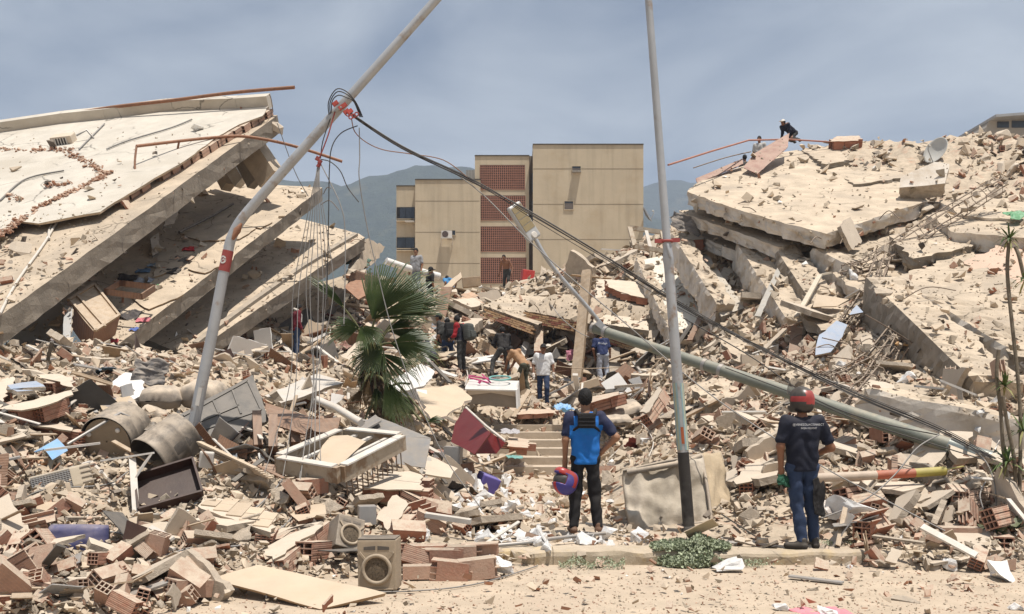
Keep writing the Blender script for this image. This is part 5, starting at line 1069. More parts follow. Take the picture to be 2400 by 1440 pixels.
# striped pipe in front of the right heap
sp = empty('plastic_pipe', P(1925, 1120, 11.9)); tag(sp, 'white plastic pipe with red and yellow end behind the man in navy', 'pipe')
for a, b, m_ in (((1900, 1121, 11.9), (2053, 1114, 12.0), mat('dusty_pvc', (.60, .48, .37), .6, bump=.05)), ((2053, 1114, 12.0), (2143, 1109, 12.05), mat('red_pvc', (.42, .10, .05), .6, bump=.05, dust=.3)), ((2143, 1109, 12.05), (2215, 1104, 12.1), mat('yellow_pvc', (.45, .38, .08), .6, bump=.05, dust=.3))):
    mb = MB(); mb.tube([P(*a), P(*b)], .055, 12); o = mb.build('section', m_, sp); o.matrix_parent_inverse = Matrix.Translation(-sp.location)
mb = MB(); mb.beam(P(2205, 1103, 12.1), P(2258, 1093, 12.15), .05, .01); o = mb.build('splinter', mat('yellow_pvc', (.45, .38, .08)), sp); o.matrix_parent_inverse = Matrix.Translation(-sp.location)
# things on and around the right heap
sheet('paint_flake', 'light blue painted plaster oval standing among rebar on the right heap', 'plaster fragment', [(1910, 832, 20.5), (1920, 785, 21.2), (1962, 752, 21.8), (1986, 762, 21.6), (1975, 790), (1945, 825)], .06, [m_lightblue, m_conc], jag=.04)
sheet('paint_flake', 'pale blue shard wedged above the light blue oval', 'plaster fragment', [(1990, 738, 21.8), (2008, 715, 22.2), (2024, 732, 21.9)], .05, [m_lightblue, m_conc], jag=.02)
sheet('plywood', 'grey weathered plank standing up between two tilted floors', 'plank', [(1768, 740, 24.4), (1782, 742, 24.3), (1829, 640, 26.2), (1822, 628, 26.4)], .06, mat('grey_plank', (.34, .33, .30), .8, var=.3, dust=.3))
bars('doorway_timber', 'bent cream door frame leaning on the tilted floors', 'frame', [((1866, 745, 23.2), (1922, 645, 25.2)), ((1922, 645, 25.2), (1945, 640, 25.4))], .12, .05, mat('cream_frame', (.60, .52, .40), .7, dust=.4))
sheet('cardboard', 'folded tan cardboard below the bent cream door frame', 'cardboard', [(1905, 720, 23.0), (1915, 690, 23.6), (1990, 702, 23.4), (1962, 718)], .03, m_board)
cr = empty('cot_rail', P(2190, 808, 19.8)); tag(cr, 'orange wooden cot side lying under the tilted floor at right', 'cot rail')
m_cot = mat('orange_wood', (.52, .28, .10), .6, bump=.1, dust=.25)
for a, b in (((2100, 808, 19.6), (2278, 818, 19.4)), ((2122, 784, 20.4), (2250, 792, 20.2)), ((2100, 808, 19.6), (2122, 784, 20.4))) + tuple(((2118 + i * 20, 809 + i, 19.6), (2136 + i * 17, 785 + i, 20.3)) for i in range(6)):
    mb = MB(); mb.beam(P(*a), P(*b), .045, .03); o = mb.build('rail', m_cot, cr); o.matrix_parent_inverse = Matrix.Translation(-cr.location)
rag('purple and red cloth hanging over the orange cot side', 2178, 800, 19.5, .32, mat('purple_cloth', (.16, .03, .07), .95, var=.5, scale=6), 4, (.4, .2, 0))
wf2 = empty('timber_window', P(1520, 575, 37)); tag(wf2, 'empty white window frame standing on the crest beside the tall post', 'window frame')
q4 = [P(1476, 534, 37.4), P(1552, 545, 37.2), P(1562, 590, 36.6), P(1488, 578, 36.8)]
for i in range(4): mb = MB(); mb.beam(q4[i], q4[(i + 1) % 4], .16, .16, up=(0, 1, 0)); o = mb.build('frame_side', m_frame, wf2); o.matrix_parent_inverse = Matrix.Translation(-wf2.location)
mb = MB(); mb.beam((q4[0] + q4[1]) / 2, (q4[2] + q4[3]) / 2, .12, .1, up=(0, 1, 0)); o = mb.build('mullion', m_paintwhite, wf2); o.matrix_parent_inverse = Matrix.Translation(-wf2.location)
pw = plank3('wooden_post', P(1376, 636, 30.5), P(1351, 896, 29.2), .30, .22, [m_wood, m_wood], 71, n=10, rough=.012, solid=False); tag(pw, 'rough wooden prop leaning upright in front of the collapsed roof', 'post')
plank3('wooden_beam', P(1366, 640, 31.0), P(1360, 890, 30.0), .1, .14, [m_woodbrown, m_woodbrown], 72, n=6, rough=.01, solid=False); tag(bpy.data.objects['wooden_beam'], 'dark narrow beam standing right behind the wooden prop', 'post')
mb = MB(); mb.beam(P(1438, 820, 31), P(1442, 880, 30.2), .35, .2); tag(mb.build('concrete_column', m_beam), 'short grey column standing in the dark hollow', 'column')
mb = MB(); mb.beam(P(1264, 755, 33), P(1262, 830, 32), .28, .28); tag(mb.build('concrete_column', m_brick), 'brown brick column at the mouth of the dark hollow', 'column')
boxat('cardboard_box', 'long tan cardboard box lying before the hollow', 'box', 1378, 902, 28.2, (.62, .3, .22), (0, -.3, .12), m_board, .01)
rodat('wood_pole', 'long rounded log lying on the rubble below the fallen pole', 'log', [(1478, 855, 29), (1540, 854, 28.6), (1580, 860, 28)], .09, m_wood)
o = pillow('mattress_piece', (1.15, .7, .26), m_cushion, None, 12, .3, .03); o.location = P(1448, 965, 23.4); o.rotation_euler = (.35, -.28, .1); tag(o, 'dusty grey mattress piece lying on the rubble right of the steps', 'mattress')
o = pillow('cushion', (.85, .4, .18), m_cushion, None, 15, .4, .03); o.location = P(1438, 985, 22.6); o.rotation_euler = (.3, -.05, .1); tag(o, 'flat dusty cushion under the grey mattress piece', 'cushion')
rag('light blue plastic bag lying on the rubble above the steps', 1322, 958, 25.2, .48, m_skyblue, 6, (.2, 0, .4), 'plastic bag', 'plastic_bag', zs=.6)
rag('teal plastic bag lying beside the steps', 1205, 1072, 20.4, .3, m_teal, 9, (.2, 0, .2), 'plastic bag', 'plastic_bag')
rag('pink towel lying on the road at the picture bottom', 1925, 1436, 8.25, .46, mat('pink_towel', (.75, .27, .30), .95, var=.2), 3, (0, 0, .2), zs=.22)
rag('pale blue rag on bricks left of the tan board', 428, 1333, 10.0, .17, m_skyblue, 13, (.3, .3, 0))
rag('clear crumpled plastic sheet on the right heap', 1955, 1190, 11.7, .28, mat('clear_plastic', (.62, .55, .50), .3, dust=.2), 17, (.6, 0, .3), 'plastic sheet', 'plastic_sheet')
rag('striped cloth lying on the steps edge beside the red cabinet', 1195, 1012, 22, .42, mat('striped_cloth', (.5, .47, .47), .95, var=.5, scale=12), 21, (.2, 0, 0))
rag('black garment hanging over rubble behind the dusty bolster', 352, 872, 15.6, .5, m_fabricgrey, 23, (1.3, .2, .3)); rag('black bin bag on top of the first oil drum', 372, 1000, 13.3, .36, m_black, 25, (.3, 0, .3), 'plastic bag', 'plastic_bag')
rag('green plastic bag snagged at the far right edge', 2385, 506, 26, .6, mat('green_bag', (.06, .28, .12), .5, dust=.2), 27, (.5, 0, 0), 'plastic bag', 'plastic_bag')
rag('dark quilt hanging out below the big plate beside the tall post', 1606, 525, 31, .9, m_fabricgrey, 29, (1.1, .3, .2))
rag('maroon bedding roll on the crest by the red tub', 1212, 690, 42, .9, mat('maroon_cloth', (.25, .04, .06), .9, var=.5), 31, (.3, 0, .2))
rag('dark rolled blanket with white lining on the collapsed roof', 1330, 712, 34.5, 1.1, m_fabricgrey, 33, (.3, .1, -.2)); rag('pink cloth tucked beside the wooden prop', 1342, 832, 30, .4, mat('pink_cloth', (.5, .2, .26), .9), 35, (1.2, 0, 0))
boxat('plastic_tub', 'red plastic tub on the crest beside the shirtless man', 'tub', 1236, 650, 44.5, (.55, .5, .6), (0, .1, .2), mat('red_tub', (.50, .03, .03), .5, bump=.05, dust=.2), .04)
boxat('plastic_tub', 'blue and white paint bucket beside the red tub', 'bucket', 1238, 671, 43, (.4, .4, .4), (.6, .2, .4), m_skyblue, .08)
boxat('cabinet', 'wooden drawer front standing on the crest behind the palm', 'cabinet', 1105, 662, 41, (.75, .3, .42), (0, -.1, .1), m_wood, .02)
sheet('board', 'dusty wooden sheet slanting up on the crest behind the palm', 'board', [(1040, 672, 38.6), (1080, 638, 39.6), (1083, 650, 39.2), (1050, 680)], .08, m_board, jag=.03)
sheet('roof_sheet', 'rusty patterned metal sheet leaning behind the palm crown', 'sheet', [(806, 672, 31.5), (850, 640, 33), (862, 690, 31), (840, 702)], .04, m_rust)
boxat('mattress_foam', 'brown torn mattress leaning on the floor slab behind the palm', 'mattress', 848, 668, 32.4, (.9, .25, .8), (.1, .3, .2), mat('brown_fabric', (.30, .2, .14), .95, var=.4, scale=12, bump=.4), .05)
rag('dark green tarpaulin scrap under the upper floor slab', 838, 612, 33.6, .8, mat('green_tarp', (.02, .10, .08), .7, dust=.2), 41, (.6, 0, .2))
rodat('roll_of_carpet', 'long white rolled carpet lying behind the grey shirted man', 'carpet', [(905, 612, 36.5), (960, 630, 37), (1030, 648, 37.6)], .13, m_sheetwhite, n=10)
boxat('metal_strip', 'grey metal strip lying on the road at right', 'metal strip', 1912, 1358, 9.62, (.52, .085, .02), (0, .02, -.62), m_greymetal, .004)
boxat('metal_strip', 'pale metal profile standing right of the purple crate', 'metal strip', 1050, 1215, 11.6, (.55, .08, .06), (.1, .12, -.2), m_paintwhite, .006)
rodat('plastic_pipe', 'grey plastic pipe lying along the kerb behind the foam lumps', 'pipe', [(1150, 1280, 10.75), (1235, 1272, 10.9), (1300, 1262, 11.1), (1420, 1250, 11.5)], .022, m_greymetal)
rodat('plastic_pipe', 'thin tan pipe lying across the pavement below the purple crate', 'pipe', [(1010, 1208, 12.3), (1100, 1210, 12.4), (1180, 1212, 12.5)], .018, m_wood)
# foam lumps one can point at
for i, (px, py, Y, s, lb_) in enumerate(((1288, 1285, 10.75, .33, 'biggest white foam block standing at the kerb'), (1222, 1253, 11.5, .28, 'upright white foam block behind the biggest one'), (1172, 1250, 11.5, .20, 'round white foam block left of the upright one'), (1140, 1262, 11.1, .26, 'pale foam wedge leaning on the pipe'), (1165, 1320, 10.0, .28, 'white foam scrap on the road near the brick row'), (1092, 1165, 16.6, .32, 'bulky white foam lump left of the purple crate'), (2350, 1352, 9.75, .34, 'white foam slab on the road at the right edge'), (1712, 1326, 10.2, .26, 'grey white stone beside the ground cover'), (1985, 1178, 11.6, .5, 'long white foam slab on a red brick right of the man in navy'), (2305, 948, 15.8, .32, 'white foam cube on the fallen beam at right'))):
    o = link('foam_lump', FOAMS[i % 8]); o.location = P(px, py, Y); o.scale = (s * 1.5, s * 1.25, s * 1.3); o.rotation_euler = (rb.uniform(-.5, .5), rb.uniform(-.4, .4), rb.uniform(0, 6)); tag(o, lb_, 'foam lump')
for (px, py, Y, s, lb_) in ((2118, 1408, 8.75, .42, 'long tan stone lying on the road near the right corner'), (1985, 1322, 10.1, .16, 'round tan stone lying against the kerb'), (2155, 1312, 10.3, .16, 'pointed tan stone leaning on the kerb'), (2300, 1310, 10.35, .2, 'flat tan stone propped on the kerb'), (1900, 1382, 9.2, .16, 'round stone at the end of the grey metal strip')):
    o = link('stone', CHUNKS[int(px) % 12]); o.location = P(px, py, Y); o.scale = (s, s * .8, s * .75); o.rotation_euler = (rb.uniform(-.3, .3), rb.uniform(-.3, .3), rb.uniform(-.5, .5)); tag(o, lb_, 'stone')
# inside the floors on the left
cb = empty('wardrobe', P(222, 720, 21.2)); tag(cb, 'dusty wooden wardrobe tipped on its side between the slanting floors', 'wardrobe')
wp_ = [(158, 702, 21.4), (222, 664, 22.6), (282, 738, 21.6)]
ob, M, ol = slab('back', wp_ + [(220, 778)], .5, [m_wood, m_woodbrown], jag=.01, step=.4, solid=False, rough=.005, layers=1); ob.parent = cb; ob.matrix_basis = Matrix.Translation(-cb.location) @ M
for a, b in (((166, 706), (226, 776)), ((182, 694), (246, 766)), ((222, 668), (278, 738)), ((160, 704), (222, 666)), ((222, 776), (280, 738))):
    mb = MB(); mb.beam(onplane(wp_, *a, .02), onplane(wp_, *b, .02), .06, .05, up=frame(wp_)[1]); o = mb.build('batten', m_wood, cb); o.matrix_parent_inverse = Matrix.Translation(-cb.location)
dr = empty('drawer', P(305, 690, 22.6)); tag(dr, 'brown wooden drawer lying on the second floor slab', 'drawer')
for a, b in (((246, 684, 22.4), (332, 696, 22.2)), ((332, 696, 22.2), (362, 676, 22.9)), ((246, 684, 22.4), (280, 664, 23.2)), ((280, 664, 23.2), (362, 674, 22.9))):
    mb = MB(); mb.beam(P(*a), P(*b), .04, .14); o = mb.build('side', m_woodbrown, dr); o.matrix_parent_inverse = Matrix.Translation(-dr.location)
sl = [A2, B2, C2]
CLO = [('bright red garment on the shaded second floor slab', 443, 584, .36, (.55, .01, .03)), ('red and orange cloth among clothes on the second floor', 386, 630, .22, (.5, .08, .03)), ('blue cloth on the second floor slab', 335, 635, .35, (.08, .2, .36)), ('light blue shirt beside the red cloth', 362, 622, .3, (.25, .36, .48)), ('black trousers on the second floor slab', 400, 636, .45, (.02, .02, .025)), ('black bundle behind the drawer', 298, 652, .5, (.025, .025, .03)), ('white and blue shirt beside the drawer', 338, 658, .4, (.5, .55, .65)), ('dark pile of clothes right of the wardrobe', 300, 738, .6, (.05, .05, .06)), ('pink shirt right of the wardrobe', 336, 750, .3, (.6, .16, .2)), ('blue cup-sized rag at the edge of the second floor', 314, 772, .18, (.06, .14, .45)), ('small green scrap beside the drawer', 364, 670, .14, (.05, .35, .1)), ('red rag below the wardrobe', 265, 800, .22, (.45, .02, .04)), ('grey blanket on the second floor slab', 420, 610, .5, (.16, .15, .14))]
for i, (lb_, px, py, s, c) in enumerate(CLO):
    p = onplane(sl, px, py, .03); o = rag(lb_, px, py, p.y, s, mat('cloth_%d' % i, c, .95, var=.4, scale=8, bump=.2, dust=.15), 60 + i * 3); o.location = p; o.rotation_euler = Vector((0, 0, 1)).rotation_difference(frame(sl)[1]).to_euler()
for i, pts in enumerate(([(420, 545), (520, 520), (600, 535), (560, 560), (470, 565)], [(470, 590), (555, 575), (545, 610), (480, 640), (440, 630)], [(370, 600), (430, 590), (425, 625), (360, 650)], [(300, 690), (400, 670), (430, 690), (350, 725)], [(520, 520), (600, 500), (640, 520), (610, 535)])):
    p3 = [topx(onplane(sl, *p, .05)) for p in pts]; sheet('chipboard', 'loose tan floor panel lying on the second slanting slab', 'floor panel', p3, .04, [m_dustslab, m_wood], jag=.05, group='loose panels on the second slab')
rodat('iron_bar', 'dark iron bar lying on the second floor slab', 'bar', [(420, 545, 27), (500, 505, 29), (546, 478, 30)], .04, m_black, sm=False)
# rusty handrails and pipes on the roof
hr = empty('handrail', P(320, 344, 26)); tag(hr, 'bent rusty handrail hanging over the edge of the roof slab', 'handrail')
for pts, r in (([(320, 343, 26), (420, 331, 27), (500, 323, 27.5), (570, 320, 27.8), (650, 333, 28), (720, 352, 28.2), (802, 379, 28.4)], .042), ([(320, 343, 26), (316, 390, 25.8), (325, 443, 25.6)], .03), ([(420, 331, 27), (415, 362, 27), (421, 380, 26.9)], .03), ([(568, 275, 30), (562, 240, 30.4), (573, 285, 29.8)], .035)):
    mb = MB(); mb.tube(spline([P(*p) for p in pts], 5), r, 8); o = mb.build('rail', m_rust, hr); o.matrix_parent_inverse = Matrix.Translation(-hr.location)
rodat('rusty_pipe', 'long rusty pipe rising along the roof parapet', 'pipe', [(-40, 308, 31), (120, 277, 31), (260, 252, 30.8), (400, 236, 30.4), (550, 217, 30), (690, 205, 29.6)], .055, m_rust)
rodat('rusty_pipe', 'thin red rail slanting down from the right heap behind the tall post', 'pipe', [(1566, 387, 30), (1670, 354, 32), (1755, 329, 34), (1850, 327, 35.5), (1990, 336, 37)], .03, mat('red_rail', (.36, .14, .10), .7, dust=.3), sm=False)
rodat('iron_rod', 'thin bent rod sticking out of the right heap', 'rod', [(1625, 394, 33), (1700, 370, 33.5), (1760, 356, 34)], .018, m_rebar)
ra = empty('air_conditioner', onroof(150, 330, .3)); tag(ra, 'white air conditioner unit lying on the tilted roof', 'air conditioner')
qa = Vector((0, 0, 1)).rotation_difference(nS1).to_euler(); ra.rotation_euler = qa
bm_obj('case', rbox((.62, .4, .34), .03), m_plaster, ra); mb = MB(); mb.box((-.06, -.205, 0), (.42, .02, .26)); mb.build('grille', m_black, ra)
mb = MB(); [mb.box((-.24 + i * .08, -.22, 0), (.025, .012, .26)) for i in range(6)]; mb.build('slats', m_paintwhite, ra)
mb = MB(); mb.tube([(.4, 0, .1), (.7, .1, .2), (.9, .1, -.2)], .03, 6); mb.build('bracket', m_greymetal, ra)
# broken seams of brick across the roof
def seam(label, pts, n, seed, h=.26):
    rnd = random.Random(seed); w = spline([onroof(*p, h) for p in pts], 8); L_ = len(w) - 1; V, F, base = [], [], 0
    for _ in range(n):
        t = rnd.random() * L_; i = min(int(t), L_ - 1); p = w[i].lerp(w[i + 1], t - i) + uS1 * rnd.gauss(0, .05 + .11 * abs(mnoise.noise(Vector((t * .6, 3, 0))))) + vS1 * rnd.gauss(0, .05 + .11 * abs(mnoise.noise(Vector((t * .6, 9, 0))))) + nS1 * rnd.uniform(0, .05)
        if mnoise.noise(Vector((t * .35, seed, 0))) < -.18: continue
        s = rnd.uniform(.015, .07); E = Euler((rnd.gauss(0, .5), rnd.gauss(0, .5), rnd.uniform(0, 6))).to_matrix(); d_ = (s, s * .6, s * .25)
        V += [p + E @ Vector((x_ * d_[0], y_ * d_[1], z_ * d_[2])) for x_, y_, z_ in ((-1, -1, -1), (1, -1, -1), (1, 1, -1), (-1, 1, -1), (-1, -1, 1), (1, -1, 1), (1, 1, 1), (-1, 1, 1))]
        F += [tuple(k_ + base for k_ in f) for f in ((0, 3, 2, 1), (4, 5, 6, 7), (0, 1, 5, 4), (1, 2, 6, 5), (2, 3, 7, 6), (3, 0, 4, 7))]; base += 8
    mb = MB(); mb.add(V, F); return tag(mb.build('brick_crumbs', mi_brick), label, 'rubble', kind='stuff')
seam('broken brick seam curving across the tilted roof', [(-10, 352), (80, 354), (140, 352), (180, 368), (225, 395), (245, 410), (225, 425), (190, 440), (150, 460), (100, 485), (40, 525), (-10, 560)], 620, 5, .235)
seam('small brick crumbs in the lower roof', [(-10, 470), (25, 460), (50, 470)], 40, 6); seam('brick crumbs along the inner roof crack', [(110, 437), (150, 432), (170, 430)], 30, 7)
for i, pts in enumerate(([(150, 400), (60, 420), (0, 470)], [(450, 280), (400, 300), (300, 330), (250, 350)], [(245, 290), (215, 320), (185, 350)], [(160, 470), (110, 560), (40, 660), (0, 735)], [(170, 465), (120, 530), (115, 560)])):
    w = [onroof(*p, .28 if i < 3 else .05) for p in pts]; mb = MB(); mb.tube(spline(w, 8), .022 if i < 3 else .03, 5); tag(mb.build('roof_wire', m_cablegrey if i < 3 else m_paintwhite), ['grey cable lying across the lower tilted roof', 'grey cable lying along the top of the tilted roof', 'short cable below the roof air conditioner', 'white cord running down the bare end of the roof slab', 'pale green cord beside the white one on the roof slab'][i], 'cable')
# ---- bent rebar cages
def cage(label, pts, r, n, seed, crumbs_=True):
    root = empty('rebar_bundle', P(*pts[0])); tag(root, label, 'rebar'); rnd = random.Random(seed); c = spline([P(*p) for p in pts], 6)
    for k_ in range(n):
        a = 2 * math.pi * k_ / n; off = Vector((math.cos(a) * r, .3 * math.sin(a) * r, math.sin(a) * r)); mb = MB()
        mb.tube([p + off * (1 + .3 * mnoise.noise(Vector((i * .3, k_, seed)))) for i, p in enumerate(c)], .019, 5); o = mb.build('bar', m_rebar, root); o.matrix_parent_inverse = Matrix.Translation(-root.location)
    mb = MB()
    for i in range(1, len(c) - 1, 2):
        t = (c[i + 1] - c[i - 1]).normalized(); x_ = t.cross(Vector((0, 0, 1))).normalized(); y_ = x_.cross(t)
        mb.tube([c[i] + (x_ * math.cos(b) + y_ * math.sin(b)) * r * 1.15 for b in np.linspace(0, 6.28, 9)], .010, 4)
    o = mb.build('tie', m_rebar, root); o['kind'] = 'stuff'; o.matrix_parent_inverse = Matrix.Translation(-root.location)
    if crumbs_:
        mb = MB()
        for i in range(len(c)):
            p = c[i]; s = rnd.uniform(.06, .13); mb.box(p + Vector((rnd.gauss(0, r * .5), rnd.gauss(0, r * .3), rnd.gauss(0, r * .5))), (s * 1.4, s, s), (rnd.random() * 3, rnd.random() * 3, rnd.random() * 3))
        o = mb.build('clinging_concrete', m_conc, root); o.matrix_parent_inverse = Matrix.Translation(-root.location); tag(o, kind='stuff')
cage('long rebar cage slanting across the right heap below the big plate', [(2345, 432, 27), (2230, 500, 26.5), (2120, 570, 26), (2030, 625, 25.4), (1985, 640, 25)], .22, 6, 1)
cage('rebar cage hanging down the middle of the right heap', [(2070, 600, 25), (2045, 670, 23.8), (2010, 730, 22.6), (1975, 775, 22)], .20, 6, 2)
cage('rebar cage lying between the blue oval and the fallen pole', [(2150, 700, 21.4), (2110, 770, 20.6), (2040, 850, 19.2), (1960, 895, 18.4), (1920, 900, 18)], .20, 6, 3)
cage('rebar cage standing out above the fallen pole', [(2100, 800, 20), (2060, 870, 18.6), (2010, 930, 17), (1960, 985, 15.6), (1935, 1010, 15)], .17, 5, 4)
for i in range(14):
    px, py = rb.uniform(1900, 2140), rb.uniform(700, 900); h_ = hit(px, py)
    if h_:
        p = h_[0]; a = rb.uniform(0, 3.1); q_ = [p, p + Vector((math.cos(a) * .5, -.1, .25)), p + Vector((math.cos(a) * 1.1, -.2, .3 + rb.uniform(-.3, .3)))]; mb = MB(); mb.tube(spline(q_, 5), .012, 5); tag(mb.build('rebar_rod', m_rebar), 'loose rebar rod ' + beside(px, py), 'rebar', 'loose rebar rods on the right heap')

# bars sticking out of broken slab edges
for i, (px, py, Y) in enumerate(((1716, 486, 29.4), (1780, 505, 28.4), (1850, 530, 27.3), (1925, 560, 26), (1990, 540, 26.4), (2060, 515, 27.2), (2140, 490, 28.3), (2090, 660, 23.4), (2130, 715, 22.3), (2220, 742, 21.6), (2290, 690, 22), (2330, 715, 21.3), (2260, 506, 28), (2180, 606, 25), (1700, 740, 26.8), (1876, 785, 24), (1922, 745, 24.4), (640, 262, 29.9), (654, 300, 30), (758, 455, 31.8), (752, 480, 31.6), (858, 570, 32.8), (285, 815, 21.4), (445, 840, 23.8), (1140, 730, 33.2), (1270, 745, 32.4), (1400, 765, 31))):
    p = P(px, py, Y); rr = random.Random(i); d = Vector((rr.uniform(-1, 1), -.5, rr.uniform(-.6, .6))).normalized(); L_ = rr.uniform(.35, .9); mb = MB(); mb.tube(spline([p, p + d * L_ * .5, p + d * L_ + Vector((0, 0, -L_ * rr.uniform(.1, .6)))], 5), .013, 5)
    tag(mb.build('rebar_rod', m_rebar), 'bent rebar rod ' + beside(px, py), 'rebar', 'rebar rods in slab edges')
for i in range(46):
    for _ in range(40):
        px, py = rb.uniform(20, 1600), rb.uniform(700, 1180); h_ = hit(px, py)
        if h_ and h_[2] == 0 and not keep_out(px, py): break
    else: continue
    c = rb.choice(((.03, .03, .035), (.05, .06, .12), (.3, .28, .27), (.18, .03, .03), (.45, .43, .42), (.10, .08, .06), (.05, .12, .2), (.25, .2, .15)))
    o = rag('crumpled %s rag ' % ('dark' if sum(c) < .2 else 'pale' if sum(c) > .8 else 'dull') + beside(px, py), px, py, h_[0].y, rb.uniform(.3, .6), mat('rag_%d%d%d' % tuple(int(x_ * 99) for x_ in c), c, .95, var=.4, scale=8, bump=.25, dust=.45), 200 + i, (rb.gauss(.2, .3), rb.gauss(0, .3), rb.uniform(0, 6)), group='rags in the rubble'); o.location = h_[0] + h_[1] * .06
# ---------------------------------------------------------------- lamp posts, cables, plants
def wp(mb, name, m, root): o = mb.build(name, m, root); o.matrix_parent_inverse = Matrix.Translation(-root.location); return o
m_redband = mat('red_band', (.30, .055, .05), .7, var=.15, scale=8, bump=.1, dust=.1)
lp = empty('lamp_post', P(447, 1032, 13.2)); tag(lp, 'grey steel lamp post snapped and leaning to the right with a red band', 'lamp post')
low = [P(446, 1035, 13.2), P(470, 915, 13.2), P(498, 780, 13.2), P(522, 650, 13.2), P(535, 588, 13.2)]
mb = MB(); mb.tube(low, [.077, .075, .072, .069, .067], 20); wp(mb, 'pole', m_pole, lp)
mb = MB(); mb.tube(spline([P(535, 588, 13.2), P(541, 562, 13.2), P(556, 530, 13.2), P(580, 497, 13.2), P(640, 428, 13.18)], 6) + [P(760, 294, 13.15), P(900, 137, 13.1), P(1022, 0, 13.05), P(1040, -20, 13.05)], [.067] * 8 + [.066] * 9 + [.065] * 8 + [.063, .060, .056, .055], 20); wp(mb, 'upper_pole', m_pole, lp)
a, b = P(516.5, 634, 13.2), P(535, 590, 13.2); a = low[3].lerp(low[4], .22); b = low[4]
mb = MB(); mb.tube([a, b], [.0735, .0715], 20); wp(mb, 'band', m_redband, lp)
# the white round mark on the band
ax = (b - a).normalized(); c0 = a.lerp(b, .52); side = ax.cross(Vector((0, -1, 0))).normalized(); mb = MB()
def onband(s, t): ang = s / .073 - .35; return c0 + ax * t + (side * -math.sin(-ang) + Vector((0, -1, 0)) * math.cos(ang)) * .0765
def strip2(mb, pts, w):
    vs = []
    for i, (s, t) in enumerate(pts):
        s2, t2 = pts[min(i + 1, len(pts) - 1)]; s1, t1 = pts[max(i - 1, 0)]; d = Vector((s2 - s1, t2 - t1)).normalized(); vs += [onband(s + d.y * w / 2, t - d.x * w / 2), onband(s - d.y * w / 2, t + d.x * w / 2)]
    mb.add(vs, [(2 * i, 2 * i + 1, 2 * i + 3, 2 * i + 2) for i in range(len(pts) - 1)])
strip2(mb, [(.036 * math.cos(t), .043 * math.sin(t)) for t in np.linspace(rad(28), rad(345), 24)], .020); strip2(mb, [(-.018, -.02), (.012, .022)], .010); strip2(mb, [(.008, .0), (.046, .0)], .012)
wp(mb, 'round_mark', mat('white_mark', (.68, .66, .63), .7, bump=.05), lp)
mb = MB(); mb.tube([P(545, 562, 13.15), P(556, 540, 13.15), P(566, 524, 13.16)], [.02, .05, .015], 10); wp(mb, 'rust_patch', m_rust, lp)
mb = MB(); mb.box(P(466, 930, 13.08), (.05, .02, .24), (0, .2, 0)); wp(mb, 'sticker', m_paintwhite, lp)
# clamps
cl = empty('cable_clamp', P(795, 250, 13.1)); tag(cl, 'red insulator clamps gripping the leaning lamp post near its top', 'clamp')
for (px, py) in ((786, 243), (800, 252), (812, 262), (806, 248), (820, 262)):
    mb = MB(); mb.box(P(px, py, 13.02), (.05, .05, .075), (0, .9, .2)); wp(mb, 'clevis', mat('red_clevis', (.42, .06, .045), .6, bump=.1, dust=.1), cl)
for (px, py) in ((815, 268), (829, 272), (822, 275), (836, 268)):
    c = P(px, py, 13.0); mb = MB(); mb.tube([c + Vector((math.cos(t) * .025, 0, math.sin(t) * .025)) for t in np.linspace(0, 6.28, 11)], .009, 5, caps=False); wp(mb, 'ring', m_redband, cl)
mb = MB(); mb.tube([P(774, 268, 13.12), P(800, 252, 13.0), P(812, 240, 13.14)], .02, 6); wp(mb, 'strap', m_greymetal, cl)
cl2 = empty('cable_clamp', P(747, 378, 13.1)); tag(cl2, 'small red clamp holding the hanging wires on the rusty rail end', 'clamp')
for (px, py) in ((744, 372), (750, 380), (747, 388)): mb = MB(); mb.box(P(px, py, 13.05), (.05, .04, .05), (0, .5, .3)); wp(mb, 'clevis', m_redband, cl2)
# the post still standing
tp = empty('lamp_post', P(1616, 1258, 11.95)); tag(tp, 'tall grey lamp post still standing with black base and orange sticker', 'lamp post')
def tpp(y): t = (1258 - y) / 1258; return P(1616 - 96 * t, y, 11.95 - .1 * t)
mb = MB(); mb.tube([tpp(1268), tpp(1060)], [.071, .069], 24); wp(mb, 'black_base', mat('black_base_paint', (.022, .022, .024), .55, var=.4, scale=5, bump=.2, dust=.15, patch=((.07, .068, .065), 4, .5, .7)), tp)
mb = MB(); mb.tube([tpp(1268), tpp(1236), tpp(1233)], [.086, .084, .077], 24); wp(mb, 'collar', m_darkpanel, tp)
mb = MB(); mb.tube([tpp(1062), tpp(900), tpp(640), tpp(600)], [.067, .064, .058, .057], 24); wp(mb, 'pole', m_pole, tp)
mb = MB(); mb.tube([tpp(622), tpp(606), tpp(590), tpp(575), tpp(300), tpp(-60)], [.059, .067, .056, .049, .046, .042], 24); wp(mb, 'upper_pole', m_pole, tp)
def wrap(name, y0, y1, a0, a1, m, r=.0745, ra=None, n=8):
    mb = MB(); vs = []
    for y in np.linspace(y0, y1, 7):
        c = tpp(y); rr = (.0690 if y > 1000 else .0655) + .0022
        for k in range(n + 1): t = a0 + (a1 - a0) * k / n; vs.append(c + Vector((math.sin(t) * rr, -math.cos(t) * rr, 0)))
    mb.add(vs, [(j * (n + 1) + k, j * (n + 1) + k + 1, (j + 1) * (n + 1) + k + 1, (j + 1) * (n + 1) + k) for j in range(6) for k in range(n)], 0, True); wp(mb, name, m, tp)
m_tealtape = mat('faded_teal_tape', (.30, .42, .44), .6, bump=.05, dust=.05); m_yeltape = mat('faded_yellow_tape', (.48, .50, .36), .6, bump=.05, dust=.05)
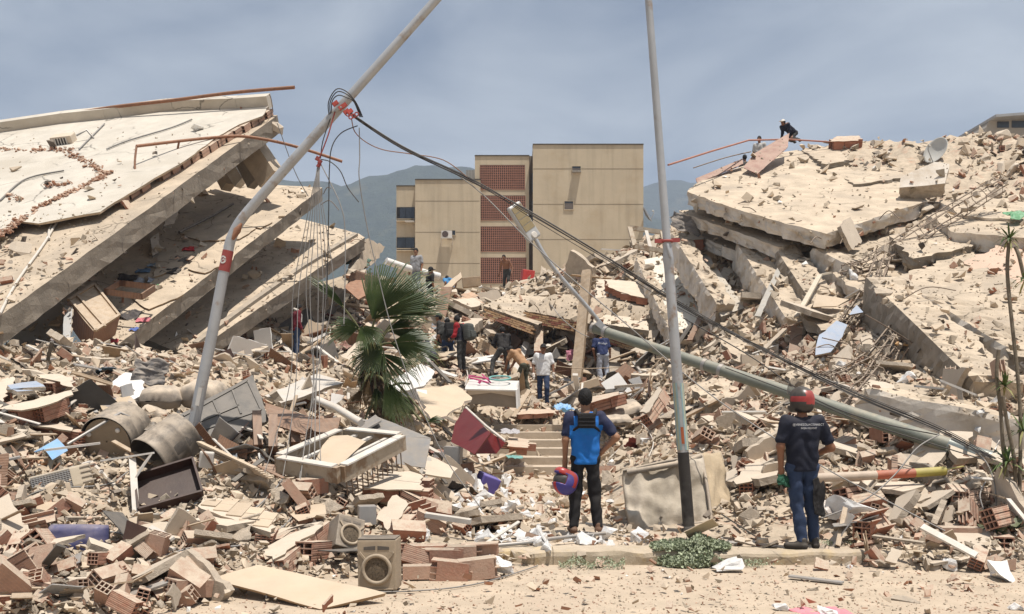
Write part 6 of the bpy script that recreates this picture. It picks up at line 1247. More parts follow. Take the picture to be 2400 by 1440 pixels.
for a0, a1, m_ in ((-1.5, -1.05, m_tealtape), (-1.05, -.65, m_yeltape), (-.65, -.3, m_tealtape), (.25, .6, m_tealtape), (.6, 1.0, m_yeltape), (1.0, 1.5, m_tealtape)): wrap('tape_stripe', 1055, 898, a0, a1, m_)
wrap('orange_sticker', 1040, 1001, -.28, .22, mat('orange_sticker', (.40, .11, .045), .7, bump=.05))
mb = MB(); c = tpp(566); mb.tube([c + Vector((math.cos(t) * .062, math.sin(t) * .062, 0)) for t in np.linspace(0, 6.28, 17)], .016, 6, caps=False); mb.box(c + Vector((-.10, -.02, 0)), (.10, .03, .045)); mb.box(c + Vector((.10, -.02, .01)), (.10, .03, .045)); wp(mb, 'band', m_redband, tp)
mb = MB(); mb.tube(spline([tpp(574) + Vector((-.01, -.06, 0)), tpp(590) + Vector((0, -.075, 0)), tpp(606) + Vector((.02, -.075, 0))], 4), .02, 8); wp(mb, 'bracket', m_pole, tp)
# fallen post with its lamp head
fp = empty('fallen_lamp_post', P(1900, 900, 14.5)); tag(fp, 'long green grey lamp post fallen slantwise across the right heap', 'lamp post')
m_fallen = mat('weathered_green_grey', (.165, .195, .17), .6, var=.25, scale=3, bump=.15, metal=.2, dust=.35, patch=((.32, .27, .19), 3, .58, .72), objvar=.02)
FA, FB = P(1388, 768, 17.0), P(2385, 1098, 12.6)
def fpp(px): # along the pole
    lo, hi = 0.0, 1.0
    for _ in range(30):
        m_ = (lo + hi) / 2; v = FA.lerp(FB, m_)
        if 1200 + v.x / v.y * FPX < px: lo = m_
        else: hi = m_
    return FA.lerp(FB, lo)
mb = MB(); mb.tube([FA, fpp(1800), fpp(2225)], [.084, .092, .105], 24); wp(mb, 'pole', m_fallen, fp)
mb = MB(); mb.tube([fpp(2225), FB], [.108, .116], 24); wp(mb, 'base_sleeve', mat('shiny_green_sleeve', (.30, .34, .32), .28, metal=.6, var=.15, bump=.05, dust=.25), fp)
for px, r in ((1392, .095), (1420, .10), (1652, .098), (1690, .096)): c = fpp(px); d = (FB - FA).normalized(); mb = MB(); mb.tube([c - d * .03, c + d * .03], r, 20); wp(mb, 'clamp_ring', m_greymetal, fp)
mb = MB(); mb.beam(P(1398, 756, 16.85), P(1422, 775, 16.85), .14, .1); wp(mb, 'arm_bracket', m_pole, fp)
mb = MB(); mb.tube(spline([P(1412, 764, 16.85), P(1372, 715, 16.8), P(1310, 645, 16.7), P(1276, 598, 16.6), P(1256, 562, 16.6)], 5), .037, 12); wp(mb, 'arm', m_pole, fp)
lh_pl = [(1196, 502, 16.4), (1225, 473, 16.6), (1240, 571, 16.5)]
lc = [onplane(lh_pl, *p) for p in ((1196, 502), (1225, 473), (1263, 530), (1240, 571))]; ln_ = frame(lh_pl)[1]
u_ = (lc[3] - lc[0]).normalized(); v_ = ln_.cross(u_); cc = sum(lc, Vector()) / 4
head = bm_obj('lamp_head', rbox((.68, .30, .09), .04, 3), mat('lamp_casing', (.42, .42, .41), .5, metal=.2, var=.15, bump=.05, dust=.2), fp, True); Mh = Matrix((u_, v_, ln_)).transposed().to_4x4(); Mh.translation = cc - ln_ * .045; head.matrix_basis = Matrix.Translation(-fp.location) @ Mh
for i in range(4):
    mb = MB(); mb.box((-.24 + i * .115, 0, .048), (.105, .24, .008)); o = mb.build('led_panel', mat('yellowed_lens', (.27, .21, .115), .4, var=.15, bump=.05), head)
mb = MB(); mb.lathe([(.06, .04), (.06, .06), (.045, .065)], 16, Matrix.Translation((.27, 0, 0))); mb.build('sensor', m_paintwhite, head)
# ---- cables
def cable(label, pts, r=.008, m=None, group=None, n=7, name='cable'):
    mb = MB(); mb.tube(spline([P(*p) for p in pts], n), r, 5); return tag(mb.build(name, m or m_cableblack), label, 'cable', group)
main = [(815, 262, 13.05), (940, 343, 13.1), (1110, 425, 13.2), (1260, 508, 13.3), (1420, 603, 13.4), (1600, 716, 13.5), (1800, 824, 13.3), (2000, 922, 13.0), (2200, 1006, 12.4), (2335, 1078, 12.2)]
rc = random.Random(12)
for k, (o0, o1, o2) in enumerate(((0, 0, 0), (-2, 3, 2), (3, -3, -2), (5, 6, 5), (2, 13, -5), (-2, -2, 7))):
    cable('black cable of the bundle sagging from the leaning post to the right heap', [(x_, y_ + (o0 if i < 3 else o1 if i < 6 else o2) + rc.uniform(-1.5, 1.5), Y_ + rc.uniform(-.05, .05)) for i, (x_, y_, Y_) in enumerate(main)], .0065 if k < 4 else .005, m_cableblack if k < 5 else m_cablegrey, 'main cable bundle')
cable('grey cable splitting off the bundle towards the steps and the right heap', [(1050, 395, 13.2), (1130, 455, 13.2), (1230, 555, 13.1), (1330, 645, 13.0), (1450, 745, 12.9), (1620, 890, 12.6), (1750, 985, 12.2), (1920, 1090, 11.6), (2080, 1175, 11.2), (2215, 1245, 10.9)], .008, m_cablegrey)
cable('single cable sagging below the bundle across the right heap', [(1600, 745, 13.5), (1750, 830, 13.2), (1900, 930, 12.8), (2040, 985, 12.6), (2200, 1020, 12.4)], .008)
cable('cable lying along the top of the fallen lamp post', [(1700, 862, 14.8), (1880, 930, 14.2), (2010, 985, 13.6), (2150, 1030, 12.9), (2330, 1085, 12.3)], .008)
cable('looped grey cable dangling from the fallen post over the right heap', [(2200, 1020, 12.2), (2150, 1050, 12.0), (2100, 1110, 11.8), (2045, 1160, 11.6), (1990, 1190, 11.5), (1925, 1215, 11.4)], .009, m_cablegrey)
cable('loose grey cable curling down beside the yucca stems', [(2230, 1030, 12.2), (2300, 1070, 11.8), (2330, 1130, 11.5), (2335, 1200, 11.3), (2333, 1222, 11.3)], .009, m_cablegrey)
cable('short loop of grey cable beside the yucca base', [(2310, 1130, 11.6), (2297, 1160, 11.4), (2305, 1195, 11.3)], .009, m_cablegrey)
for i, (h_, w_) in enumerate(((207, 30), (213, 24), (221, 20))):
    cable('black loop of cable standing above the red clamps', [(772 + i * 3, 275, 13.1), (770 + i * 4, 240, 13.05), (788 + i * 2, h_ + 3, 13.0), (812, h_ + 8, 13.0), (834 - i * 2, 240, 13.0), (850 - i * 3, 275, 13.05)], .0075, None, 'cable loops over the clamps')
cable('cable arcing from the clamps down beside the wires', [(838, 295, 13.1), (800, 312, 13.05), (778, 345, 13.0), (772, 400, 13.0), (770, 520, 12.95), (766, 700, 12.9)], .0075)
cable('reddish frayed cable drooping towards the flats', [(824, 280, 13.1), (832, 310, 13.1), (860, 335, 13.15), (900, 352, 13.2), (960, 361, 13.3), (1040, 376, 13.3), (1100, 420, 13.2)], .007, m_rust)
cable('short cable tail curling right of the small clamp', [(752, 374, 13.05), (775, 380, 13.0), (798, 402, 13.0), (815, 440, 13.0), (841, 474, 12.95)], .007)
cable('cable falling from the small clamp to the palm', [(752, 385, 13.05), (775, 430, 13.0), (797, 478, 12.95), (808, 530, 12.95), (809, 640, 12.95), (806, 760, 12.9)], .0075, m_cablegrey)
cable('long grey wire hanging in front of the palm down to the pavement', [(842, 300, 13.1), (843, 370, 13.05), (842, 420, 13.0), (858, 520, 13.0), (885, 640, 12.95), (915, 760, 12.9), (955, 880, 12.8), (1000, 985, 12.7), (1050, 1085, 12.6), (1130, 1195, 12.4)], .0075, m_cablegrey)
ends = [(600, 1165, 11.9), (652, 1178, 12.0), (690, 1190, 11.9), (712, 1180, 12.0), (733, 1175, 12.1), (757, 1172, 12.2), (690, 1250, 11.4), (735, 1160, 12.2)]
for i, e in enumerate(ends):
    x0 = 738 + i * 2.2; xm = 690 + i * 12.5
    cable('thin grey wire hanging from the small clamp beside the leaning post', [(746 + rc.uniform(-4, 4), 388, 13.05), (x0 - 4, 440, 13.0), ((x0 + xm) / 2, 540, 13.0), (xm + rc.uniform(-6, 6), 690, 12.95), (742 + rc.uniform(-10, 8), 880, 12.85) if i > 1 else (xm - 8, 880, 12.8), ((742 + e[0]) / 2 if i > 1 else (xm + e[0]) / 2, 1030, 12.5), e], .0055, m_cablegrey, 'hanging wire strands')
cable('wire dropping from the clamps straight to the small clamp', [(785, 262, 13.05), (768, 320, 13.0), (748, 372, 13.0)], .009, m_redband); cable('second wire between the two clamps', [(778, 268, 13.1), (757, 330, 13.05), (751, 372, 13.05)], .007)
cable('thin line strung across the sky from the roof corner', [(650, 290, 28), (690, 400, 27), (722, 460, 26)], .012); cable('thin rope drooping across the dark hollow', [(1292, 715, 29), (1315, 745, 28.6), (1355, 778, 28.4), (1380, 790, 28.4)], .012, m_cablegrey); cable('pale rope slung in front of the hollow', [(1300, 858, 28), (1360, 864, 27.8), (1440, 862, 28), (1475, 857, 28.2)], .012, m_wood)
def ground_cable(label, pts, r=.009, m=None, lift=.07):
    w = []
    for px, py in pts:
        h_ = hit(px, py)
        if h_: w.append(h_[0] + Vector((0, -.02, lift)))
    mb = MB(); mb.tube(spline(w, 7), r, 5); tag(mb.build('cable', m or m_cablegrey), label, 'cable')
ground_cable('grey cable looping over the bricks from the navy container', [(-10, 1268), (110, 1245), (260, 1262), (330, 1275), (420, 1275), (520, 1250), (600, 1205), (660, 1140), (700, 1060)], .011)
ground_cable('second grey cable curving over the rubble left of the speaker', [(320, 1345), (450, 1300), (560, 1295), (640, 1270), (720, 1190), (760, 1150)], .011)
ground_cable('thin wire lying on the road right of the speaker', [(880, 1392), (960, 1390), (1060, 1382), (1150, 1365), (1260, 1330)], .007, None, .02)
ground_cable('thin black wire lying along the kerb before the blue shirted man', [(1170, 1270), (1280, 1262), (1400, 1256), (1500, 1268), (1560, 1275)], .008, m_cableblack, .03)
ground_cable('wire curling over the large tan board', [(625, 1418), (630, 1390), (660, 1368), (690, 1372), (690, 1402)], .006, m_cableblack, .06)
ground_cable('black wire crossing the bricks at the lower left corner', [(0, 1418), (100, 1385), (200, 1370), (310, 1350)], .01, m_cableblack)
ground_cable('grey cable lying on the rubble at the left edge', [(0, 1200), (60, 1180), (120, 1160), (250, 1150), (300, 1120)], .01)
ground_cable('wire lying over rubble in front of the mattress', [(1420, 1090), (1470, 1040), (1500, 1000), (1530, 1040), (1520, 1080)], .012, m_paintwhite)

# ---- fan palm
m_frond = mat('fan_palm_leaf', (.075, .10, .034), .45, var=.35, scale=5, bump=.1, spec=.4, objvar=.25, col2=(.045, .07, .022)); m_frond2 = mat('fan_palm_tip', (.16, .15, .055), .6, var=.3, bump=.1); m_stalk = mat('palm_stalk', (.13, .13, .05), .6, var=.3, bump=.1, dust=.1)
palm = empty('palm_tree', P(900, 990, 17.8)); tag(palm, 'dark green fan palm with a shaggy trunk growing out of the rubble', 'palm')
PY = 17.8
def frond(hub, direc, radius, spread, facing, seed, n=34, droop=.25, root=(872, 850, 17.8)):
    rnd = random.Random(seed); h = P(*hub); d = Vector(direc).normalized(); f = Vector(facing); f = (f - d * f.dot(d)).normalized(); s = f.cross(d)
    mb = MB()
    for i in range(n):
        a0 = spread * (-.5 + i / n); a1 = spread * (-.5 + (i + 1) / n); am = (a0 + a1) / 2; L = radius * (1 - .25 * abs(am / (spread / 2)) ** 3) * rnd.uniform(.80, 1.06) * (1 + .10 * mnoise.noise(Vector((am * 4, seed, 0))))
        if rnd.random() < .05: continue
        def pt(a, r, lift):
            q = d * math.cos(a) + s * math.sin(a); return h + q * r + f * (lift - droop * (r / radius) ** 2 * radius * (.35 + .4 * abs(a) / spread)) + Vector((0, 0, -1)) * droop * radius * .25 * (r / radius) ** 3
        cut = L * rnd.uniform(.45, .62); w = .012 + radius * .010
        vs = [h, pt(a0, cut * .5, 0), pt(am, cut * .5, w * .8), pt(a1, cut * .5, 0), pt(a0, cut, 0), pt(am, cut, w), pt(a1, cut, 0), pt(am - (am - a0) * .55, L * .86, -.01), pt(am + (a1 - am) * .55, L * .86, -.01), pt(am + rnd.uniform(-.02, .02), L, -.03 - rnd.random() * .12 * radius) + Vector((0, 0, -1)) * radius * rnd.uniform(.0, .10)]
        mb.add(vs, [(0, 1, 2), (0, 2, 3), (1, 4, 5, 2), (2, 5, 6, 3), (4, 7, 5), (5, 8, 6), (5, 7, 8)], 0); mb.add([vs[7], vs[8], vs[9]], [(0, 2, 1)], 1 if rnd.random() < .5 else 0)
    fr_o = mb.build('frond', [m_frond, m_frond2], palm); o = fr_o; o.matrix_parent_inverse = Matrix.Translation(-palm.location)
    r0 = P(*root); mid = r0.lerp(h, .55) + Vector((0, -.05, .12)); mb = MB(); mb.tube(spline([r0, mid, h + d * radius * .12], 6), [.03] * 3 + [.024] * 5 + [.018] * 5, 6); o = mb.build('stalk', m_stalk, palm); o.matrix_parent_inverse = Matrix.Translation(-palm.location)
    return fr_o
def dirv(deg, y=0.0): return (math.cos(rad(deg)), y, math.sin(rad(deg)))
FR = [((872, 748, 17.6), dirv(52, .15), 1.42, rad(112), (-.2, -1, .35), .16, 44), ((935, 742, 18.3), dirv(48, .3), 1.15, rad(95), (.1, -1, .5), .2, 36), ((812, 728, 17.5), dirv(133, .1), .98, rad(26), (.5, -.55, .3), .05, 20), ((842, 768, 17.3), dirv(178, -.3), .60, rad(100), (-.1, -.9, .6), .3, 28),
      ((846, 765, 17.1), dirv(-42, -.5), .52, rad(105), (.3, -1, .5), .35, 26), ((898, 815, 17.2), dirv(215, -.35), .68, rad(130), (-.2, -1, .5), .35, 30), ((915, 805, 17.4), dirv(-2, -.1), .95, rad(88), (.1, -1, .6), .25, 36), ((886, 828, 17.2), dirv(-38, -.3), .90, rad(70), (.2, -1, .6), .3, 32),
      ((902, 892, 17.0), dirv(-62, -.15), .88, rad(62), (.2, -1, .2), .12, 30), ((848, 860, 17.9), dirv(-75, -.2), .5, rad(70), (-.3, -1, .2), .3, 18), ((905, 775, 18.4), dirv(14, .4), .95, rad(80), (.2, -1, .5), .25, 30), ((1000, 990, 17.0), dirv(20, 0), .32, rad(50), (0, -1, .8), .2, 12), ((880, 905, 17.2), dirv(-80, -.3), .45, rad(60), (0, -1, .2), .3, 16)]
for i, (hub, d, r, sp_, fc, dr_, n) in enumerate(FR): frond(hub, d, r, sp_, fc, 30 + i, n, dr_)
mb = MB(); tr_ = spline([P(905, 1000, 17.8), P(893, 950, 17.8), P(880, 890, 17.8), P(872, 845, 17.8), P(868, 800, 17.8)], 6); mb.tube(tr_, [.17 + .03 * math.sin(i * 2.1) for i in range(len(tr_) - 6)] + [.15, .13, .11, .09, .06, .03], 14)
for i, v in enumerate(mb.v): nz = mnoise.noise(Vector(v) * 9) * .04; mb.v[i] = (v[0] + nz, v[1] - abs(nz), v[2] + nz)
m_trunk = mat('shaggy_palm_trunk', (.11, .07, .04), .95, var=.5, scale=9, bump=1.0, bscale=25, dust=.15); o = wp(mb, 'trunk', m_trunk, palm)
rt = random.Random(4); mb = MB()
for i in range(150):
    t = rt.random(); c = tr_[int(t * (len(tr_) - 4))]; a = rt.uniform(3.3, 6.1); p = c + Vector((math.cos(a) * .16, math.sin(a) * .16, 0)); q_ = p + Vector((math.cos(a) * rt.uniform(.02, .2), -.05, -rt.uniform(.08, .35))); mb.tube([p, (p + q_) / 2 + Vector((math.cos(a) * .05, 0, .02)), q_], [.012, .008, .002], 4, caps=False)
wp(mb, 'trunk_fibre', m_trunk, palm)['kind'] = 'stuff'
for (a, b) in (((888, 930), (935, 1010)), ((882, 940), (850, 1000)), ((905, 920), (985, 985)), ((895, 925), (960, 900))): mb = MB(); mb.tube(spline([P(*a, 17.7), P((a[0] + b[0]) / 2, (a[1] + b[1]) / 2 - 12, 17.4), P(*b, 17.2)], 5), .022, 6); wp(mb, 'dead_stalk', m_stalk, palm)
m_dead = mat('dead_palm_leaf', (.24, .165, .085), .8, var=.4, scale=6, bump=.2)
for hub, d, r, i in (((862, 880, 17.5), dirv(-100, -.1), .62, 71), ((915, 930, 17.3), dirv(-50, -.2), .5, 72), ((850, 910, 17.4), dirv(-120, -.1), .5, 73)):
    df = frond(hub, d, r, rad(46), (0, -1, .1), i, 16, .3, (880, 880, 17.7)); df.data.materials[0] = m_dead; df.data.materials[1] = m_dead
# ---- yucca-like stems at the edge
m_blade = mat('yucca_blade', (.10, .15, .035), .55, var=.3, bump=.05, objvar=.2, spec=.4); m_bladey = mat('yucca_blade_dry', (.26, .24, .09), .7, var=.3, bump=.05); m_stem = mat('yucca_stem', (.22, .18, .13), .9, var=.3, scale=20, bump=.6, bscale=30)
yu = empty('yucca_plant', P(2372, 1225, 11.3)); tag(yu, 'spiky yucca with tall bare stems at the right edge', 'plant')
for pts in ([(2365, 570, 11.6), (2361, 640, 11.6), (2372, 760, 11.55), (2385, 880, 11.5), (2392, 1000, 11.45), (2388, 1215, 11.3)], [(2400, 650, 11.5), (2388, 600, 11.5), (2380, 580, 11.55)], [(2341, 820, 11.4), (2336, 880, 11.4), (2345, 960, 11.4), (2352, 1060, 11.35), (2368, 1220, 11.3)], [(2350, 930, 11.3), (2362, 1000, 11.3), (2378, 1090, 11.3), (2380, 1220, 11.3)]):
    mb = MB(); mb.tube(spline([P(*p) for p in pts], 6), .022, 8); wp(mb, 'stem', m_stem, yu)
for ci, (px, py, Y, L, n) in enumerate(((2366, 560, 11.6, .20, 34), (2402, 655, 11.5, .22, 26), (2356, 905, 11.35, .20, 38), (2362, 1085, 11.3, .30, 44), (2398, 1010, 11.3, .28, 26))):
    mb = MB(); c = P(px, py, Y); rr = random.Random(ci)
    for i in range(n):
        d = Vector((rr.gauss(0, 1), rr.gauss(0, .8), rr.gauss(.35, .7))).normalized(); l = L * rr.uniform(.7, 1.1); s = d.cross(Vector((0, 0, 1))).normalized() * .013; tip = c + d * l + Vector((0, 0, -l * .35 * (1 - abs(d.z)))); m_ = c + d * l * .55
        mb.add([c - s * .6, c + s * .6, m_ + s, tip, m_ - s], [(0, 1, 2, 4), (4, 2, 3)], 1 if d.z < -.25 else 0)
    wp(mb, 'leaf_rosette', [m_blade, m_bladey], yu)
bp_ = empty('broadleaf_plant', P(2350, 1290, 10.9)); tag(bp_, 'low plant with broad green leaves over the hollow brick at right', 'plant')
m_bleaf = mat('broad_leaf', (.10, .15, .06), .5, var=.3, bump=.08, objvar=.3, dust=.2)
for i in range(16):
    a = rb.uniform(0, 6.28); el = rb.uniform(.1, 1.1); d = Vector((math.cos(a) * math.cos(el), math.sin(a) * math.cos(el) * .6, math.sin(el))); c = P(2345 + rb.uniform(-30, 30), 1262 - rb.uniform(0, 60), 10.9 + rb.uniform(-.1, .2)); l = rb.uniform(.12, .24); s = d.cross(Vector((0, -.5, 1))).normalized(); w = l * .26; up_ = s.cross(d)
    mb = MB(); mb.add([c, c + d * l * .3 + s * w, c + d * l * .7 + s * w * .8, c + d * l - up_ * l * .1, c + d * l * .7 - s * w * .8, c + d * l * .3 - s * w, c + d * l * .5 - up_ * .02], [(0, 1, 6), (1, 2, 6), (2, 3, 6), (3, 4, 6), (4, 5, 6), (5, 0, 6)]); wp(mb, 'leaf', m_bleaf, bp_)
# ---- creeping green at the foot of the post
def cover(name, label, region, n, seed, hmax, ls=(.012, .026)):
    rr = random.Random(seed); V, F, b_ = [], [], 0
    for _ in range(n):
        px, py, Y, hgt = region(rr); base = P(px, py, Y); base.z = max(base.z, .0); c = Vector((base.x, base.y, base.z + rr.random() ** .7 * hgt)); l = rr.uniform(*ls); d = Vector((rr.gauss(0, 1), rr.gauss(-.3, 1), rr.gauss(.4, .7))).normalized(); s = d.cross(Vector((rr.gauss(0, 1), rr.gauss(0, 1), 1))).normalized() * l * .5
        V += [c, c + d * l * .5 + s, c + d * l, c + d * l * .5 - s]; F.append((b_, b_ + 1, b_ + 2, b_ + 3)); b_ += 4
    mb = MB(); mb.add(V, F); return tag(mb.build(name, mat('creeper_leaf', (.36, .41, .26), .65, var=.4, scale=30, bump=0, island=True, objvar=.45, dust=.15)), label, 'ground cover', kind='stuff')
def reg1b(rr):
    a = rr.uniform(0, 6.28); r_ = math.sqrt(rr.random()); x_ = 1618 + math.cos(a) * r_ * 94; Y = 10.86 + math.sin(a) * r_ * .5; dome = .20 * (1 - r_ ** 3) * (.8 + .3 * math.sin(x_ * .05 + 1) + .1 * math.sin(x_ * .17)) + .04
    z = 0.0 if Y < 10.62 else .15; return x_, HOR + (CAMZ - z) / Y * FPX, Y, max(.03, dome - z * .8)
cover('ground_cover', 'bushy grey green creeper growing at the foot of the tall post', reg1b, 13000, 3, .3, (.018, .036))
cover('ground_cover', 'sparse creeper weeds growing along the kerb before the blue shirted man', lambda rr: (lambda x_, Y: (x_, HOR + CAMZ / Y * FPX, Y, .10 * abs(math.sin(x_ * .05)) + .02))(rr.uniform(1310, 1465), rr.uniform(10.3, 10.6)), 800, 4, .1)
cover('ground_cover', 'tiny weeds at the kerb right of the creeper', lambda rr: (lambda x_, Y: (x_, HOR + CAMZ / Y * FPX, Y, .07))(rr.gauss(1760, 25), rr.uniform(10.4, 10.6)), 260, 5, .1)
cover('ground_cover', 'small green weeds on the pavement behind the man in navy', lambda rr: (lambda x_, Y: (x_, HOR + (CAMZ - .15) / Y * FPX, Y, .04))(rr.gauss(1960, 30), rr.uniform(11.0, 11.2)), 220, 6, .1)
# ---------------------------------------------------------------- people
def nets(fn, lo, hi, h):
    """surface of fn < 0 on a grid (one vertex per crossing cell, one quad per crossing edge)"""
    n = np.maximum(np.ceil((hi - lo) / h).astype(int) + 1, 3); ax_ = [lo[i] + np.arange(n[i]) * h for i in range(3)]
    G = np.stack(np.meshgrid(*ax_, indexing='ij'), -1); D = fn(G.reshape(-1, 3)).reshape(n); S = D < 0
    cn = n - 1; cnt = np.zeros(cn); acc_ = np.zeros(tuple(cn) + (3,))
    off = [(0, 0, 0), (1, 0, 0), (0, 1, 0), (1, 1, 0), (0, 0, 1), (1, 0, 1), (0, 1, 1), (1, 1, 1)]
    def sl_(o): return tuple(slice(o[i], o[i] + cn[i]) for i in range(3))
    for a in range(8):
        for b in range(a + 1, 8):
            df = [abs(off[a][i] - off[b][i]) for i in range(3)]
            if sum(df) != 1: continue
            da, db = D[sl_(off[a])], D[sl_(off[b])]; x_ = (da < 0) != (db < 0); t = np.where(x_, da / np.where(x_, da - db, 1), 0)
            pa, pb = np.array(off[a], float), np.array(off[b], float); acc_ += np.where(x_[..., None], pa + (pb - pa) * t[..., None], 0); cnt += x_
    m_ = cnt > 0; idx = -np.ones(cn, int); idx[m_] = np.arange(m_.sum())
    V = (np.argwhere(m_) + acc_[m_] / cnt[m_][:, None]) * h + lo; F = []
    for d in range(3):
        u, v = (d + 1) % 3, (d + 2) % 3
        sa = [slice(None)] * 3; sb = [slice(None)] * 3; sa[d] = slice(0, -1); sb[d] = slice(1, None)
        A_, B_ = S[tuple(sa)], S[tuple(sb)]; e = np.argwhere(A_ != B_); fl = A_[A_ != B_]
        ok = (e[:, u] > 0) & (e[:, v] > 0) & (e[:, u] < n[u] - 1) & (e[:, v] < n[v] - 1); e = e[ok]; fl = fl[ok]
        def I(du, dv): q = e.copy(); q[:, u] -= du; q[:, v] -= dv; return idx[q[:, 0], q[:, 1], q[:, 2]]
        qd = np.stack([I(0, 0), I(1, 0), I(1, 1), I(0, 1)], 1); qd[~fl] = qd[~fl][:, ::-1]; F.append(qd)
    return V, np.concatenate(F)
def cone(p, a, b, ra, rb):
    a = np.array(a, float); b = np.array(b, float); ba = b - a; h = np.clip(((p - a) @ ba) / max(ba @ ba, 1e-9), 0, 1); return np.linalg.norm(p - a - h[:, None] * ba, axis=1) - (ra + h * (rb - ra))
def ell(p, c, r):
    q = (p - np.array(c)) / np.array(r); k = np.linalg.norm(q, axis=1); return (k - 1) * min(r)
def smin(ds, k):
    d = ds[0]
    for e in ds[1:]: h = np.clip(.5 + .5 * (e - d) / k, 0, 1); d = e * (1 - h) + d * h - k * h * (1 - h)
    return d
def skinmat(c): return mat('skin_%d' % int(c[0] * 1000), c, .55, var=.12, scale=20, bump=.05, objvar=0)
def cloth(n, c, var=.25): return mat('wear_' + n, c, .9, var=var, scale=7, bump=.35, bscale=28, objvar=0, dust=.05)
SK1, SK2, SK3 = (.30, .155, .09), (.22, .105, .06), (.36, .20, .125)
def person(label, px, py, Y, H, yaw, pose, wear, res=.02, z=None):
    """wear: skin, shirt (mat or None), sleeve 'short'/'long', trousers, shoes, hair, cap"""
    k = H / 1.75; loc = P(px, py, Y)
    root = empty('person', loc, (0, 0, rad(yaw))); tag(root, label, 'person')
    g = lambda key, d: np.array(pose.get(key, d), float)
    pel = g('pelvis', (0, 0, .94)); che = g('chest', (0, 0, 1.30)); nk = g('neck', che + np.array((0, .0, .17))); hd = g('head', nk + np.array((0, .03, .155)))
    up = (che - pel) / np.linalg.norm(che - pel); sd = g('side', (1, 0, 0)); sd = sd / np.linalg.norm(sd)
    shl = {s: che + sd * (.185 * s) + up * .11 for s in (-1, 1)}; hip = {s: pel + sd * (.088 * s) - up * .03 for s in (-1, 1)}
    arm = {-1: [np.array(v, float) for v in pose.get('la', ((-.25, -.02, 1.13), (-.26, .06, .88)))], 1: [np.array(v, float) for v in pose.get('ra', ((.25, -.02, 1.13), (.26, .06, .88)))]}
    leg = {-1: [np.array(v, float) for v in pose.get('ll', ((-.10, .02, .50), (-.11, -.02, .09)))], 1: [np.array(v, float) for v in pose.get('rl', ((.10, .02, .50), (.11, -.02, .09)))]}
    toe = {-1: np.array(pose.get('lt', (-.02, .17, -.045)), float), 1: np.array(pose.get('rt', (.02, .17, -.045)), float)}
    fw = np.cross(up, sd) * -1.0; fw = np.cross(up, sd); fw = fw if fw[1] > 0 or abs(fw[1]) < 1e-6 else fw
    fwd = np.array(pose.get('look', (0, 1, 0)), float); fwd /= np.linalg.norm(fwd)
    hs = 1.0
    def f_body(p):
        ds = [ell(p, hd + np.array((0, 0, .012)), (.076, .092, .112)), cone(p, hd + fwd * .02 + np.array((0, 0, -.05)), hd + fwd * .055 + np.array((0, 0, -.088)), .06, .035), cone(p, nk + np.array((0, 0, -.05)), hd + np.array((0, 0, -.06)), .056, .052)]
        rgt = np.cross(fwd, (0, 0, 1.0))
        ds += [cone(p, hd + fwd * .088 + np.array((0, 0, .0)), hd + fwd * .112 + np.array((0, 0, -.028)), .008, .014), cone(p, hd + rgt * .078 + np.array((0, 0, .012)), hd + rgt * .080 + np.array((0, 0, -.02)), .014, .010), cone(p, hd - rgt * .078 + np.array((0, 0, .012)), hd - rgt * .080 + np.array((0, 0, -.02)), .014, .010)]
        d = smin(ds, .018)
        t = [cone(p, pel + sd * .05 * s, che + sd * .085 * s + up * .02, .072, .092) for s in (-1, 1)] + [cone(p, shl[-1] + up * .0, shl[1], .052, .052), cone(p, nk - up * .06, che, .07, .1)]
        for s in (-1, 1):
            e, w = arm[s]; t += [cone(p, shl[s], e, .054, .042), cone(p, e, w, .042, .029)]; t += [cone(p, hip[s], leg[s][0], .072, .052), cone(p, leg[s][0], leg[s][1], .054, .036)]
            dd = (w - e) / np.linalg.norm(w - e); t.append(cone(p, w, w + dd * .075, .028, .034))
        return np.minimum(smin([d, smin(t, .03)], .03), 9)
    sl_ = wear.get('sleeve', 'short'); loose = wear.get('loose', 0.0) - wear.get('slim', 0.0)
    def wr(p, a, s): return a * (np.sin(p[:, 2] * 31 * s + 3 * np.sin(p[:, 0] * 17)) * np.sin(p[:, 0] * 23 * s + 2 * np.sin(p[:, 2] * 13)) + .6 * np.sin(p[:, 1] * 29 + p[:, 2] * 19))
    def f_shirt(p):
        hem = wear.get('hem', .06)
        t = [cone(p, pel + sd * .060 * s - up * hem * .6, che + sd * .088 * s + up * .035, .112 + loose, .110 + loose * .6) for s in (-1, 1)] + [cone(p, shl[-1], shl[1], .064, .064), cone(p, nk - up * .075, che, .080, .11)]
        for s in (-1, 1):
            e, w = arm[s]; t.append(cone(p, shl[s], shl[s] + (e - shl[s]) * (.72 if sl_ == 'short' else 1.0), .072, .064 if sl_ == 'short' else .056))
            if sl_ == 'long': t.append(cone(p, e, w - (w - e) * .06, .056, .042))
        d = smin(t, .035) - .004 + wr(p, .006, 1)
        # cut hem and neck opening
        d = np.maximum(d, -((p - (pel - up * hem)) @ up)); d = np.maximum(d, -(ell(p, nk + np.array((0, 0, .045)), (.064, .064, .075))))
        return d
    def f_trou(p):
        sm_ = wear.get('slim', 0.0); t = [cone(p, pel + sd * .055 * s + up * .06, hip[s], .100 - sm_ * 1.5, .104 - sm_ * 1.4) for s in (-1, 1)]; ll = wear.get('legw', .0)
        for s in (-1, 1):
            kn, an = leg[s]; t += [cone(p, hip[s], kn, .098 - sm_, .074 + ll), cone(p, kn, an + (kn - an) * .06, .074 + ll, .060 + ll * 1.1)]
        d = smin(t, .022) + wr(p, .0075, .8); d = np.maximum(d, ((p - (pel + up * .10)) @ up)); return d
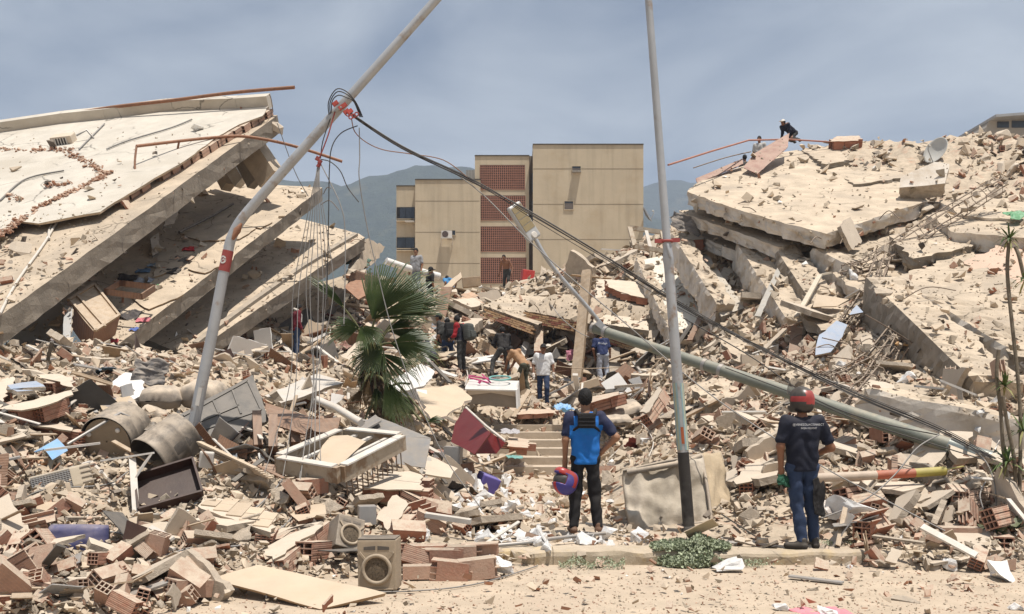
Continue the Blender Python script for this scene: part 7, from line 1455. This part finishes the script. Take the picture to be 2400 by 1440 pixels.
    def f_hair(p):
        d = ell(p, hd + np.array((0, 0, .022)) - fwd * .010, (.086, .100, .116)); d = np.maximum(d, -(((p - hd) @ np.array((0, 0, 1.0))) * 1.0 - ((p - hd) @ fwd) * .85 + .035)); return d + .004 * np.sin(p[:, 0] * 160) * np.sin(p[:, 2] * 150 + p[:, 1] * 90)
    capf = np.array(wear.get('capdir', fwd), float)
    def f_cap(p):
        d = ell(p, hd + np.array((0, 0, .030)), (.088, .104, .112)); d = np.maximum(d, -(p[:, 2] - hd[2] - .035)); b = np.maximum(ell(p, hd + capf * .105 + np.array((0, 0, .035)), (.075, .095, .06)), np.abs(p[:, 2] - hd[2] - .035) - .010); return smin([d, b], .012)
    rgt = np.cross(fwd, (0, 0, 1.0))
    def mk(name, fn, pts, pad, m, extra=None, r=None):
        pts = np.array(pts); V, F = nets(fn, pts.min(0) - pad, pts.max(0) + pad, r or res); mb = MB(); mb.add(V * k, [tuple(f) for f in F.tolist()], 0, True)
        if extra: extra(mb)
        return mb.build(name, m, root)
    allp = [pel, che, nk, hd] + [v for s in (-1, 1) for v in (shl[s], hip[s], *arm[s], *leg[s])]
    def hands(mb):
        for s in (-1, 1):
            e, w = arm[s]; dd = Vector((w - e)).normalized(); hx = Vector(pose.get('hx', (0, 1, 0))); hx = (hx - dd * hx.dot(dd)).normalized(); inn = dd.cross(hx) * (1 if s > 0 else -1)
            pc = Vector(w) + dd * .075; curl = pose.get('curl', .5)
            for i, (o_, L) in enumerate(((-.027, .062), (-.009, .074), (.010, .070), (.027, .056))):
                a = pc + hx * o_; b = a + dd * L * .5 + inn * L * .22 * curl; c = b + dd * L * .35 + inn * L * .5 * curl; mb.tube([a * k, b * k, c * k], [.0095 * k, .0088 * k, .006 * k], 6, 0)
            a = Vector(w) + dd * .02 + hx * .028; mb.tube([a * k, (a + dd * .03 + hx * .022 + inn * .012) * k, (a + dd * .058 + hx * .022 + inn * .025) * k], [.012 * k, .011 * k, .007 * k], 6, 0)
        for s in (-1, 1):
            c = Vector(hd + fwd * .083 + rgt * .031 * s + np.array((0, 0, .012))) * k; mb.lathe([(.001, -.006), (.009, -.003), (.010, .0), (.007, .005), (.001, .007)], 8, Matrix.Translation(c), 1)
        mc_ = Vector(hd + fwd * .097 + np.array((0, 0, -.052))) * k; r3 = Vector(rgt) * k; mb.tube([mc_ - r3 * .022, mc_ + Vector(fwd) * .006 * k, mc_ + r3 * .022], .004 * k, 5, 1)
    body = mk('body', f_body, allp, .16, [wear.get('skinmat') or skinmat(wear.get('skin', SK1)), mat('eye_dark', (.03, .02, .018), .3, bump=0)], hands)
    out = {'root': root, 'body': body, 'k': k, 'hd': hd, 'che': che, 'pel': pel, 'arm': arm, 'shl': shl, 'up': up}
    if wear.get('shirt'):
        out['shirt'] = mk('shirt', f_shirt, [pel - up * .12, che, nk, shl[-1], shl[1]] + [arm[s][0] for s in (-1, 1)] + ([arm[s][1] for s in (-1, 1)] if sl_ == 'long' else []), .16 + loose, wear['shirt'])
    out['trousers'] = mk('trousers', f_trou, [pel + up * .12, hip[-1], hip[1]] + [v for s in (-1, 1) for v in leg[s]], .15, wear['trousers'])
    for s in (-1, 1):
        an = leg[s][1]; mk('shoe', (lambda p, an=an, t_=toe[s]: smin([cone(p, an + np.array((0, -.035, -.04)), an + t_, .047, .038), cone(p, an + np.array((0, -.015, .02)), an + t_ * .3 + np.array((0, 0, -.03)), .046, .046)], .02)), [an, an + toe[s]], .10, wear['shoes'])
    if wear.get('hair') is not False: mk('hair', f_hair, [hd], .15, mat('black_hair', (.012, .010, .009), .7, var=.3, scale=40, bump=.6, bscale=60, objvar=0), None, res * .7)
    if wear.get('cap'): mk('cap', f_cap, [hd, hd + capf * .13], .15, wear['cap'], None, res * .7)
    if wear.get('sleevemat'):
        me = out['shirt'].data; me.materials.append(wear['sleevemat']); ctr = [0.0] * (3 * len(me.polygons)); me.polygons.foreach_get('center', ctr); C_ = np.array(ctr).reshape(-1, 3) / k
        lat = np.abs((C_ - che) @ sd); hgt = (C_ - che) @ up; me.polygons.foreach_set('material_index', ((lat > .15) & (hgt > .02) | (lat > .205) & (hgt > -.28) | (hgt > .13) & (lat > .10)).astype(int).tolist())
    return out
def lpart(root, name, mb, m): return mb.build(name, m, root)
def wloc(r, v): return Matrix.Translation(r['root'].location) @ Matrix.Rotation(r['root'].rotation_euler.z, 4, 'Z') @ (Vector(v) * r['k'])
m_jeans = cloth('jeans', (.045, .075, .15)); m_jeansdark = cloth('dark_jeans', (.022, .042, .095)); m_blackwear = cloth('black', (.012, .012, .014)); m_charcoal = cloth('charcoal', (.05, .05, .048)); m_shoeblack = mat('black_shoe', (.015, .015, .016), .6, dust=.2); m_shoebrown = mat('brown_shoe', (.14, .065, .035), .7, dust=.2)
# 1 the man in the blue shirt
m_bl = cloth('bright_blue', (.012, .155, .52), .18); m_nv = cloth('navy_sleeve', (.010, .018, .06))
p1 = person('person in bright blue shirt and black cargo trousers holding a helmet, seen from behind', 1372, 1250, 12.0, 1.73, 2, dict(la=((-.245, -.03, 1.14), (-.245, .05, .87)), ra=((.365, -.10, 1.17), (.20, .03, .985)), ll=((-.115, .03, .50), (-.145, -.02, .085)), rl=((.115, .03, .50), (.15, -.02, .085)), lt=(-.03, .16, -.045), rt=(.09, .13, -.045), head=(.0, .03, 1.635), hx=(0, 1, .2), curl=.9), dict(skin=SK1, shirt=m_bl, sleevemat=m_nv, trousers=m_blackwear, shoes=m_shoebrown, legw=.004, hem=.10, slim=.012), .0125)
r1 = p1['root']
vp = empty('chest_rig', wloc(p1, (0, -.135, 1.275)), (0, 0, rad(2))); tag(vp, 'black tactical pouch strapped high on the back of the blue shirt', 'bag')
o = bm_obj('pouch', rbox((.215, .06, .185), .025, 3), m_blackwear, vp, True); o.location = (0, 0, .10)
for i in range(3): mb = MB(); mb.box((0, -.034, .045 + i * .045), (.20, .008, .014)); lpart(vp, 'strap', mb, mat('webbing', (.03, .03, .032), .8, bump=.2))
for s in (-1, 1):
    mb = MB(); mb.tube([Vector(v) for v in ((s * .09, .0, .17), (s * .115, .07, .225), (s * .12, .16, .20))], .022, 6); lpart(vp, 'shoulder_strap', mb, m_blackwear)
    mb = MB(); mb.tube([Vector(v) for v in ((s * .09, .01, .03), (s * .135, .04, -.005), (s * .175, .12, -.05))], .018, 6); lpart(vp, 'side_strap', mb, m_blackwear)
def helmet(name_label, loc, rot, s, m1, m2, visor=None, open_dark=True):
    root = empty('motorcycle_helmet', loc, rot); tag(root, name_label, 'helmet')
    def f(p):
        d = smin([ell(p, (0, 0, .02), (.128, .152, .142)), ell(p, (0, .06, -.07), (.098, .11, .075)), ell(p, (0, -.03, -.05), (.112, .115, .09))], .03); d = np.maximum(d, -(p[:, 2] + .125)); cut = np.maximum(np.abs(p[:, 2] - .005) - .052, -(p[:, 1] - .062)); return np.maximum(d, -np.maximum(np.maximum(cut, -(d + .02)), -1))
    V, F = nets(f, np.array((-.2, -.22, -.2)), np.array((.2, .24, .22)), .0085); mb = MB(); mb.add(V * s, [tuple(q_) for q_ in F.tolist()], 0, True); sh = mb.build('shell', [m1, m2, mat('helmet_opening_shade', (.012, .012, .014), .3, bump=0)], root)  # third material paints the shade of the hollow onto the closed underside
    me = sh.data; c_ = [0.0] * (3 * len(me.polygons)); me.polygons.foreach_get('center', c_); C_ = np.array(c_).reshape(-1, 3) / s
    return root, sh, C_, V
m_hblue = mat('helmet_blue', (.035, .03, .22), .38, var=.2, bump=.05, spec=.4, dust=.2); m_hred = mat('helmet_red', (.36, .02, .022), .35, bump=.03, spec=.4, dust=.15); m_hblk = mat('helmet_black', (.014, .013, .014), .3, bump=.03, spec=.5, dust=.15)
h1, sh, C_, V = helmet('blue and red full-face helmet hanging from the hand of the blue shirted person', P(1325, 1128, 11.85), (0, 0, 0), 1.05, m_hblue, m_hred)
_z = Vector((-.30, -.25, -.92)).normalized(); _y = Vector((-.80, -.55, .30)); _y = (_y - _z * _y.dot(_z)).normalized(); h1.rotation_euler = Matrix((_y.cross(_z), _y, _z)).transposed().to_euler()
sh.data.polygons.foreach_set('material_index', np.where((C_[:, 2] < -.118), 2, np.where((np.abs(C_[:, 0]) < .028) & (C_[:, 2] > .0) | (np.abs(np.abs(C_[:, 0]) - .10 + C_[:, 1] * .25) < .018) & (C_[:, 2] < .06) | (C_[:, 2] < -.07) & (C_[:, 1] > .03), 1, 0)).astype(int).tolist())
mb = MB(); mb.lathe([(.118, -.045), (.131, -.01), (.133, .02), (.124, .055)], 24, Matrix.Diagonal((1, 1.18, 1, 1)), 0, True, False, False); bm = bmesh.new(); tmp = mb.mesh('visor', m_hblk); bm.from_mesh(tmp); bmesh.ops.delete(bm, geom=[v for v in bm.verts if v.co.y < .05], context='VERTS'); bm.to_mesh(tmp); bm.free(); link('visor', tmp, h1)
# 2 the man in navy
p2 = person('person in navy polo shirt and jeans wearing a motorcycle helmet, seen from behind', 1884, 1288, 10.8, 1.72, 8, dict(pelvis=(-.02, 0, .94), chest=(-.025, -.02, 1.30), la=((-.285, -.03, 1.14), (-.25, .03, .875)), ra=((.31, -.02, 1.12), (.20, .20, 1.03)), ll=((-.07, .02, .50), (-.03, -.03, .085)), rl=((.10, .03, .50), (.13, .02, .085)), lt=(-.14, .09, -.045), rt=(.03, .15, -.045), curl=.9), dict(skin=SK2, shirt=cloth('navy_polo', (.006, .010, .025)), trousers=m_jeansdark, shoes=m_shoeblack, hem=.07, hair=False, slim=.006), .0125)
h2, sh, C_, V = helmet('black and red motorcycle helmet with smoked visor flipped up on the person in navy', wloc(p2, p2['hd'] + np.array((0, 0, .01))), (0, rad(2), rad(30)), 1.0, m_hblk, m_hred)
sh.data.polygons.foreach_set('material_index', np.where((C_[:, 1] < -.02) & (np.abs(C_[:, 0]) < .062) & (C_[:, 2] < .115) & (C_[:, 2] > -.03), 1, np.where((np.abs(C_[:, 2] - .02) < .028) & (C_[:, 1] < .04), 1, 0)).astype(int).tolist())
mv = bpy.data.materials.new('smoked_visor'); mv.use_nodes = True; nb_ = mv.node_tree.nodes['Principled BSDF']; nb_.inputs['Base Color'].default_value = (.13, .12, .12, 1); nb_.inputs['Roughness'].default_value = .08; nb_.inputs['Alpha'].default_value = .66; nb_.inputs['Specular IOR Level'].default_value = .6
vs = []; nI, nJ = 14, 10
for j in range(nJ + 1):
    t = rad(-8 + 80 * j / nJ)
    for i in range(nI + 1): a = rad(-68 + 136 * i / nI); vs.append((math.sin(a) * .136 * (1 - .12 * j / nJ), .03 + math.cos(a) * .13 * math.cos(t) + .0, .09 + .155 * math.sin(t) + .01))
mb = MB(); mb.add(vs, [(j * (nI + 1) + i, j * (nI + 1) + i + 1, (j + 1) * (nI + 1) + i + 1, (j + 1) * (nI + 1) + i) for j in range(nJ) for i in range(nI)], 0, True); mb.build('visor', mv, h2)
mb = MB(); mb.tube([Vector((.118, -.03, -.075)), Vector((.13, -.035, -.08))], .013, 10); mb.build('rivet', m_paintwhite, h2)
mb = MB(); mb.lathe([(.016, 0), (.02, 0), (.02, .002)], 16, Matrix.Translation((.0, -.148, -.012)) @ Matrix.Rotation(rad(90), 4, 'X')); mb.box((0, -.149, -.012), (.03, .004, .004)); mb.build('emblem', m_paintwhite, h2)
def print_on(r, text, z, size, m, yoff=-.4, name='print', xoff=0.0, shear=0.0):
    cu = bpy.data.curves.new('print', 'FONT'); cu.body = text; cu.size = size; cu.align_x = 'CENTER'; cu.shear = shear; cu.resolution_u = 2; tmp = bpy.data.objects.new('tmp', cu); COL.objects.link(tmp); bpy.context.view_layer.update()
    me = bpy.data.meshes.new_from_object(tmp); bpy.data.objects.remove(tmp); s = r['shirt'].data; T = BVHTree.FromPolygons([v.co.copy() for v in s.vertices], [tuple(p.vertices) for p in s.polygons])
    for v in me.vertices:
        o_ = Vector((v.co.x + xoff, yoff, z + v.co.y)); l, n_, i_, d_ = T.ray_cast(o_, Vector((0, 1, 0))); v.co = (l if l else Vector((o_.x, -.13, o_.z))) + Vector((0, -.004, 0))
    me.materials.clear(); me.materials.append(m); o = link(name, me, r['shirt']); return o
m_print = mat('white_print', (.52, .52, .53), .8, bump=0, objvar=0)
print_on(p2, '@VENEZOLACONNECT', 1.345, .033, m_print); print_on(p2, '0424-1020007', 1.308, .031, m_print)
mb = MB(); mb.tube([Vector((-.20, .03, .895)) * p2['k'], Vector((-.30, .035, .89)) * p2['k']], .030, 10) if False else mb.lathe([(.031, -.01), (.034, -.01), (.034, .01), (.031, .01)], 14, Matrix.Translation(Vector((-.247, .033, .895)) * p2['k'])); mb.build('wristband', m_paintwhite, p2['root'])
gl = rag('dark work glove with green palm held in the hand of the person in navy', 1838, 1128, 10.75, .16, mat('green_glove', (.03, .12, .07), .9, var=.8, scale=14, bump=.3, objvar=0), 71, (1.3, .2, .4), 'glove', 'work_glove')
rag('black rag hanging from the pocket of the person in navy', 1920, 1165, 10.72, .30, m_blackwear, 73, (1.5, 0, .2), zs=.2).scale = (.13, .5, .3)
# 3 white shirt, walking towards the street
p3 = person('person in white T-shirt, black cap and white gloves walking down towards the street', 1273, 952, 27, 1.70, 180, dict(la=((-.27, .02, 1.13), (-.29, .10, .90)), ra=((.27, -.03, 1.13), (.27, .10, .88)), ll=((-.10, .16, .50), (-.10, .10, .085)), rl=((.09, -.02, .50), (.09, -.06, .085)), head=(0, .08, 1.60)), dict(skin=SK2, shirt=cloth('white_tee', (.66, .65, .64), .08), trousers=m_jeansdark, shoes=m_shoebrown, cap=m_blackwear, hem=.09, loose=.02), .018)
for s in (-1, 1):
    e, w = p3['arm'][s]; d = (w - e) / np.linalg.norm(w - e); mb = MB(); V, F = nets(lambda p: smin([cone(p, w - d * .02, w + d * .07, .036, .042), cone(p, w + d * .07, w + d * .15, .036, .022), cone(p, w + d * .03, w + d * .08 + np.array((0, .05, 0)), .018, .013)], .01), w - .25, w + .25, .014); mb.add(V * p3['k'], [tuple(f) for f in F.tolist()], 0, True); mb.build('glove', m_paintwhite, p3['root'])
# 4 navy shirt and pale trousers at the hollow
p4 = person('person in navy printed T-shirt and pale trousers looking into the dark hollow', 1412, 902, 30.3, 1.70, 0, dict(pelvis=(.01, -.02, .96), chest=(-.03, .10, 1.29), head=(-.03, .34, 1.55), la=((-.29, .02, 1.10), (-.22, .12, .86)), ra=((.24, .10, 1.12), (.26, .22, .90)), ll=((-.10, .0, .50), (-.06, -.05, .085)), rl=((.13, .10, .58), (.16, .0, .20))), dict(skin=SK2, shirt=cloth('navy_tee', (.015, .03, .10)), trousers=cloth('pale_denim', (.42, .45, .52), .1), shoes=m_shoeblack, legw=.012), .018)
print_on(p4, 'Privilege', 1.23, .088, m_print, shear=.35)
# 5..10 the searchers in the middle
person('person in black long-sleeved top digging with legs wide apart', 1180, 892, 29, 1.70, 25, dict(chest=(.06, .16, 1.26), head=(.10, .30, 1.50), la=((-.22, .26, 1.10), (-.08, .42, 1.02)), ra=((.30, .24, 1.10), (.16, .42, 1.0)), ll=((-.30, .10, .58), (-.40, -.02, .20)), rl=((.14, .05, .50), (.20, -.02, .09))), dict(skin=SK2, shirt=m_blackwear, sleeve='long', trousers=m_charcoal, shoes=m_shoeblack, cap=m_blackwear, hem=.02, hair=None), .02)
person('person in tan T-shirt bending over beside the one in black', 1226, 930, 28.2, 1.70, 60, dict(pelvis=(0, -.04, .93), chest=(0, .20, 1.22), head=(0, .44, 1.36), la=((-.2, .42, 1.06), (-.12, .52, .82)), ra=((.2, .40, 1.04), (.12, .52, .80)), ll=((-.10, .14, .52), (-.12, .04, .09)), rl=((.10, -.02, .50), (.12, -.14, .09))), dict(skin=SK2, shirt=cloth('tan_tee', (.42, .24, .13)), trousers=cloth('olive', (.085, .085, .06)), shoes=m_shoeblack), .02)
person('person in dark shirt and navy cap standing behind the palm fronds', 1033, 866, 30.5, 1.74, 80, dict(head=(0, .06, 1.60)), dict(skin=SK2, shirt=m_charcoal, trousers=m_blackwear, shoes=m_shoeblack, cap=cloth('navy_cap', (.05, .065, .10))), .02)
pa = person('person in black vest and grey cap carrying a dark backpack', 1050, 872, 29.8, 1.70, 20, dict(chest=(.02, .08, 1.28), head=(.03, .20, 1.56), la=((-.28, .06, 1.10), (-.16, .24, .98)), ra=((.28, .08, 1.10), (.2, .26, .98)), ll=((-.16, .04, .50), (-.26, -.06, .09)), rl=((.10, .06, .50), (.14, -.02, .09))), dict(skin=SK2, shirt=m_charcoal, trousers=m_jeansdark, shoes=m_shoeblack, cap=cloth('grey_cap', (.28, .28, .29))), .02)
pb = person('person with red sleeves, head bowed, carrying a big grey backpack', 1082, 875, 29, 1.74, 62, dict(chest=(0, .05, 1.29), head=(0, .17, 1.56), la=((-.24, .10, 1.10), (-.12, .30, 1.02)), ra=((.24, .10, 1.10), (.12, .30, 1.02)), look=(0, .85, -.5)), dict(skin=SK1, shirt=cloth('dark_top', (.02, .022, .035)), sleevemat=cloth('red_sleeve', (.32, .012, .02)), sleeve='long', trousers=m_charcoal, shoes=m_shoebrown), .02)
def backpack(r, label, m, d, off):
    b = empty('backpack', wloc(r, off), (rad(-8), 0, r['root'].rotation_euler.z)); tag(b, label, 'backpack'); bm_obj('bag', rbox(d, d[1] * .42, 4), m, b, True); o = bm_obj('pocket', rbox((d[0] * .75, d[1] * .4, d[2] * .4), .03, 3), m, b, True); o.location = (0, -d[1] * .5, -d[2] * .18)
    for s in (-1, 1): mb = MB(); mb.tube([Vector(v) for v in ((s * d[0] * .28, d[1] * .4, d[2] * .42), (s * d[0] * .35, d[1] * .75, d[2] * .52), (s * d[0] * .42, d[1] * 1.5, d[2] * .1))], .02, 6); mb.build('strap', m_blackwear, b)
backpack(pa, 'slim dark backpack worn by the person in grey cap', m_blackwear, (.28, .14, .46), (.01, -.16, 1.28)); backpack(pb, 'big grey striped backpack worn by the person with red sleeves', mat('grey_pack', (.10, .105, .095), .85, var=.4, stripes=('Z', 6, .4, 2)), (.36, .26, .50), (0, -.24, 1.20))
person('person in grey clothes crouching behind the palm fronds', 1008, 880, 28.8, 1.70, 55, dict(pelvis=(0, -.1, .60), chest=(0, .16, .86), head=(0, .38, 1.02), la=((-.22, .36, .78), (-.12, .5, .55)), ra=((.22, .36, .78), (.12, .5, .55)), ll=((-.14, .30, .55), (-.16, .05, .09)), rl=((.16, .20, .36), (.2, -.12, .09))), dict(skin=SK2, shirt=cloth('slate', (.06, .065, .08)), sleeve='long', trousers=m_charcoal, shoes=m_shoeblack), .02)
pm = person('person in maroon jacket and jeans standing under the slanting floors', 694, 838, 28.2, 1.56, -62, dict(chest=(0, .02, 1.30), head=(0, .10, 1.57), look=(0, .9, -.35), la=((-.24, .0, 1.12), (-.23, .10, .88)), ra=((.24, .0, 1.12), (.23, .12, .88))), dict(skin=SK2, shirt=cloth('maroon', (.15, .012, .025)), sleeve='long', trousers=m_jeans, shoes=m_shoeblack, loose=.012, hem=.10), .02)
mb = MB(); mb.tube([Vector(v) * pm['k'] for v in ((-.06, .12, 1.18), (-.085, .13, 1.36), (-.06, .02, 1.50), (.0, -.06, 1.53), (.06, .02, 1.50), (.085, .13, 1.34), (.06, .13, 1.12))], .042, 8); mb.build('towel', m_paintwhite, pm['root'])
person('person in grey T-shirt standing on the crest before the flats', 976, 692, 37, 1.74, 150, dict(look=(-.5, 1, 0)), dict(skin=SK1, shirt=cloth('grey_tee', (.34, .34, .35)), trousers=cloth('light_jeans', (.22, .26, .32)), shoes=m_shoeblack, loose=.02), .022)
person('person in black with covered head behind the crest', 1008, 735, 37.2, 1.74, -60, {}, dict(skin=SK2, shirt=m_blackwear, trousers=m_blackwear, shoes=m_shoeblack, skinmat=None, cap=m_blackwear), .022)
person('person in blue shirt bending down behind the crest', 1056, 725, 40.5, 1.65, 30, dict(chest=(0, .18, 1.20), head=(0, .36, 1.36)), dict(skin=SK2, shirt=cloth('sky_tee', (.05, .22, .45)), trousers=m_jeans, shoes=m_shoeblack), .022)
person('shirtless person in dark trousers stooping on the far crest', 1188, 684, 44.6, 1.74, 165, dict(chest=(.02, .14, 1.26), head=(.06, .30, 1.50), la=((-.30, .16, 1.04), (-.30, .28, .80)), ra=((.30, .0, 1.04), (.34, .05, .80)), ll=((-.10, .12, .52), (-.14, .0, .09)), rl=((.12, .02, .50), (.16, -.1, .09))), dict(skin=SK2, shirt=None, trousers=m_charcoal, shoes=m_shoebrown), .022)
person('person with white cap kneeling on the ridge of the right heap', 1848, 331, 37.2, 1.62, 120, dict(pelvis=(0, -.28, .36), chest=(0, .10, .54), head=(0, .30, .70), la=((-.20, .12, .36), (-.18, .22, .08)), ra=((.20, .12, .36), (.18, .22, .08)), ll=((-.12, -.05, .10), (-.14, -.45, .08)), rl=((.12, -.05, .10), (.14, -.45, .08)), lt=(0, -.1, -.02), rt=(0, -.1, -.02)), dict(skin=SK2, shirt=cloth('midnight', (.010, .014, .030)), sleeve='long', trousers=m_charcoal, shoes=m_shoeblack, cap=m_paintwhite), .022)
person('person in white shirt half hidden behind the red roof sheet', 1780, 423, 37.5, 1.66, 150, {}, dict(skin=SK2, shirt=cloth('offwhite', (.5, .48, .45)), trousers=m_charcoal, shoes=m_shoeblack), .024)
person('dark haired person barely showing above the red roof sheet', 1746, 466, 37.5, 1.66, 20, {}, dict(skin=SK2, shirt=m_charcoal, trousers=m_charcoal, shoes=m_shoeblack), .024)
